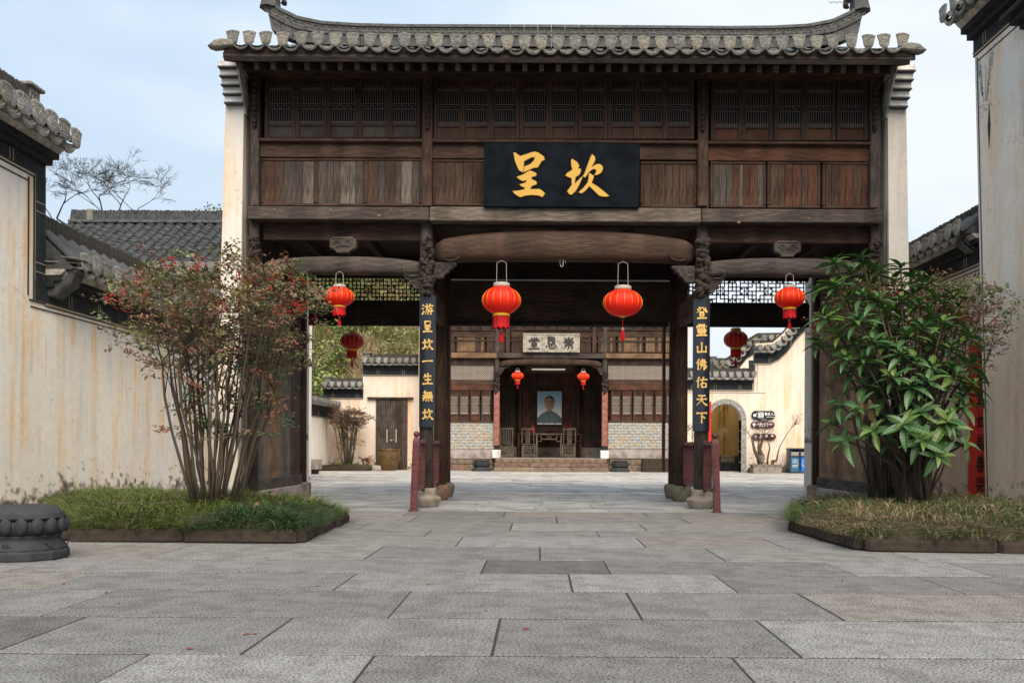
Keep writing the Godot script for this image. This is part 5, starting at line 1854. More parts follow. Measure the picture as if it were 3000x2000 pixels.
	wall_face(R, [[-19.5, 0], [-11.95, 0], [-12.25, 3.95], [-19.5, 3.95]], o, t, n, 0.4, M.wall2)
	coping(R, [Vector3(6.2, 3.5, -12.3), Vector3(6.2, 3.5, -19.5)], n, 0.16, 0.20, 0.33, 0.21, 0.34, 0.21, 0.26, 104, 0)
	st = S()
	prism(st, PackedVector2Array([Vector2(0, 0), Vector2(0.10, 0.0), Vector2(0.22, 0.10), Vector2(0.30, 0.24), Vector2(0.36, 0.3), Vector2(0, 0.3)]), Transform3D(Basis(Vector3(-1, 0, 0), Vector3.UP, Vector3(0, 0, -1)), Vector3(6.2, 3.66, -12.62)), -0.12, 0.12, 0.02)
	put("carved_corbel", st, M.clay, R)
	st = S()
	bx(st, Vector3(6.193, 3.4, -15.9), Vector3(0.014, 0.01, 7.0))
	tube(st, [Vector3(6.19, 3.36, -12.5), Vector3(6.19, 3.30, -12.56), Vector3(6.19, 3.36, -12.62), Vector3(6.19, 3.32, -12.68)], [0.008], 4)
	put("border_line", st, M.line, R)
	# red couplet board at the near end of that wall
	var bd := thing("red_couplet_board", "tall red couplet board with black brush characters beside the right corner wall", "couplet board", Vector3(6.17, 0.1, -12.6))
	box("board", M.red_board, bd, Vector3(6.165, 1.24, -12.33), Vector3(0.05, 2.26, 0.74), 0.01)
	st = S()
	var cs := ["deng", "fo", "zhen", "ru", "wei", "shan2", "le"]
	for i in 7:
		write(st, cs[i], Transform3D(Basis(Vector3(0, 0, 1), Vector3.UP, Vector3(-1, 0, 0)), Vector3(6.14, 2.16 - 0.3 * i, -12.34)), 0.24, 0.13, 0.004)
	put("lettering", st, M.ink, bd)

# ---------------------------------------------------------------- walls of the courtyard
func courtyard_walls() -> void:
	rng.seed = 61
	var X := Vector3(1, 0, 0)
	var N := Vector3(0, 0, 1)
	var A := thing("stepped_wall", "cream stepped wall with a plank door, left of the hall", "wall", Vector3(-5.5, 0, -32))
	var xs := W(1062, 1200, 32.0).x
	var x0 := W(944, 1200, 32.0).x
	var yl := W(1000, 1165, 32.0).y
	var yh := W(1150, 1098, 32.0).y
	wall_face(A, [[-7.6, 0], [-4.0, 0], [-4.0, yh + 0.4], [xs, yh + 0.4], [xs, yl + 0.35], [-7.6, yl + 0.35]], Vector3(0, 0, -32), X, N, 0.35, M.wall2)
	coping(A, [Vector3(x0 + 0.04, yl, -32), Vector3(xs + 0.02, yl, -32)], N, 0.18, 0.2, 0.16, 0.19, 0.3, 0.19, 0.25, 105, 1)
	coping(A, [Vector3(xs + 0.0, yh, -32), Vector3(-3.9, yh, -32)], N, 0.2, 0.2, 0.18, 0.19, 0.3, 0.19, 0.25, 106, 1)
	# door
	var dl := W(1099, 1376, 31.9).x
	var dr := W(1192, 1376, 31.9).x
	var dt := W(1145, 1170, 31.9).y
	box("door_lintel", M.dark_h, A, Vector3((dl + dr) / 2 - 0.05, dt + 0.05, -31.95), Vector3(1.66, 0.07, 0.14), 0.008)
	var door := box("door", M.grey_h, A, Vector3((dl + dr) / 2, dt / 2, -31.985), Vector3(dr - dl, dt, 0.03), 0.0)
	for k in 13:
		var a := lerpf(dl, dr, k / 13.0)
		var b := lerpf(dl, dr, (k + 1) / 13.0)
		box("plank", M[["grey_v", "dark_v", "grey_v"][rng.randi() % 3]], door, Vector3((a + b) / 2, dt / 2, -31.955 + rr(-0.005, 0.005)), Vector3(b - a - 0.008, dt - 0.02, 0.03), 0.005)
	for k in [-0.16, 0.17]:
		box("handle", M.tin, door, Vector3((dl + dr) / 2 + k, 1.22, -31.92), Vector3(0.04, 0.48, 0.03), 0.006)
	box("lock", M.tin, door, Vector3((dl + dr) / 2, 1.06, -31.92), Vector3(0.08, 0.05, 0.03), 0.01)
	# the wall running towards the viewer on the left of the courtyard
	var B := thing("courtyard_wall", "low cream wall along the left side of the inner courtyard", "wall", Vector3(-7.5, 0, -28))
	var n := Vector3(1, 0, 0)
	wall_face(B, [[21.0, 0], [32.0, 0], [32.0, 2.25], [21.0, 2.25]], Vector3(-7.5, 0, 0), Vector3(0, 0, -1), n, 0.35, M.wall)
	coping(B, [Vector3(-7.5, 1.86, -21.0), Vector3(-7.5, 1.86, -31.98)], n, 0.2, 0.22, 0.16, 0.18, 0.3, 0.16, 0.23, 107, 0)
	# right: the wall with the arched opening
	var C := thing("arched_wall", "cream wall with a grey stone arched gateway right of the hall", "wall", Vector3(6.6, 0, -31))
	var Z := 31.0
	var yb := W(2120, 1141, Z).y
	var xstep := W(2214, 1141, Z).x
	var al := W(2080, 1300, Z).x
	var ar := W(2172, 1300, Z).x
	var ac := (al + ar) / 2
	var ra := (ar - al) / 2
	var ys := W(2126, 1183, Z).y - ra
	var pts := [[4.9, 0], [al, 0], [al, ys]]
	for k in 15:
		var a := PI - PI * (k + 1) / 16.0
		pts.append([ac + cos(a) * ra, ys + sin(a) * ra])
	pts.append_array([[ar, ys], [ar, 0], [9.8, 0], [9.8, 6.6], [xstep + 1.9, 6.6], [xstep + 1.5, 5.6], [xstep + 1.0, 4.9], [xstep + 0.6, 4.55], [xstep, 4.5], [xstep, yb + 0.45], [4.9, yb + 0.45]])
	wall_face(C, pts, Vector3(0, 0, -Z), X, N, 0.4, M.wall2)
	coping(C, [Vector3(4.9, yb, -Z), Vector3(xstep - 0.1, yb, -Z)], N, 0.2, 0.2, 0.18, 0.2, 0.3, 0.2, 0.265, 108, 0)
	var y2 := W(2250, 1064, Z).y
	coping(C, [Vector3(xstep - 0.06, y2, -Z), Vector3(xstep + 0.5, y2, -Z), Vector3(xstep + 0.8, y2 + 0.14, -Z), Vector3(xstep + 1.1, y2 + 0.42, -Z), Vector3(xstep + 1.4, y2 + 0.85, -Z), Vector3(xstep + 1.7, y2 + 1.15, -Z), Vector3(xstep + 2.1, y2 + 1.3, -Z), Vector3(9.8, y2 + 1.4, -Z)], N, 0.22, 0.2, 0.18, 0.2, 0.3, 0.2, 0.265, 109, 1)
	var st := S()
	for q in [[xstep - 0.06, (yb + y2) / 2, 0.018, y2 - yb + 0.1], [xstep + 0.06, (yb + y2) / 2 - 0.03, 0.01, y2 - yb + 0.1]]:
		bx(st, Vector3(q[0], q[1], -Z + 0.005), Vector3(q[2], q[3], 0.014))
	bx(st, Vector3(6.4, yb - 0.11, -Z + 0.004), Vector3(3.0, 0.01, 0.012))
	put("border_line", st, M.line, C)
	box("painted_band", M.band, C, Vector3(xstep - 0.16, (yb + y2) / 2 + 0.2, -Z + 0.006), Vector3(0.17, y2 - yb - 0.2, 0.016), 0.0)
	var nst := 17      # the ring of dressed stones
	for k in nst:
		var a0 := PI * k / nst + 0.004
		var a1 := PI * (k + 1) / nst - 0.004
		st = S()
		prism(st, PackedVector2Array([Vector2(cos(a0) * ra, sin(a0) * ra), Vector2(cos(a0) * (ra + 0.18), sin(a0) * (ra + 0.18)), Vector2(cos(a1) * (ra + 0.18), sin(a1) * (ra + 0.18)), Vector2(cos(a1) * ra, sin(a1) * ra)]), Transform3D(Basis(), Vector3(ac, ys, -Z)), -0.41, 0.02, 0.008)
		put("arch_stone", st, M.arch_grey, C)
	for k in 5:
		for s in [-1, 1]:
			box("arch_stone", M.arch_grey, C, Vector3(ac + s * (ra + 0.09), ys * (k + 0.5) / 5.0, -Z - 0.195), Vector3(0.18, ys / 5.0 - 0.006, 0.43), 0.008)
	stone_row(C, "footing_stone", ar + 0.24, 9.6, 0.0, Z - 0.05, 0.17, 0.1, Vector2(0.4, 0.9), ["mossy", "dark_stone", "step1"], 0.02)
	# the stained wall seen through the arch
	var D := thing("alley_wall", "brown weathered wall seen through the arched gateway", "wall", Vector3(7, 0, -33.4))
	wall_face(D, [[5.0, 0.0], [9.2, 0.0], [9.2, 3.4], [5.0, 3.4]], Vector3(0, 0, -33.4), X, N, 0.3, M.wall_old)
	stone_row(D, "footing_stone", 5.2, 9.0, 0.0, 33.25, 0.30, 0.15, Vector2(0.4, 0.9), ["mossy", "dark_stone"], 0.03)
	stone_row(D, "footing_stone", 5.2, 9.0, 0.3, 33.3, 0.28, 0.12, Vector2(0.3, 0.7), ["mossy", "step1", "dark_stone"], 0.03)
	box("return_wall", M.wall_old, D, Vector3(8.6, 1.7, -32.4), Vector3(0.3, 3.4, 2.0), 0.0)
	# the curved gable of the house behind
	var E := thing("gable_house", "house behind the arched wall with a curved slate-topped gable", "house", Vector3(8, 0, -37))
	var zg := 37.0
	var g0 := W(2082, 1080, zg)
	var gp := [Vector3(g0.x, g0.y - 0.3, -zg), Vector3(g0.x + 0.7, g0.y - 0.3, -zg), Vector3(g0.x + 1.1, g0.y - 0.05, -zg), Vector3(g0.x + 1.5, g0.y + 0.45, -zg), Vector3(g0.x + 2.0, g0.y + 0.75, -zg), Vector3(g0.x + 4.0, g0.y + 0.8, -zg)]
	var poly := [[g0.x - 0.05, 0.0], [g0.x + 4.0, 0.0]]
	for k in gp.size():
		poly.append([gp[-1 - k].x, gp[-1 - k].y + 0.3])
	wall_face(E, poly, Vector3(0, 0, -zg), X, N, 0.4, M.wall_grey)
	coping(E, gp, N, 0.2, 0.2, 0.16, 0.22, 0.3, 0.22, 0.3, 110, 1)
	for k in 6:
		box("roof_course", M.roof_tile1, E, Vector3(g0.x + 2.2, 3.6 + 0.22 * k, -38.0 - 0.4 * k), Vector3(4.4, 0.1, 0.5), 0.0)

# ---------------------------------------------------------------- the house behind the left wall
func left_house() -> void:
	rng.seed = 33
	var x0 := -10.6
	var x1 := -5.75
	var Hs := thing("left_house", "low house behind the left wall with a grey barrel-tiled roof", "house", Vector3(-8.2, 0, -19.5))
	var ze := 17.6
	var zr := 20.1
	var ye := 4.30
	var yr := 5.86
	box("front_wall", M.wall, Hs, Vector3((x0 + x1) / 2, 2.1, -18.2), Vector3(x1 - x0, 4.2, 0.3), 0.0)
	box("rear_wall", M.wall, Hs, Vector3((x0 + x1) / 2, 2.1, -22.2), Vector3(x1 - x0, 4.2, 0.3), 0.0)
	var st := S()
	var sl := Vector2(zr - ze, yr - ye)
	var ang := atan2(sl.y, sl.x)
	bx(st, Vector3((x0 + x1) / 2, (ye + yr) / 2 - 0.04, -(ze + zr) / 2), Vector3(x1 - x0, 0.06, sl.length()), 0.0, Basis(Vector3.RIGHT, ang))
	bx(st, Vector3((x0 + x1) / 2, (ye + yr) / 2 - 0.04, -(zr + zr - ze + zr) / 2), Vector3(x1 - x0, 0.06, sl.length()), 0.0, Basis(Vector3.RIGHT, -ang))
	put("roof", st, M.roof_tile1, Hs)
	var rows := 22
	var per := 13
	var B := Basis(Vector3.RIGHT, ang)
	for i in rows:
		var x := lerpf(x0 + 0.1, x1 - 0.1, i / (rows - 1.0))
		for k in per:
			var u := (k + 0.0) / per
			var p := Vector3(x + rr(-0.012, 0.012), lerpf(ye, yr, u) + 0.05 + rr(-0.008, 0.012), -lerpf(ze, zr, u))
			var j := B * Basis(Vector3.RIGHT, -0.16) * Basis(Vector3.UP, rr(-0.06, 0.06))
			put("roof_tile", cover_mesh(), M["roof_tile%d" % (rng.randi() % 2)], Hs, Transform3D(j.scaled_local(Vector3(0.24, 0.24, 0.34)), p))
	var extra := []
	for i in rows:      # the second layer of lips between them, too many to lift one by one
		var x := lerpf(x0 + 0.1, x1 - 0.1, i / (rows - 1.0))
		for k in per:
			for e in [0.33, 0.66]:
				var u: float = (k + e) / per
				var j := B * Basis(Vector3.RIGHT, -0.16) * Basis(Vector3.UP, rr(-0.06, 0.06))
				extra.append(Transform3D(j.scaled_local(Vector3(0.24, 0.24, 0.34)), Vector3(x + rr(-0.012, 0.012), lerpf(ye, yr, u) + 0.05 + rr(-0.008, 0.012), -lerpf(ze, zr, u))))
	var tints := []
	for i in extra.size():
		tints.append(Color.WHITE)
	many("roof_tiles", cover_mesh(), M.roof_tile0, extra, tints, Hs)
	for i in rows:
		var x := lerpf(x0 + 0.1, x1 - 0.1, i / (rows - 1.0))
		put("eave_tile", fan_mesh(), M.clay2, Hs, Transform3D(Basis().scaled(Vector3.ONE * 0.2), Vector3(x, ye - 0.02, -ze + 0.03)))
		put("drip_tile", drip_mesh(), M.clay, Hs, Transform3D(Basis().scaled(Vector3(0.18, 0.18, 0.2)), Vector3(x + 0.11, ye - 0.03, -ze + 0.02)))
	st = S()
	var x := x0
	while x < x1:
		var w := rr(0.016, 0.03)
		bx(st, Vector3(x, yr + 0.15 + rr(-0.015, 0.015), -zr), Vector3(w * 0.8, 0.27, 0.2), 0.0, Basis(Vector3.BACK, -0.22 + rr(-0.08, 0.08)))
		x += w
	put("ridge_slates", st, M.roof_tile0, Hs, Transform3D(), "stuff")
	box("ridge_bed", M.clay_plain, Hs, Vector3((x0 + x1) / 2, yr + 0.0, -zr + 0.06), Vector3(x1 - x0, 0.08, 0.34), 0.01)
	box("mortar_patch", M.clay2, Hs, Vector3(W(268, 625, zr).x, yr + 0.16, -zr + 0.02), Vector3(0.14, 0.3, 0.24), 0.03)
	for k in 18:
		box("ridge_tile", M["roof_tile%d" % (k % 2)], Hs, Vector3(x0 + 0.2 + 0.27 * k, yr + 0.0, -zr + 0.24), Vector3(0.25, 0.03, 0.16), 0.008, Basis(Vector3.RIGHT, ang) * Basis(Vector3.BACK, rr(-0.05, 0.05)))

# ---------------------------------------------------------------- hill and tree
func crest(x: float) -> float:
	return 14.5 * smoothstep(7.0, -14.0, x) + 0.9 * sin(x * 0.5) - 0.5

func hill_y(x: float, z: float) -> float:
	return crest(x * 60.0 / maxf(z, 30.0)) * smoothstep(34.0, 62.0, z) + 0.35 * sin(x * 1.3 + z) * smoothstep(35, 42, z)

func hillside() -> void:
	rng.seed = 81
	var st := S(true)
	var nx := 60
	var nz := 30
	for i in nx:
		for j in nz:
			var q := []
			for k in [[0, 0], [0, 1], [1, 1], [1, 0]]:
				var x: float = -70.0 + (i + k[0]) * 85.0 / nx
				var z: float = 33.0 + pow((j + k[1]) / float(nz), 1.5) * 90.0
				q.append(Vector3(x, hill_y(x, z) - 0.1, -z))
			quad(st, q[0], q[1], q[2], q[3])
	var h := put("hill", st, M.hill)
	h.set_meta("kind", "structure")
	var tuft := S()      # a reed tuft: bent blades fanning out
	for b in 9:
		var a := TAU * b / 9 + rr(-0.3, 0.3)
		var out := Vector3(cos(a), 0, sin(a))
		var side := Vector3(-out.z, 0, out.x) * 0.022
		var p := Vector3.ZERO
		var len_ := rr(0.7, 1.1)
		for s in 3:
			var q := Vector3(0, (s + 1) / 3.0 * len_ * (1.0 - 0.09 * s), 0) + out * pow((s + 1) / 3.0, 2.0) * rr(0.25, 0.6)
			var w0 := 1.0 - s / 3.0
			var w1 := 1.0 - (s + 1) / 3.2
			quad(tuft, p - side * w0, q - side * w1, q + side * w1, p + side * w0)
			p = q
	var tm := mesh_of(tuft)
	var fn := FastNoiseLite.new()
	fn.seed = 12
	fn.frequency = 0.16
	var where := []
	var tint := []
	for i in 24000:
		var z := 37.0 + pow(rng.randf(), 1.1) * 28.0
		var x := rr(-26.0, 3.0) * z / 55.0
		var y := hill_y(x, z)
		var v := fn.get_noise_2d(x, z * 1.2) + 0.25 * rr(-1, 1)
		var px := CX + x / z * F
		v += 0.35 * exp(-pow((px - 1130.0) / 90.0, 2.0)) - 0.06
		var c := Color(0.40, 0.31, 0.19).lerp(Color(0.55, 0.45, 0.31), rng.randf()) if v > 0.08 else Color(0.15, 0.19, 0.05).lerp(Color(0.32, 0.32, 0.11), rng.randf())
		var s := rr(0.8, 1.5) * (1.25 if v > 0.08 else 0.75)
		where.append(Transform3D(Basis(Vector3.UP, rr(0, TAU)).scaled(Vector3(s, s, s)), Vector3(x, y - 0.1, -z)))
		tint.append(c)
	many("hill_grass", tm, M.reed, where, tint)
	var leaf := S()
	for i in 60:
		var p := Vector3(rr(-1, 1), rr(-0.6, 1), rr(-1, 1)).normalized() * rr(0.5, 1.0) * 0.5
		var B := Basis.from_euler(Vector3(rr(-1, 1), rr(0, TAU), rr(-1, 1)))
		quad(leaf, p + B * Vector3(-0.03, 0, 0), p + B * Vector3(0, 0.02, 0.055), p + B * Vector3(0.03, 0, 0), p + B * Vector3(0, -0.01, -0.055))
	var lm := mesh_of(leaf)
	where = []
	tint = []
	for i in 4200:
		var z := 37.0 + rng.randf() * 27.0
		var x := rr(-26.0, 3.0) * z / 55.0
		var v := fn.get_noise_2d(x + 50, z * 1.2 + 20)
		if v < 0.06:
			continue
		var s := rr(0.8, 2.2)
		where.append(Transform3D(Basis(Vector3.UP, rr(0, TAU)).scaled(Vector3(s, s, s)), Vector3(x, hill_y(x, z) + s * rr(0.1, 0.8), -z)))
		tint.append(Color(0.08, 0.125, 0.03).lerp(Color(0.25, 0.29, 0.08), rng.randf()))
	many("hill_shrubbery", lm, M.leaf, where, tint)
	h.set_meta("label", "slope of dry reeds and green scrub rising behind the courtyard")

func grow(st: SurfaceTool, p: Vector3, d: Vector3, len_: float, r: float, depth: int) -> void:
	var pts := [p]
	var rad := [r]
	var q := p
	var dd := d
	for k in 3:
		dd = (dd + Vector3(rr(-0.2, 0.2), rr(-0.08, 0.10), rr(-0.2, 0.2))).normalized()
		q += dd * len_ / 3.0
		pts.append(q)
		rad.append(r * (1.0 - 0.14 * (k + 1)))
	tube(st, pts, rad, 5 if depth > 3 else 3, false)
	if depth <= 0:
		return
	var n := 2 if depth > 4 else 3
	for k in n:
		var side := Vector3(rr(-1.3, 1.3), rr(-0.45, 0.45), rr(-0.9, 0.9))
		var nd := (dd * rr(0.7, 1.0) + side * rr(0.5, 0.85)).normalized()
		var at: Vector3 = pts[3] if k == 0 else pts[1 + (k % 2)].lerp(pts[3], rng.randf())
		grow(st, at, nd, len_ * rr(0.66, 0.9), maxf(r * 0.62, 0.0045), depth - 1)

func bare_tree() -> void:
	rng.seed = 207
	var base := W(290, 700, 28.0)
	var o := thing("bare_tree", "leafless tree branching above the grey tiled roof on the left", "tree", Vector3(base.x, 0, base.z))
	var st := S(true)
	tube(st, [Vector3(base.x, 0, base.z), Vector3(base.x - 0.1, 3.0, base.z), Vector3(base.x, base.y, base.z)], [0.25, 0.2, 0.16], 10)
	put("trunk", st, M.bark, o)
	var limbs := [[300, 640, Vector3(-0.08, 1, 0), 1.35, 0.03], [165, 640, Vector3(0.6, 1, 0), 1.2, 0.028], [340, 640, Vector3(0.35, 1, 0), 1.15, 0.026], [310, 640, Vector3(-0.6, 0.9, 0), 1.05, 0.02], [370, 650, Vector3(0.75, 0.8, 0), 1.1, 0.022], [150, 640, Vector3(-0.3, 1, 0), 0.9, 0.02]]
	for q in limbs:
		st = S(true)
		var p := W(q[0], q[1], 28.0)
		tube(st, [Vector3(base.x, base.y - 0.3, base.z), p], [0.1, q[4]], 6)
		grow(st, p, q[2].normalized(), q[3] * 0.54, q[4], 6)
		put("branch", st, M.bark_dark, o)

# ---------------------------------------------------------------- boards, lanterns
func traced(v: Array, at: Vector3, k: float) -> PackedVector2Array:      # outline points measured on the board, in its own plane
	var p := PackedVector2Array()
	for i in range(0, v.size(), 2):
		p.append(Vector2((v[i] - 1176.0) * k, (660.0 - v[i + 1]) * k))
	return p

func boards_and_lanterns() -> void:
	rng.seed = 91
	# the name board
	var a := W(1418, 418, 12.28)
	var b := W(1874, 607, 12.28)
	var c := (a + b) / 2
	var P := thing("name_board", "wide black name board with two large gold characters under the windows", "sign board", Vector3(c.x, b.y, -12.28))
	box("board", M.lacquer_dull, P, c + Vector3(0, 0, -0.035), Vector3(b.x - a.x, a.y - b.y, 0.07), 0.008, Basis(Vector3.RIGHT, 0.03))
	var k := 0.13605 * 12.28 / F
	var o := W(1640, 509.8, 12.28)
	var glyphs := [
		[[170, 215, 215, 210, 320, 285, 420, 255, 560, 205, 640, 190, 720, 215, 840, 300, 855, 375, 790, 400, 700, 540, 620, 545, 392, 640, 409, 512, 540, 455, 615, 375, 635, 315, 560, 325, 410, 405, 405, 510, 388, 640, 300, 605, 250, 510, 205, 390],
		[530, 592, 640, 630, 685, 670, 670, 715, 570, 745, 575, 780, 660, 815, 690, 855, 675, 900, 580, 930, 545, 990, 740, 985, 800, 1020, 868, 1085, 810, 1168, 700, 1130, 560, 1125, 430, 1140, 330, 1175, 260, 1140, 190, 1090, 155, 1035, 300, 1020, 400, 1000, 425, 970, 350, 940, 300, 895, 440, 850, 455, 800, 385, 832, 300, 790, 240, 735, 380, 680]],
		[[1435, 335, 1540, 400, 1600, 480, 1575, 550, 1635, 545, 1630, 620, 1600, 685, 1520, 740, 1500, 865, 1670, 700, 1660, 760, 1590, 920, 1520, 1040, 1440, 1110, 1390, 1110, 1330, 1035, 1430, 900, 1425, 760, 1350, 735, 1290, 700, 1330, 640, 1440, 575, 1415, 480, 1412, 370],
		[1870, 235, 1930, 290, 1945, 350, 1915, 430, 1860, 515, 1960, 450, 2040, 445, 2100, 495, 2110, 560, 2070, 640, 1990, 685, 1915, 690, 1950, 620, 1960, 585, 1910, 560, 1850, 590, 1790, 650, 1740, 730, 1700, 745, 1665, 710, 1700, 660, 1760, 490, 1830, 300],
		[1820, 640, 1885, 685, 1915, 690, 1905, 760, 1870, 850, 2000, 930, 2130, 1030, 2255, 1135, 2150, 1155, 2030, 1135, 1950, 1060, 1815, 930, 1730, 1030, 1650, 1085, 1575, 1060, 1680, 960, 1770, 850, 1790, 760, 1795, 660]]]
	for g in glyphs:
		var st := S()
		var i := 0
		for v in g:
			prism(st, traced(v, o, k), Transform3D(Basis(Vector3.RIGHT, 0.03), o + Vector3(0, 0, 0.001)), 0.0, 0.022 + 0.0007 * i, 0.007)
			i += 1
		put("gold_character", st, M.gold, P)
	# the two couplet boards on the front columns
	var cs := [["you", "cheng", "kan", "yi", "sheng", "wu", "kan"], ["deng", "ling", "shan", "fo", "you2", "tian", "xia"]]
	var ys := [[906, 956, 1009, 1057, 1109, 1161, 1214], [916, 967, 1018, 1068, 1120, 1172, 1223]]
	var bx_ := [[1229, 1274, 866, 1251], [2032, 2079, 876, 1263]]
	for s in 2:
		var q: Array = bx_[s]
		var p0 := W(q[0], q[2], 12.46)
		var p1 := W(q[1], q[3], 12.46)
		var m := (p0 + p1) / 2
		var label: String = ["black couplet board with seven gold characters on the left front column", "black couplet board with seven gold characters on the right front column"][s]
		var B := thing("couplet_board", label, "couplet board", Vector3(m.x, p1.y, -12.46), "couplet boards on the front columns")
		var st := S()      # gently rounded, as if cut from a pipe
		var rings := []
		for y in [p0.y, p1.y]:
			var ring := PackedVector3Array()
			for i in 9:
				var x: float = (i / 8.0 - 0.5) * (p1.x - p0.x)
				ring.append(Vector3(m.x + x, y, m.z + 0.02 - x * x * 1.6))
			for i in 9:
				var x: float = (0.5 - i / 8.0) * (p1.x - p0.x)
				ring.append(Vector3(m.x + x, y, m.z - 0.01 - x * x * 1.6))
			rings.append(ring)
		loft(st, rings)
		put("board", st, M.lacquer, B)
		for i in 7:
			st = S()
			var w := W((q[0] + q[1]) / 2.0 + 1.0, ys[s][i], 12.43)
			write(st, cs[s][i], Transform3D(Basis(), Vector3(w.x, w.y, m.z + 0.014)), 0.170, 0.145, 0.016, 0.98)
			put("gold_character", st, M.gilt, B)
	# the hall's board
	a = W(1532, 976, 31.3)
	b = W(1699, 1033, 31.3)
	c = (a + b) / 2
	var Hb := thing("hall_board", "weathered whitish name board with three black characters over the hall's middle bay", "sign board", Vector3(c.x, b.y, -31.3))
	box("board", M.board_white, Hb, c, Vector3(b.x - a.x, a.y - b.y, 0.05), 0.01)
	var st := S()
	for s in [-1, 1]:
		bx(st, c + Vector3(s * ((b.x - a.x) / 2 - 0.03), 0, 0.03), Vector3(0.045, a.y - b.y - 0.02, 0.024), 0.006)
		bx(st, c + Vector3(0, s * ((a.y - b.y) / 2 - 0.03), 0.031), Vector3(b.x - a.x - 0.02, 0.04, 0.024), 0.006)
	put("frame", st, M.board_white, Hb)
	var xs := [1565, 1615, 1666]
	for i in 3:
		st = S()
		var w := W(xs[i], 1005.5, 31.27)
		write(st, ["tang", "en", "chong"][i], Transform3D(Basis(), Vector3(w.x, w.y, -31.272)), 0.44, 0.15, 0.012)
		put("black_character", st, M.ash, Hb)
	for x in [1557, 1671]:
		box("bracket_peg", M.red_v, Hb, W(x, 1032, 31.24), Vector3(0.1, 0.05, 0.06), 0.015)
	# lanterns: [x, y of the globe's middle, z, globe width, height, hang y, skirt, old, label]
	var ls := [
		[1469, 880, 12.42, 114, 82, 763, true, false, "bright red lantern with fringe skirt, left one under the middle beam"],
		[1825, 887, 12.42, 116, 79, 766, false, false, "bright red lantern with a bare tassel, right one under the middle beam"],
		[994, 869, 12.42, 86, 56, 795, true, false, "small bright red lantern below the left side beam"],
		[2314, 873, 12.42, 88, 60, 800, true, false, "small bright red lantern below the right side beam behind leaves"],
		[1031, 999, 15.5, 70, 50, 950, true, true, "deep red lantern hanging low at the rear left, before the hill"],
		[2156, 994, 15.5, 71, 52, 955, true, true, "deep red lantern hanging low at the rear right, before the sky"],
		[1516.5, 1101, 31.0, 35, 25, 1078, true, false, "small red lantern in the hall's middle bay, left of the portrait"],
		[1709, 1103, 31.0, 35, 25, 1079, true, false, "small red lantern in the hall's middle bay, right of the portrait"]]
	for q in ls:
		lantern(q)
	# empty hook under the middle beam
	var hk := thing("hook", "bare iron hook under the middle of the arched beam", "hook", W(1650, 772, 12.5))
	st = S()
	var hp := W(1650, 759, 12.5)
	tube(st, [hp, hp + Vector3(0, -0.09, 0), hp + Vector3(-0.015, -0.11, 0), hp + Vector3(-0.035, -0.1, 0), hp + Vector3(-0.035, -0.07, 0)], [0.006], 5)
	put("iron", st, M.wire, hk)
	st = S()
	for e in [-0.04, 0.03]:
		tube(st, [hp + Vector3(e, -0.01, 0.0), hp + Vector3(e * 1.2, -0.06, 0.01)], [0.003], 4)
	put("wire_end", st, M.wire, hk)
	# a small camera fixed on the left rear wall end
	var cp := W(908, 1068, 15.6)
	var cam := thing("security_camera", "small grey outdoor camera on the left rear pier of the gate", "camera", cp)
	st = S()
	bx(st, cp + Vector3(0.02, 0, 0.03), Vector3(0.07, 0.08, 0.16), 0.02)
	put("body", st, M.tin, cam)
	st = S()
	tube(st, [cp + Vector3(-0.05, 0.04, -0.02), cp + Vector3(0.0, 0.1, 0.0), cp + Vector3(0.02, 0.04, 0.03)], [0.014], 6)
	put("arm", st, M.tin, cam)

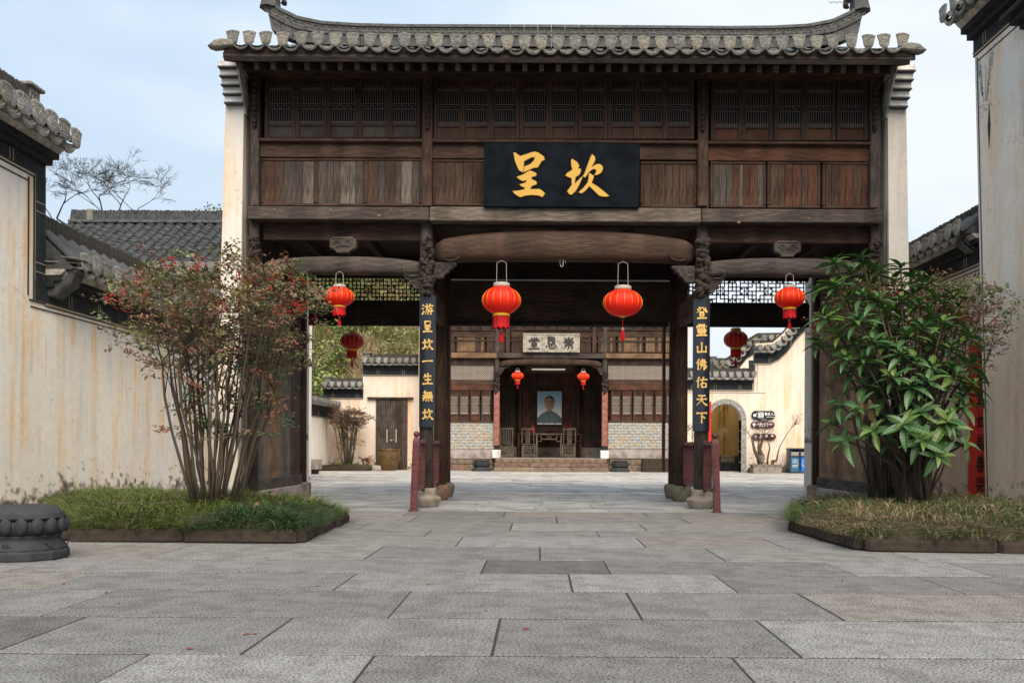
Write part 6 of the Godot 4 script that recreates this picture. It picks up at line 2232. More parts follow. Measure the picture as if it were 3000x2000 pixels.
func lantern(q: Array) -> void:
	var z: float = q[2]
	var c := W(q[0], q[1], z)
	var R: float = q[3] * z / F / 2
	var hh: float = q[4] * z / F / 2
	var old: bool = q[7]
	var o := thing("red_lantern", q[8], "lantern", c, "red lanterns")
	var red: Material = M.lantern_old if old else M.lantern
	var ribs := 16
	var rings := []
	for i in 17:
		var t := -1.32 + 2.64 * i / 16.0
		var ring := PackedVector3Array()
		for j in 64:
			var a := TAU * j / 64
			var rib := 1.0 - (0.05 if old else 0.022) * pow(absf(sin(a * ribs / 2.0)), 0.6 if old else 1.0)
			ring.append(c + Vector3(cos(a) * cos(t) * R * rib, sin(t) / sin(1.32) * hh, -sin(a) * cos(t) * R * rib))
		rings.append(ring)
	var st := S(true)
	loft(st, rings)
	put("globe", st, red, o)
	st = S()
	for j in ribs:
		var a := TAU * j / ribs
		var pts := []
		for i in 9:
			var t := lerpf(-1.2, 1.2, i / 8.0) if old else lerpf(-0.45, 0.8, i / 8.0)
			pts.append(c + Vector3(cos(a) * cos(t) * R * 1.003, sin(t) / sin(1.32) * hh, -sin(a) * cos(t) * R * 1.003))
		tube(st, pts, [0.0006, 0.001, 0.0016, 0.0022, 0.0024, 0.0022, 0.0016, 0.001, 0.0006] if not old else [0.0015], 4)
	put("gold_ribs", st, M.yellow, o)
	var rc := R * 0.42
	st = S(true)
	lathe(st, [[rc, hh * 0.95], [rc * 1.03, hh * 1.0], [rc, hh * 1.22], [rc * 0.9, hh * 1.25]], 24, Transform3D(Basis(), c))
	put("cap", st, M.yellow if old else M.tin, o)
	var bot := -hh
	if q[6]:
		st = S(true)
		lathe(st, [[rc * 1.02, -hh * 1.14], [rc * 1.08, -hh * 1.08], [rc * 1.02, -hh * 0.94]], 24, Transform3D(Basis(), c))
		put("collar", st, M.yellow, o)
		st = S(true)
		rings = []
		for y in [-hh * 1.12, -hh * 1.5, -hh * 1.98]:
			var ring := PackedVector3Array()
			for j in 48:
				var a := TAU * j / 48
				var r := rc * (0.98 + 0.05 * sin(a * 12) + 0.03 * sin(a * 5 + y * 9))
				ring.append(c + Vector3(cos(a) * r, y + (0.012 * sin(a * 9) if y < -hh * 1.9 else 0.0), -sin(a) * r))
			rings.append(ring)
		loft(st, rings, true, false)
		put("fringe_skirt", st, M.fringe, o)
		bot = -hh * 1.95
	else:
		st = S(true)
		lathe(st, [[rc * 0.35, -hh * 1.06], [rc * 0.5, -hh * 1.0], [rc * 0.3, -hh * 0.96]], 16, Transform3D(Basis(), c))
		put("collar", st, M.yellow, o)
	st = S()
	var drop := hh * (0.12 if q[6] else 0.85)
	tube(st, [c + Vector3(0, -hh * 0.9, 0), c + Vector3(0, bot - drop, 0)], [0.004], 5)
	put("tassel_cord", st, red if not q[6] else M.yellow, o)
	st = S(true)
	lathe(st, [[R * 0.07, bot - drop - hh * 0.16], [R * 0.085, bot - drop - hh * 0.08], [R * 0.04, bot - drop]], 10, Transform3D(Basis(), c))
	put("tassel_bead", st, M.tin if not old else M.yellow, o)
	st = S()
	for k in 16:
		var a := TAU * k / 16
		var r := R * 0.085
		tube(st, [c + Vector3(cos(a) * r * 0.5, bot - drop - hh * 0.14, sin(a) * r * 0.5), c + Vector3(cos(a) * r, bot - drop - hh * 0.5, sin(a) * r), c + Vector3(cos(a) * r * 1.15 + rr(-1, 1) * 0.003, bot - drop - hh * 0.92, sin(a) * r * 1.15)], [r * 0.26], 4)
	put("tassel", st, M.fringe, o)
	var hang := W(q[0], q[5], z).y
	st = S()
	for s in [-1, 1]:
		tube(st, [c + Vector3(s * R * 0.26, hh * 1.1, 0), Vector3(c.x + s * R * 0.24, hang - 0.03, c.z), Vector3(c.x, hang, c.z)], [0.0045], 5)
	put("hanging_wire", st, M.wire, o)

# ---------------------------------------------------------------- railings
func railings() -> void:
	for s in [[-1.62, "left", 1.0], [2.32, "right", -1.0]]:
		var x: float = s[0]
		var f: float = s[2]
		var o := thing("railing", "dark red railing with a ball-topped newel beside the %s front column" % s[1], "railing", Vector3(x, 0, -11.78), "railings of the gate")
		var zn := 11.78
		var st := S()
		var rings := []
		for q in [[0.02, 0.043, 0.0], [0.93, 0.043, 0.032], [0.965, 0.035, 0.033], [0.985, 0.02, 0.034]]:
			var ring := PackedVector3Array()
			for e in [[-1, 1], [1, 1], [1, -1], [-1, -1]]:
				ring.append(Vector3(x - f * 0.045 + f * q[2] + e[0] * q[1], q[0], -zn + e[1] * q[1]))
			rings.append(ring)
		loft(st, rings)
		var nw := put("newel_post", st, M.rail, o)
		st = S(true)
		ball(st, Vector3(x - f * 0.011, 1.022, -zn), Vector3.ONE * 0.042, Basis(), 10)
		put("ball_finial", st, M.rail, nw)
		box("foot_plate", M.rail, nw, Vector3(x - f * 0.045, 0.012, -zn), Vector3(0.13, 0.02, 0.13), 0.004)
		for pn in [[11.82, 12.42, 4], [12.80, 14.18, 9]]:
			var zm: float = -(pn[0] + pn[1]) / 2
			var l: float = pn[1] - pn[0]
			box("top_rail", M.rail, o, Vector3(x, 0.925, zm), Vector3(0.07, 0.055, l), 0.008)
			box("bottom_rail", M.rail, o, Vector3(x, 0.30, zm), Vector3(0.05, 0.055, l), 0.008)
			for e in [pn[0] + 0.02, pn[1] - 0.02]:
				if e > 12.0:
					box("end_post", M.rail, o, Vector3(x, 0.60, -e), Vector3(0.05, 0.72, 0.04), 0.006)
			for k in int(pn[2]):
				box("baluster", M.rail, o, Vector3(x, 0.61, -lerpf(pn[0] + 0.1, pn[1] - 0.1, (k + 0.5) / pn[2])), Vector3(0.022, 0.58, 0.03), 0.004)

# ---------------------------------------------------------------- things in the courts
func courtyard_props() -> void:
	rng.seed = 23
	# the carved column base at the left edge
	var p := Vector3(-3.87, 0, -6.70)
	var o := thing("carved_column_base", "dark grey carved stone column base with lotus petals, left foreground", "column base", p)
	var st := S()
	lathe(st, [[0.285, 0.0], [0.292, 0.02], [0.292, 0.065], [0.28, 0.085]], 12, Transform3D(Basis(Vector3.UP, 0.1).scaled(Vector3(1, 0.95, 1)), p))
	put("plinth", st, M.dark_stone, o)
	st = S(true)
	lathe(st, [[0.275, 0.085], [0.27, 0.10], [0.235, 0.15], [0.222, 0.175], [0.235, 0.185], [0.232, 0.2]], 48, Transform3D(Basis().scaled(Vector3(1, 0.95, 1)), p), 0.015, 12)
	put("lower_moulding", st, M.dark_stone, o)
	st = S(true)
	lathe(st, [[0.21, 0.195], [0.245, 0.21], [0.27, 0.25], [0.272, 0.275], [0.255, 0.31], [0.235, 0.325]], 96, Transform3D(Basis().scaled(Vector3(1, 0.95, 1)), p), 0.03, 16)
	var drum := put("petal_drum", st, M.dark_stone, o)
	for k in 16:
		st = S(true)
		var a := TAU * k / 16
		ball(st, p + Vector3(cos(a) * 0.262, 0.262, -sin(a) * 0.262), Vector3(0.03, 0.062, 0.046), Basis(Vector3.UP, a), 7)
		put("petal", st, M.dark_stone, drum)
	st = S(true)
	lathe(st, [[0.24, 0.318], [0.268, 0.328], [0.272, 0.34], [0.25, 0.352], [0.252, 0.365], [0.236, 0.378], [0.222, 0.39], [0.205, 0.415], [0.17, 0.425]], 48, Transform3D(Basis().scaled(Vector3(1, 0.95, 1)), p), 0.008, 12)
	put("top_moulding", st, M.dark_stone, o)
	for k in 6:
		st = S()
		var a := TAU * (k + 0.5) / 6
		scroll(st, p + Vector3(cos(a) * 0.268, 0.115, -sin(a) * 0.268), 0.028, 0.006, 1.3)
		put("carved_scroll", st, M.dark_stone, o)
	# left rear of the courtyard: bed, shrub, jar, block, trough
	var pz := W(1146, 1376, 31.2)
	p = Vector3(W(1139, 1360, 31.0).x, 0, -31.0)
	var jar := thing("glazed_jar", "large brown glazed water jar standing before the plank door", "jar", p)
	st = S(true)
	lathe(st, [[0.24, 0.0], [0.27, 0.03], [0.34, 0.25], [0.375, 0.5], [0.375, 0.62], [0.36, 0.7], [0.385, 0.725], [0.385, 0.755], [0.34, 0.755], [0.33, 0.6]], 40, Transform3D(Basis(), p))
	put("body", st, M.glaze, jar)
	st = S()
	for k in 10:
		var a := TAU * k / 10
		scroll(st, p + Vector3(cos(a) * 0.365, 0.42, -sin(a) * 0.365), 0.07, 0.014, 1.4)
	put("relief", st, M.glaze, jar)
	p = Vector3(W(1104, 1372, 30.9).x, 0.09, -30.95)
	o = thing("stone_block", "small loose grey stone block beside the glazed jar", "block", Vector3(p.x, 0, p.z))
	box("block", M.pale_stone, o, p, Vector3(0.34, 0.18, 0.26), 0.03)
	p = Vector3(W(913, 1350, 27.0).x, 0, -26.6)
	o = thing("stone_bench_trough", "grey stone trough on short feet behind the left gate post", "trough", p)
	st = S()
	for s in [-1, 1]:
		bx(st, p + Vector3(s * 0.30, 0.30, 0), Vector3(0.07, 0.30, 0.6), 0.012)
		bx(st, p + Vector3(0, 0.301, s * 0.27), Vector3(0.53, 0.297, 0.07), 0.012)
	bx(st, p + Vector3(0, 0.18, 0), Vector3(0.52, 0.06, 0.46))
	put("basin", st, M.pale_stone, o)
	for s in [-1, 1]:
		box("foot", M.mossy, o, p + Vector3(s * 0.2, 0.07, 0), Vector3(0.14, 0.14, 0.4), 0.02)
	# direction signs on the arched wall
	var zs := 30.93
	var sg := [[2203, 2272, 1203, 1228, "sign_black", "black octagonal direction sign with arrow and entrance symbol, topmost of three"],
		[2201, 2270, 1235, 1253, "sign_red", "dark red direction sign with an up arrow, middle of three"],
		[2205, 2274, 1270, 1288, "sign_red", "dark red direction sign behind the bonsai, lowest of three"]]
	for i in 3:
		var q: Array = sg[i]
		var a := W(q[0], q[2], zs)
		var b := W(q[1], q[3], zs)
		var c := (a + b) / 2
		var w := b.x - a.x
		var h := a.y - b.y
		o = thing("direction_sign", q[5], "sign", c, "direction signs on the arched wall")
		st = S()
		var e := h * 0.3
		prism(st, PackedVector2Array([Vector2(-w / 2, -h / 2 + e), Vector2(-w / 2 + e, -h / 2), Vector2(w / 2 - e, -h / 2), Vector2(w / 2, -h / 2 + e), Vector2(w / 2, h / 2 - e), Vector2(w / 2 - e, h / 2), Vector2(-w / 2 + e, h / 2), Vector2(-w / 2, h / 2 - e)]), Transform3D(Basis(), c), -0.03, 0.0, 0.004)
		if i == 0:
			bx(st, c + Vector3(0, -h / 2 - 0.015, -0.016), Vector3(w * 0.48, 0.05, 0.03), 0.004)
		put("panel", st, M[q[4]], o)
		st = S()
		var T3 := Transform3D(Basis(Vector3.BACK, 0.0 if i else PI * 0.75), c + Vector3(-w * (0.37 if i else 0.36), 0, 0))
		var ah := h * (0.34 if i else 0.26)
		prism(st, PackedVector2Array([Vector2(-0.25, -1), Vector2(0.25, -1), Vector2(0.25, 0.1), Vector2(0.8, -0.2), Vector2(0.8, 0.3), Vector2(0, 1), Vector2(-0.8, 0.3), Vector2(-0.8, -0.2), Vector2(-0.25, 0.1)]), T3 * Transform3D(Basis().scaled(Vector3(ah, ah, 1)), Vector3.ZERO), 0.0, 0.003)
		put("arrow", st, M.paint_white, o)
		st = S()
		var words: Array = [["jing", "qu", "ru2", "kou"], ["ba", "gua", "ba", "men"], ["wu5", "fang", "qiao"]][i]
		var sz: float = [0.105, 0.095, 0.10][i]
		var x0: float = [0.10, -0.20, -0.14][i]
		var pitch: float = [0.155, 0.13, 0.27][i] * w * 0.88
		for k in words.size():
			write(st, words[k], Transform3D(Basis(), c + Vector3(w * x0 + k * pitch, h * (0.12 if i < 2 else 0.14), 0.001)), sz, 0.13, 0.003, 1.0, true)
		var rows := [[0.31, -0.24, 0.34, 0.018], [0.02, -0.24, 0.36, 0.014], [-0.14, -0.28, 0.14, 0.014]]
		var rw: Array = rows[i]
		for k in 9:
			bx(st, c + Vector3(w * (rw[0] + rw[2] * (k / 8.0 - 0.5)), h * rw[1], 0.002), Vector3(w * rw[2] / 13, rw[3] * (1.0 + 0.5 * (k % 2)), 0.003))
		if i == 1:
			for k in 4:
				bx(st, c + Vector3(w * (0.22 + 0.055 * k), h * 0.08, 0.002), Vector3(w * 0.04, 0.012, 0.003))
				bx(st, c + Vector3(w * (0.22 + 0.055 * k), h * 0.08 + 0.026, 0.002), Vector3(w * 0.035, 0.01, 0.003))
				bx(st, c + Vector3(w * (0.22 + 0.055 * k), h * 0.08, 0.002), Vector3(0.012, 0.07, 0.004))
		if i == 0:
			for k in 7:
				bx(st, c + Vector3(w * (-0.08 + 0.035 * k), -h / 2 - 0.015, 0.001), Vector3(0.016, 0.016, 0.003))
		put("lettering", st, M.paint_white, o)
		if i == 0:
			st = S()
			var pc := c + Vector3(-w * 0.115, 0.0, 0.0)
			var ps := h * 0.66
			bx(st, pc, Vector3(ps, ps, 0.004))
			put("symbol_panel", st, M.paint_white, o)
			st = S()
			for e2 in [[0, 0.36, 0.74, 0.09], [0, -0.36, 0.74, 0.09], [-0.36, 0, 0.09, 0.74], [0.36, 0.28, 0.09, 0.2], [0.36, -0.28, 0.09, 0.2], [0.14, 0, 0.3, 0.1]]:
				bx(st, pc + Vector3(e2[0] * ps, e2[1] * ps, 0.003), Vector3(e2[2] * ps, e2[3] * ps, 0.003))
			prism(st, PackedVector2Array([Vector2(-0.18, 0), Vector2(0.08, 0.2), Vector2(0.08, -0.2)]), Transform3D(Basis().scaled(Vector3(ps, ps, 1)), pc), 0.002, 0.0052)
			put("symbol", st, M.sign_black, o)
	# planter with the bonsai, and a second small tree by the hall's corner
	var pa := Vector3(W(2243, 1380, 30.3).x, 0, -30.25)
	o = thing("stone_planter", "long grey stone planter box against the arched wall", "planter", pa)
	st = S()
	rectangular_bowl(st, pa, 0.98, 0.30, 0.5)
	put("basin", st, M.base_stone, o)
	box("soil", M.soil, o, pa + Vector3(0, 0.26, 0), Vector3(0.85, 0.05, 0.38), 0.0)
	st = S()
	for s in [-1, 1]:
		bx(st, pa + Vector3(0, 0.295, s * 0.25), Vector3(1.06, 0.03, 0.05), 0.006)
		bx(st, pa + Vector3(s * 0.505, 0.295, 0), Vector3(0.05, 0.03, 0.45), 0.006)
	put("rim", st, M.base_stone, o)
	bonsai("bonsai", "gnarled leafless bonsai with three trunks in the stone planter", pa + Vector3(0, 0.27, 0), [
		[[-0.2, 0, 0.12], [-0.24, 0.25, 0.13], [-0.38, 0.5, 0.07], [-0.50, 0.95, 0.05]], [[-0.2, 0, 0.1], [-0.12, 0.3, 0.12], [-0.20, 0.55, 0.07], [-0.12, 0.85, 0.06], [-0.08, 1.1, 0.04]],
		[[-0.17, 0.2, 0.09], [-0.27, 0.6, 0.05], [-0.24, 0.85, 0.04]],
		[[0.06, 0, 0.05], [0.05, 0.2, 0.045], [0.12, 0.6, 0.035], [0.10, 0.72, 0.03]], [[0.22, 0, 0.07], [0.25, 0.15, 0.09], [0.36, 0.18, 0.05], [0.42, 0.45, 0.03], [0.48, 0.65, 0.02], [0.72, 1.1, 0.014], [0.95, 1.4, 0.01]]], 5)
	var pb_ := Vector3(W(2021, 1380, 30.2).x, 0, -30.3)
	bonsai("small_bare_tree", "thin leafless little tree between the gate columns and the arched wall", pb_, [[[0, 0, 0.04], [0.02, 0.4, 0.04], [-0.03, 0.75, 0.03], [-0.12, 1.1, 0.02], [-0.2, 1.4, 0.01]], [[0.0, 0.5, 0.03], [0.12, 0.9, 0.02], [0.1, 1.3, 0.01]]], 8)
	# red board beside the arch
	o = thing("arch_couplet_board", "narrow plain red board fixed left of the arched gateway", "board", W(2078, 1250, 30.9))
	one("board", M.red_board, o, 2071, 1176, 2084, 1320, 30.92, 0.03, 0.006)
	# litter bin
	var ba := W(2314, 1312, 30.3)
	var bb := W(2376, 1385, 30.3)
	var bw := bb.x - ba.x
	var bh := ba.y
	p = Vector3((ba.x + bb.x) / 2, 0, -30.5)
	o = thing("litter_bin", "dark blue two-compartment recycling bin against the arched wall", "litter bin", p)
	st = S()
	for s in [-1, 0, 1]:
		bx(st, p + Vector3(s * (bw / 2 - 0.03), bh / 2, 0), Vector3(0.06 if s else 0.05, bh - 0.05, 0.40 if s else 0.36), 0.01)
	bx(st, p + Vector3(0, bh - 0.03, 0), Vector3(bw + 0.02, 0.06, 0.44), 0.012)
	bx(st, p + Vector3(0, 0.035, 0), Vector3(bw - 0.02, 0.07, 0.42), 0.01)
	bx(st, p + Vector3(0, bh / 2, -0.17), Vector3(bw - 0.06, bh - 0.1, 0.03))
	put("body", st, M.steel_blue, o)
	for s in [-1, 1]:
		var dc := p + Vector3(s * (bw / 4 - 0.008), 0.31, 0.18)
		var dr := box("door", M.bin_blue if s < 0 else M.bin_bright, o, dc, Vector3(bw / 2 - 0.085, 0.50, 0.03), 0.008)
		box("handle", M.pale_stone, dr, dc + Vector3(-s * (bw / 4 - 0.075), 0, 0.018), Vector3(0.025, 0.1, 0.012), 0.003)
		st = S()
		for k in 3:
			var a := TAU * k / 3 + PI / 2
			bx(st, dc + Vector3(cos(a) * 0.035, 0.11 + sin(a) * 0.035, 0.016), Vector3(0.065, 0.014, 0.003), 0.0, Basis(Vector3.BACK, a + PI / 2))
		for e in [[0, 0.17, 0.17, 0.006], [0, 0.05, 0.17, 0.006], [-0.085, 0.11, 0.006, 0.12], [0.085, 0.11, 0.006, 0.12]]:
			bx(st, dc + Vector3(e[0], e[1], 0.016), Vector3(e[2], e[3], 0.003))
		for k in 5:
			bx(st, dc + Vector3(-0.07 + 0.035 * k, -0.03, 0.016), Vector3(0.024, 0.026, 0.003))
			bx(st, dc + Vector3(-0.07 + 0.035 * k, -0.08, 0.016), Vector3(0.02, 0.02, 0.003))
		put("marking", st, M.paint_white, dr)
		box("flap", M.wire, o, dc + Vector3(0, 0.36, -0.02), Vector3(bw / 2 - 0.09, 0.14, 0.02), 0.005, Basis(Vector3.RIGHT, 0.2))
	# fallen leaves on the paving
	var lf := S()
	quad(lf, Vector3(-0.012, 0, 0), Vector3(0, 0.004, 0.026), Vector3(0.012, 0.002, 0), Vector3(0, 0.003, -0.02))
	var where := []
	var tint := []
	for q in [[186, 1714], [310, 1738], [637, 1682], [720, 1862], [747, 1860], [553, 1905], [345, 1770], [930, 1720], [1320, 1646], [1470, 1646], [1540, 1846], [1255, 1715], [2470, 1703], [2685, 1640], [2090, 1515], [1400, 1512], [1750, 1536], [2870, 1600]]:
		var w := ground_at(q[0], q[1])
		where.append(Transform3D(Basis(Vector3.UP, rr(0, TAU)), w + Vector3(0, 0.007, 0)))
		tint.append(Color(0.25, 0.02, 0.025).lerp(Color(0.16, 0.06, 0.02), rng.randf()))
	for i in 40:
		where.append(Transform3D(Basis(Vector3.UP, rr(0, TAU)).scaled(Vector3.ONE * rr(0.3, 0.8)), Vector3(rr(-4.5, 4.5), 0.008, rr(-11.5, -3.2))))
		tint.append(Color(0.12, 0.08, 0.05).lerp(Color(0.35, 0.05, 0.03), rng.randf()))
	many("fallen_leaves", mesh_of(lf), M.leaf, where, tint)

func ground_at(x: float, y: float) -> Vector3:
	var dy := (y - CY) - (x - CX) * TH
	return W(x, y, H * F / dy)

func rectangular_bowl(st: SurfaceTool, p: Vector3, w: float, h: float, d: float) -> void:
	var t := 0.06
	for s in [-1, 1]:
		bx(st, p + Vector3(0, h / 2, s * (d / 2 - t / 2)), Vector3(w - 0.02, h, t), 0.01)
		bx(st, p + Vector3(s * (w / 2 - t / 2), h / 2 - 0.001, 0), Vector3(t, h - 0.002, d - 2 * t), 0.01)
	bx(st, p + Vector3(0, 0.04, 0), Vector3(w - 2 * t, 0.06, d - 2 * t))

func bonsai(called: String, label: String, p: Vector3, trunks: Array, seed_: int) -> void:
	rng.seed = seed_
	var o := thing(called, label, "tree", p)
	for t in trunks:
		var st := S(true)
		var pts := []
		var rad := []
		for q in t:
			pts.append(p + Vector3(q[0], q[1], rr(-0.05, 0.05)))
			rad.append(q[2] * 0.75)
		tube(st, pts, rad, 7)
		var tr := put("trunk", st, M.bark, o)
		st = S()
		var tip: Vector3 = pts[-1]
		var d: Vector3 = (pts[-1] - pts[-2]).normalized()
		for k in 5:
			grow(st, pts[-1].lerp(pts[-2], rng.randf() * 0.7), (d + Vector3(rr(-0.8, 0.8), rr(-0.1, 0.6), rr(-0.3, 0.3))).normalized(), 0.22, 0.008, 2)
		put("twigs", st, M.bark_dark, tr)
	if called == "bonsai":
		var st := S()
		lumps(st, p + Vector3(-0.1, 0.18, 0.02), Vector3(0.3, 0.3, 0.15), 22, 0.045, 3)
		put("burl", st, M.base_stone, o)

# ---------------------------------------------------------------- beds, grass, shrubs
func bed(called: String, label: String, poly: Array, hgt: float, seed_: int, kerb: Array) -> Node3D:
	rng.seed = seed_
	var mid := Vector3.ZERO
	for q in poly:
		mid += Vector3(q[0], 0, -q[1]) / poly.size()
	var o := thing(called, label, "planting bed", mid)
	for i in kerb:      # kerb stones along these edges
		var a := Vector3(poly[i][0], 0, -poly[i][1])
		var b := Vector3(poly[(i + 1) % poly.size()][0], 0, -poly[(i + 1) % poly.size()][1])
		var L := a.distance_to(b)
		var n := maxi(1, int(L / 0.75))
		var d := (b - a).normalized()
		for k in n:
			var l := L / n
			box("kerb_stone", M.mossy, o, a + d * (k + 0.5) * l + Vector3(0, 0.052 + rr(-0.014, 0.008), 0) + d.cross(Vector3.UP) * rr(-0.02, 0.02), Vector3(l - 0.012, 0.14, 0.13), 0.035, Basis(d, Vector3.UP, d.cross(Vector3.UP)) * Basis.from_euler(Vector3(rr(-0.12, 0.12), rr(-0.03, 0.03), rr(-0.02, 0.02))))
	var st := S(true)
	var p2 := PackedVector2Array()
	for q in poly:
		p2.append(Vector2(q[0], q[1]))
	for r in [[1.0, 0.0, 0.9, 0.8], [0.9, 0.8, 0.6, 1.0]]:
		for i in poly.size():
			var j := (i + 1) % poly.size()
			var f := func(q: Array, s: float, h: float) -> Vector3: return Vector3(lerpf(mid.x, q[0], s), 0.10 + (hgt - 0.1) * h, lerpf(mid.z, -q[1], s))
			quad(st, f.call(poly[i], r[0], r[1]), f.call(poly[i], r[2], r[3]), f.call(poly[j], r[2], r[3]), f.call(poly[j], r[0], r[1]))
			if r[2] == 0.6:
				tri(st, f.call(poly[i], 0.6, 1.0), mid + Vector3(0, hgt, 0), f.call(poly[j], 0.6, 1.0))
	put("soil", st, M.soil, o)
	return o

func soil_y(poly: PackedVector2Array, mid: Vector2, p: Vector2, hgt: float) -> float:
	var edge := 10.0
	for i in poly.size():
		edge = minf(edge, p.distance_to(Geometry2D.get_closest_point_to_segment(p, poly[i], poly[(i + 1) % poly.size()])))
	return 0.10 + (hgt - 0.1) * clampf(edge / 0.45, 0, 1)

func blade_mesh(w: float, bend: float, seg := 4) -> ArrayMesh:
	var st := S()
	var p := Vector3.ZERO
	for s in seg:
		var u := (s + 1.0) / seg
		var q := Vector3(0, sin(u * (1.57 if bend > 0.5 else 1.0)) * (1.0 - bend * 0.35 * u), u * u * bend)
		var w0 := w * (1.0 - 0.2 * s / seg) if s < seg - 1 else w * 0.75
		var w1 := w * (1.0 - 0.25 * u) if s < seg - 1 else 0.0
		quad(st, p - Vector3(w0, 0, 0), q - Vector3(w1, 0, 0), q + Vector3(w1, 0, 0), p + Vector3(w0, 0, 0))
		p = q
	return mesh_of(st)

func grass(o: Node3D, called: String, poly: Array, hgt: float, count: int, len_: Vector2, hue: Callable, seed_: int, over := 0.07) -> void:
	rng.seed = seed_
	var p2 := PackedVector2Array()
	var mid := Vector2.ZERO
	var lo := Vector2(99, 99)
	var hi := -lo
	for q in poly:
		var v := Vector2(q[0], q[1])
		p2.append(v)
		mid += v / poly.size()
		lo = lo.min(v)
		hi = hi.max(v)
	var wide := Geometry2D.offset_polygon(p2, over)[0]
	var clump := FastNoiseLite.new()
	clump.seed = seed_
	clump.frequency = 1.9
	var where := []
	var tint := []
	var tries := 0
	while where.size() < count and tries < count * 6:
		tries += 1
		var p := Vector2(rr(lo.x - over, hi.x + over), rr(lo.y - over, hi.y + over))
		var edge := rng.randf() < 0.38
		var dirv := Vector2.from_angle(rr(0, TAU))
		if edge:      # blades along the rim hang out over the kerb
			var i := rng.randi() % p2.size()
			var a := p2[i]
			var b := p2[(i + 1) % p2.size()]
			if rng.randf() * 5.0 > a.distance_to(b):
				continue
			p = a.lerp(b, rng.randf())
			var nrm := (b - a).orthogonal().normalized()
			if nrm.dot(p - mid) < 0.0:
				nrm = -nrm
			p -= nrm * rr(-0.06, 0.40)
			dirv = (nrm + Vector2.from_angle(rr(0, TAU)) * 0.8).normalized()
		elif not Geometry2D.is_point_in_polygon(p, wide):
			continue
		elif rng.randf() < 0.5:
			dirv = Vector2.from_angle((p - mid).angle() + rr(-1.3, 1.3))
		var l := rr(len_.x, len_.y) * (1.3 if edge else 1.0) * (0.95 + 0.95 * clump.get_noise_2d(p.x, p.y))
		var fwd := Vector3(dirv.x, 0, -dirv.y)
		var B := Basis(fwd.cross(Vector3.UP) * -1.0, Vector3.UP, fwd)
		var c: Array = hue.call(p)
		where.append(Transform3D(B.scaled_local(Vector3(l, l * rr(0.35, 0.95), l * rr(0.7, 1.4))), Vector3(p.x, soil_y(p2, mid, p, hgt) - 0.01, -p.y)))
		tint.append((c[0] as Color).lerp(c[1], clampf(rng.randf() + 0.5 * clump.get_noise_2d(p.x * 2.0 + 40.0, p.y * 2.0), 0, 1)))
	many(called, blade_mesh(0.017, 1.15, 5), M.grass, where, tint, o)

func leaflet_mesh() -> ArrayMesh:
	var st := S()
	var a := Vector3(0, 0, 0)
	var t := Vector3(0, -0.12, 1.0)
	for s in [-1, 1]:
		var m := Vector3(s * 0.19, 0.05, 0.42)
		if s > 0:
			quad(st, a, Vector3(0, 0, 0.45), t, m)
		else:
			quad(st, a, m, t, Vector3(0, 0, 0.45))
	return mesh_of(st)

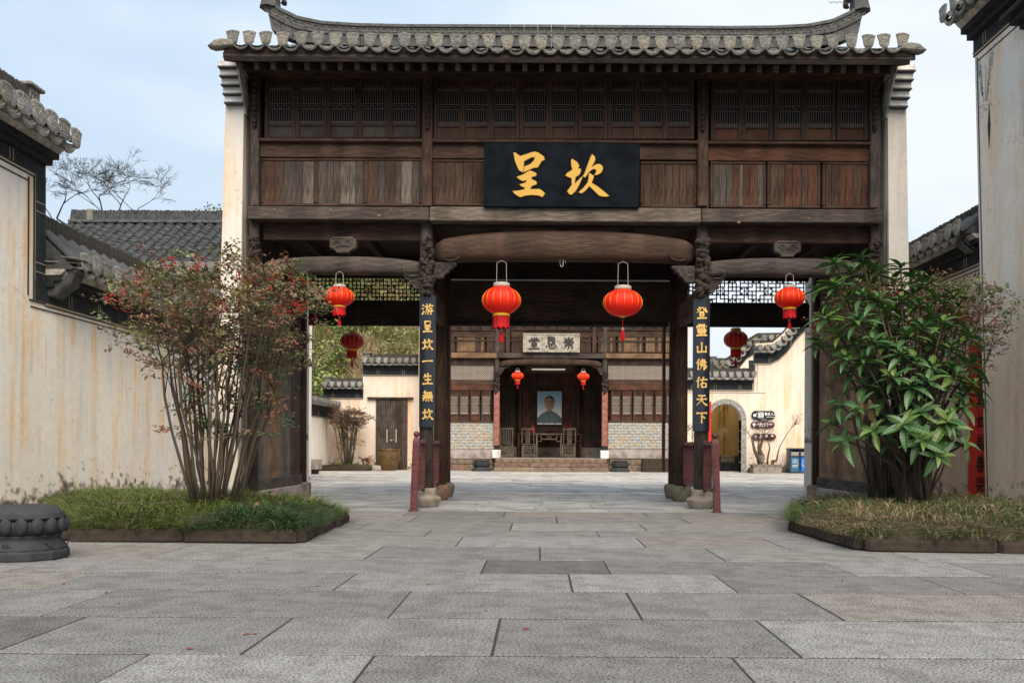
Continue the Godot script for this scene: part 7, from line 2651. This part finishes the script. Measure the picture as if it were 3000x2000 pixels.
func nandina(o: Node3D, base: Vector3, crown: Vector3, rad: Vector3, stems: int, sprays: int, seed_: int, hues: Array, spread: float, berries: int, leaf := 0.052, low_sprays := 0) -> void:
	rng.seed = seed_
	var tips := []
	for i in stems:
		var a := TAU * i / stems + rr(-0.3, 0.3)
		var r := sqrt(rr(0.02, 1.0))
		var b := base + Vector3(cos(a) * spread * r, 0, sin(a) * spread * r * 0.8)
		var out := Vector3(cos(a), 0, sin(a)) * (0.25 + 0.75 * r)
		var tip := crown + Vector3(out.x * rad.x * rr(0.35, 0.9), rr(-0.5, 0.75) * rad.y, out.z * rad.z * rr(0.4, 0.95))
		var pts := []
		var rads := []
		var n := 7
		for k in n:
			var u := k / (n - 1.0)
			var p := b.lerp(tip, u)
			var bow := sin(u * PI) * 0.28
			p += Vector3(out.x * rad.x * 0.12 * bow, 0.22 * bow, out.z * rad.z * 0.12 * bow)
			p += Vector3(rr(-1, 1), rr(-0.4, 0.4), rr(-1, 1)) * 0.035 * (1.0 if k > 0 else 0.0)
			pts.append(p)
			rads.append(lerpf(rr(0.014, 0.021), 0.006, u))
		var st := S(true)
		tube(st, pts, rads, 6)
		for k in 3:
			var s: Vector3 = pts[3 + k]
			var e := crown + Vector3(rr(-1, 1) * rad.x, rr(-0.6, 0.8) * rad.y, rr(-1, 1) * rad.z)
			e = s + (e - s).limit_length(0.75)
			tube(st, [s, s.lerp(e, 0.5) + Vector3(0, 0.06, 0), e], [0.007, 0.005, 0.003], 4)
			tips.append(e)
		put("stem", st, M.bark, o)
		tips.append(tip)
	var where := []
	var tint := []
	for i in sprays + low_sprays:
		var c: Vector3
		if i >= sprays:
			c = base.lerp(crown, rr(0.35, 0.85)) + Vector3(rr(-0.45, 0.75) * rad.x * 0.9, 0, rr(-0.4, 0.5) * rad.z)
		elif i < tips.size() and rng.randf() < 0.8:
			c = tips[i]
		else:
			var dir := Vector3(rr(-1, 1), rr(-0.55, 1), rr(-1, 1)).normalized() * pow(rng.randf(), 0.35)
			c = crown + dir * rad
		var main := Vector3(rr(-1, 1), rr(-0.35, 0.5), rr(-1, 1)).normalized()
		var ax := Basis.looking_at(main, Vector3.UP if absf(main.y) < 0.95 else Vector3.RIGHT)
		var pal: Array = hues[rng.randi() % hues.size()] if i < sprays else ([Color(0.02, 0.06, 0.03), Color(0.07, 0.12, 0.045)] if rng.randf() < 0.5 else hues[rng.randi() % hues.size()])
		var shade := rr(0.65, 1.2)
		for k in 30:
			var u := rng.randf()
			var side := float(k % 2 * 2 - 1)
			var p := c + ax * Vector3(side * rr(0.0, 0.13) * (1.1 - u * 0.5), rr(-0.03, 0.03), -u * 0.34 + 0.1)
			var B := ax * Basis.from_euler(Vector3(rr(-0.9, 0.2), PI + side * rr(0.3, 1.5), rr(-0.8, 0.8)))
			var l := leaf * rr(0.6, 1.35)
			where.append(Transform3D(B.scaled_local(Vector3(l * 1.15, l, l)), p))
			tint.append((pal[0] as Color).lerp(pal[1], rng.randf()) * shade)
	many("foliage", leaflet_mesh(), M.leaf, where, tint, o)
	if berries:
		where = []
		tint = []
		var st := S(true)
		ball(st, Vector3.ZERO, Vector3.ONE, Basis(), 4)
		for i in berries:
			var dir := Vector3(rr(-1, 1), rr(-0.2, 1), rr(-0.3, 1)).normalized() * rr(0.8, 1.02)
			var c := crown + dir * rad
			for k in 16:
				where.append(Transform3D(Basis().scaled(Vector3.ONE * rr(0.0055, 0.008)), c + Vector3(rr(-1, 1) * 0.05, rr(-1, 1) * 0.055, rr(-1, 1) * 0.05)))
				tint.append(Color.WHITE)
		many("berries", mesh_of(st), M.berry, where, tint, o)

func loquat_leaf(seed_: int) -> ArrayMesh:      # 1 long, veined, folded along the midrib and drooping
	rng.seed = seed_
	var st := S(true)
	var n := 16
	var droop := rr(0.10, 0.42)
	var at := func(u: float, v: float, k: int) -> Vector3:
		var w := 0.158 * pow(sin(PI * pow(u, 0.75)), 0.8) * (1.0 - 0.15 * u)
		return Vector3(v * w, absf(v) * w * 0.45 - u * u * droop + (0.006 if k % 2 else -0.006) * absf(v), u * (1.0 - 0.12 * u))
	for i in n:
		var c := Color(0.036, 0.096, 0.030) if i % 2 else Color(0.066, 0.142, 0.05)
		var u0 := i / float(n)
		var u1 := (i + 1.0) / n
		for s in [-1, 1]:
			for q in [[0.10, 1.0, c], [0.0, 0.10, Color(0.13, 0.19, 0.08)]]:
				var sk := 0.05
				var p := [at.call(u0, s * q[0], i), at.call(u1, s * q[0], i + 1), at.call(minf(u1 + sk, 1.0), s * q[1], i + 1), at.call(minf(u0 + sk, 1.0), s * q[1], i)]
				if s > 0:
					p.reverse()
				for t in [0, 1, 2, 0, 2, 3]:
					st.set_color(q[2])
					st.add_vertex(p[t])
	return mesh_of(st)

func beds_and_plants() -> void:
	# left bed
	var lp := [[-4.15, 7.9], [-2.12, 7.82], [-2.22, 10.1], [-3.9, 12.3], [-6.35, 12.9], [-6.38, 11.6]]
	var B := bed("left_bed", "left planting bed of green grass edged with mossy kerb stones", lp, 0.21, 5, [0, 1, 5])
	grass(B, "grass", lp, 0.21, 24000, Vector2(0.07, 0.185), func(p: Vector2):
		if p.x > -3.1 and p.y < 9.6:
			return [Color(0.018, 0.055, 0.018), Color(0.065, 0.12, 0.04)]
		return [Color(0.035, 0.08, 0.008), Color(0.14, 0.18, 0.022)] if rng.randf() < 0.88 else [Color(0.17, 0.15, 0.06), Color(0.22, 0.18, 0.08)], 31)
	var LB := B
	var n := thing("nandina_shrub", "airy vase-shaped shrub with red berries and reddish leaves in the left bed", "shrub", Vector3(-3.62, 0.2, -9.85))
	nandina(n, Vector3(-3.62, 0.2, -9.85), Vector3(-3.56, 2.27, -9.85), Vector3(1.30, 0.74, 1.0), 34, 460, 44, [[Color(0.15, 0.125, 0.05), Color(0.25, 0.20, 0.085)], [Color(0.10, 0.13, 0.055), Color(0.19, 0.20, 0.09)], [Color(0.24, 0.085, 0.07), Color(0.30, 0.15, 0.09)], [Color(0.17, 0.125, 0.09), Color(0.24, 0.16, 0.10)], [Color(0.10, 0.12, 0.05), Color(0.20, 0.19, 0.08)]], 0.30, 30, 0.054, 70)
	# right bed
	var rp := [[2.74, 7.5], [4.9, 7.3], [5.9, 9.2], [5.95, 12.2], [3.6, 12.2], [2.66, 9.3]]
	var RB := bed("right_bed", "right planting bed of part-dried grass edged with dark kerb stones", rp, 0.23, 6, [0, 5])
	grass(RB, "grass", rp, 0.23, 22000, Vector2(0.06, 0.175), func(p: Vector2):
		var dry := 0.75 if p.x < 3.7 and p.y < 9.3 and p.y > 7.6 else 0.35
		if p.x < 3.2 and p.y > 8.9:
			dry = 0.05
		if rng.randf() < dry:
			return [Color(0.22, 0.16, 0.085), Color(0.40, 0.32, 0.19)]
		return [Color(0.025, 0.065, 0.02), Color(0.10, 0.14, 0.03)], 32, 0.10)
	n = thing("right_nandina_shrub", "dense dark-stemmed shrub with red berries behind the big-leaved one", "shrub", Vector3(4.40, 0.22, -10.9))
	var rh := [[Color(0.10, 0.13, 0.045), Color(0.19, 0.22, 0.08)], [Color(0.15, 0.14, 0.06), Color(0.22, 0.20, 0.09)], [Color(0.22, 0.09, 0.06), Color(0.27, 0.14, 0.08)]]
	nandina(n, Vector3(4.40, 0.22, -10.9), Vector3(4.56, 2.40, -10.9), Vector3(1.25, 0.66, 0.8), 34, 480, 45, rh, 0.36, 20, 0.05, 30)
	loquat()
	# the far bed and shrub
	var fp := [[W(930, 1378, 30.5).x, 30.0], [W(1082, 1378, 30.5).x, 30.2], [W(1088, 1378, 31.5).x, 31.7], [-7.4, 31.8], [-7.45, 30.0]]
	B = bed("courtyard_bed", "small grassy bed in the courtyard's left corner below the reddish shrub", fp, 0.2, 7, [0, 1])
	grass(B, "grass", fp, 0.2, 2500, Vector2(0.08, 0.16), func(p: Vector2): return [Color(0.07, 0.11, 0.015), Color(0.17, 0.18, 0.04)], 33)
	var sp := Vector3(W(1018, 1370, 31.0).x, 0.15, -31.0)
	n = thing("courtyard_shrub", "fine-stemmed reddish-brown shrub in the courtyard's left corner", "shrub", sp)
	nandina(n, sp, Vector3(sp.x - 0.02, 1.82, -31.0), Vector3(0.82, 0.34, 0.6), 30, 190, 46, [[Color(0.15, 0.06, 0.05), Color(0.22, 0.11, 0.08)], [Color(0.10, 0.07, 0.045), Color(0.15, 0.10, 0.06)]], 0.16, 0, 0.06, 16)
	var fr := thing("red_leaved_shrub", "tiny red-leaved shrub at the foot of the plank door wall", "shrub", Vector3(W(1068, 1365, 31.4).x, 0.12, -31.5))
	nandina(fr, fr.position, fr.position + Vector3(0, 0.22, 0), Vector3(0.28, 0.14, 0.2), 6, 18, 47, [[Color(0.4, 0.08, 0.06), Color(0.3, 0.12, 0.06)]], 0.08, 0, 0.045)
	# dead leaves caught in the grass
	var lf := leaflet_mesh()
	rng.seed = 88
	for k in 2:
		var where := []
		var tint := []
		var poly: Array = [lp, rp][k]
		var p2 := PackedVector2Array()
		for q in poly:
			p2.append(Vector2(q[0], q[1]))
		while where.size() < [60, 170][k]:
			var p := Vector2(rr(-6.4, -2.1) if k == 0 else rr(2.7, 5.9), rr(7.5, 12.0))
			if Geometry2D.is_point_in_polygon(p, p2):
				where.append(Transform3D(Basis.from_euler(Vector3(rr(-0.5, 0.5), rr(0, TAU), rr(-0.6, 0.6))).scaled_local(Vector3.ONE * rr(0.04, 0.09)), Vector3(p.x, 0.31 - 0.02 * k + rr(-0.05, 0.03), -p.y)))
				tint.append(Color(0.15, 0.055, 0.03).lerp(Color(0.19, 0.13, 0.085), rng.randf()))
		many("dead_leaves", lf, M.leaf, where, tint, [LB, RB][k])
	# dead branches lying on the left bed
	var br := thing("fallen_branch", "bare grey branch lying on the grass of the left bed", "branch", Vector3(-4.6, 0.3, -9.3))
	var st := S(true)
	var pts := []
	for q in [[268, 1475], [300, 1472], [345, 1468], [380, 1470], [440, 1473], [480, 1466], [515, 1463]]:
		pts.append(W(q[0], q[1], 9.2) + Vector3(0, -0.02, 0))
	tube(st, pts, [0.016, 0.015, 0.012, 0.01, 0.012, 0.01, 0.006], 6)
	put("stick", st, M.bark, br)

func loquat() -> void:
	rng.seed = 71
	var base := Vector3(4.36, 0.2, -10.35)
	var o := thing("loquat_tree", "small tree with large glossy dark green veined leaves on the right", "tree", base)
	var leaves := []
	for i in 4:
		leaves.append(loquat_leaf(200 + i))
	var yell: StandardMaterial3D = M.loquat.duplicate()
	yell.albedo_color = Color(1.25, 1.12, 0.9)
	var dead: StandardMaterial3D = M.loquat.duplicate()
	dead.albedo_color = lin(1.0, 0.28, 0.12)
	var mats := [M.loquat, M.loquat, yell]
	rng.seed = 72
	# rosettes: pixel x, y, depth, leaves, leaf length
	var rs := [[2448, 772, 10.2, 11], [2525, 762, 10.4, 11], [2448, 838, 10.1, 10], [2530, 868, 10.0, 9], [2420, 930, 10.0, 10], [2520, 940, 9.8, 11], [2595, 915, 10.1, 10], [2692, 888, 10.3, 9], [2742, 880, 10.4, 9], [2532, 1055, 9.8, 10], [2505, 1010, 10.0, 8], [2595, 1010, 10.0, 10], [2660, 985, 10.0, 10], [2788, 1022, 10.0, 10], [2677, 1060, 9.8, 10], [2675, 1132, 9.7, 11], [2655, 1160, 9.9, 8], [2728, 1078, 9.9, 9], [2785, 1080, 10.0, 9], [2460, 1185, 10.1, 8], [2440, 1240, 10.2, 7], [2775, 1238, 9.6, 11], [2755, 1275, 9.8, 8], [2797, 1255, 9.8, 8], [2848, 1066, 10.2, 8], [2605, 1225, 10.1, 7], [2620, 1290, 10.2, 6], [2490, 800, 10.5, 8], [2620, 840, 10.6, 7], [2560, 1120, 10.2, 8], [2720, 1170, 10.2, 8], [2480, 880, 10.2, 8], [2580, 960, 10.3, 8], [2640, 930, 10.4, 8], [2500, 1090, 10.1, 8], [2610, 1080, 10.1, 8], [2740, 1010, 10.3, 8], [2830, 1150, 10.1, 8], [2590, 1160, 10.1, 7], [2400, 850, 10.3, 9], [2460, 980, 10.0, 9], [2570, 800, 10.4, 9], [2640, 880, 10.2, 9], [2570, 880, 9.9, 9], [2480, 1050, 9.9, 9], [2640, 1040, 9.8, 9], [2700, 960, 10.0, 9], [2760, 950, 10.1, 9], [2560, 1000, 9.7, 9], [2620, 1110, 9.7, 9], [2720, 1120, 9.7, 9], [2800, 1100, 9.9, 9], [2820, 1190, 9.9, 9], [2700, 1210, 9.7, 8], [2530, 1130, 10.0, 8], [2838, 985, 10.1, 9], [2800, 935, 10.3, 9], [2790, 875, 10.5, 8], [2700, 835, 10.5, 8], [2400, 1010, 10.2, 8], [2850, 1130, 10.0, 9], [2640, 790, 10.6, 8], [2480, 1290, 10.0, 7], [2560, 1265, 9.8, 8], [2700, 1290, 9.6, 8], [2745, 1335, 9.6, 7], [2650, 1245, 9.6, 8], [2825, 1300, 9.8, 7], [2520, 1200, 9.8, 8]]
	for q in rs:
		var c := W(q[0], q[1], q[2])
		var up := (c - base - Vector3(0, 0.9, 0)).normalized() * 0.6 + Vector3(0, 0.75 if q[1] < 1180 else 0.5, 0)
		up = up.normalized()
		# the branch that carries it
		var st := S(true)
		var a := base + Vector3(rr(-0.14, 0.14), 0, rr(-0.1, 0.1))
		var fork := base.lerp(c, 0.45) + Vector3((base.x - c.x) * 0.16, 0.12, 0)
		tube(st, [a, a.lerp(fork, 0.5) + Vector3(rr(-0.03, 0.03), 0, 0), fork, fork.lerp(c, 0.6) + Vector3(0, 0.02, 0), c], [0.032, 0.026, 0.02, 0.014, 0.009], 7)
		put("branch", st, M.bark, o)
		var side := up.cross(Vector3.BACK).normalized()
		var fw := side.cross(up)
		for k in int(q[3]) + 2:
			var a2: float = TAU * k * 0.381966 + rr(-0.2, 0.2)
			var lvl: float = float(k) / (q[3] + 2)
			var radial := side * cos(a2) + fw * sin(a2)
			var dir := (radial + up * lerpf(-0.3, 1.0, lvl)).normalized()
			var nrm := (up - dir * up.dot(dir)).normalized()
			var L := Basis(nrm.cross(dir), nrm, dir) * Basis(Vector3.BACK, rr(-0.3, 0.3))
			var len_ := rr(0.20, 0.34) * lerpf(1.1, 0.75, lvl)
			put("leaf", leaves[rng.randi() % 4], mats[rng.randi() % 3], o, Transform3D(L.scaled_local(Vector3(len_, len_, len_)), c + up * (lvl - 0.5) * 0.07))
	for q in [[2548, 1195, 0.26], [2558, 1215, 0.22], [2530, 1200, 0.24]]:
		var L := Basis(Vector3.RIGHT, PI / 2 - 0.15) * Basis(Vector3.UP, 0.0)
		put("dead_leaf", leaves[0], dead, o, Transform3D(Basis(Vector3.UP, rr(-0.6, 0.6)) * L.scaled_local(Vector3.ONE * q[2]), W(q[0], q[1] - 25, 9.75)))
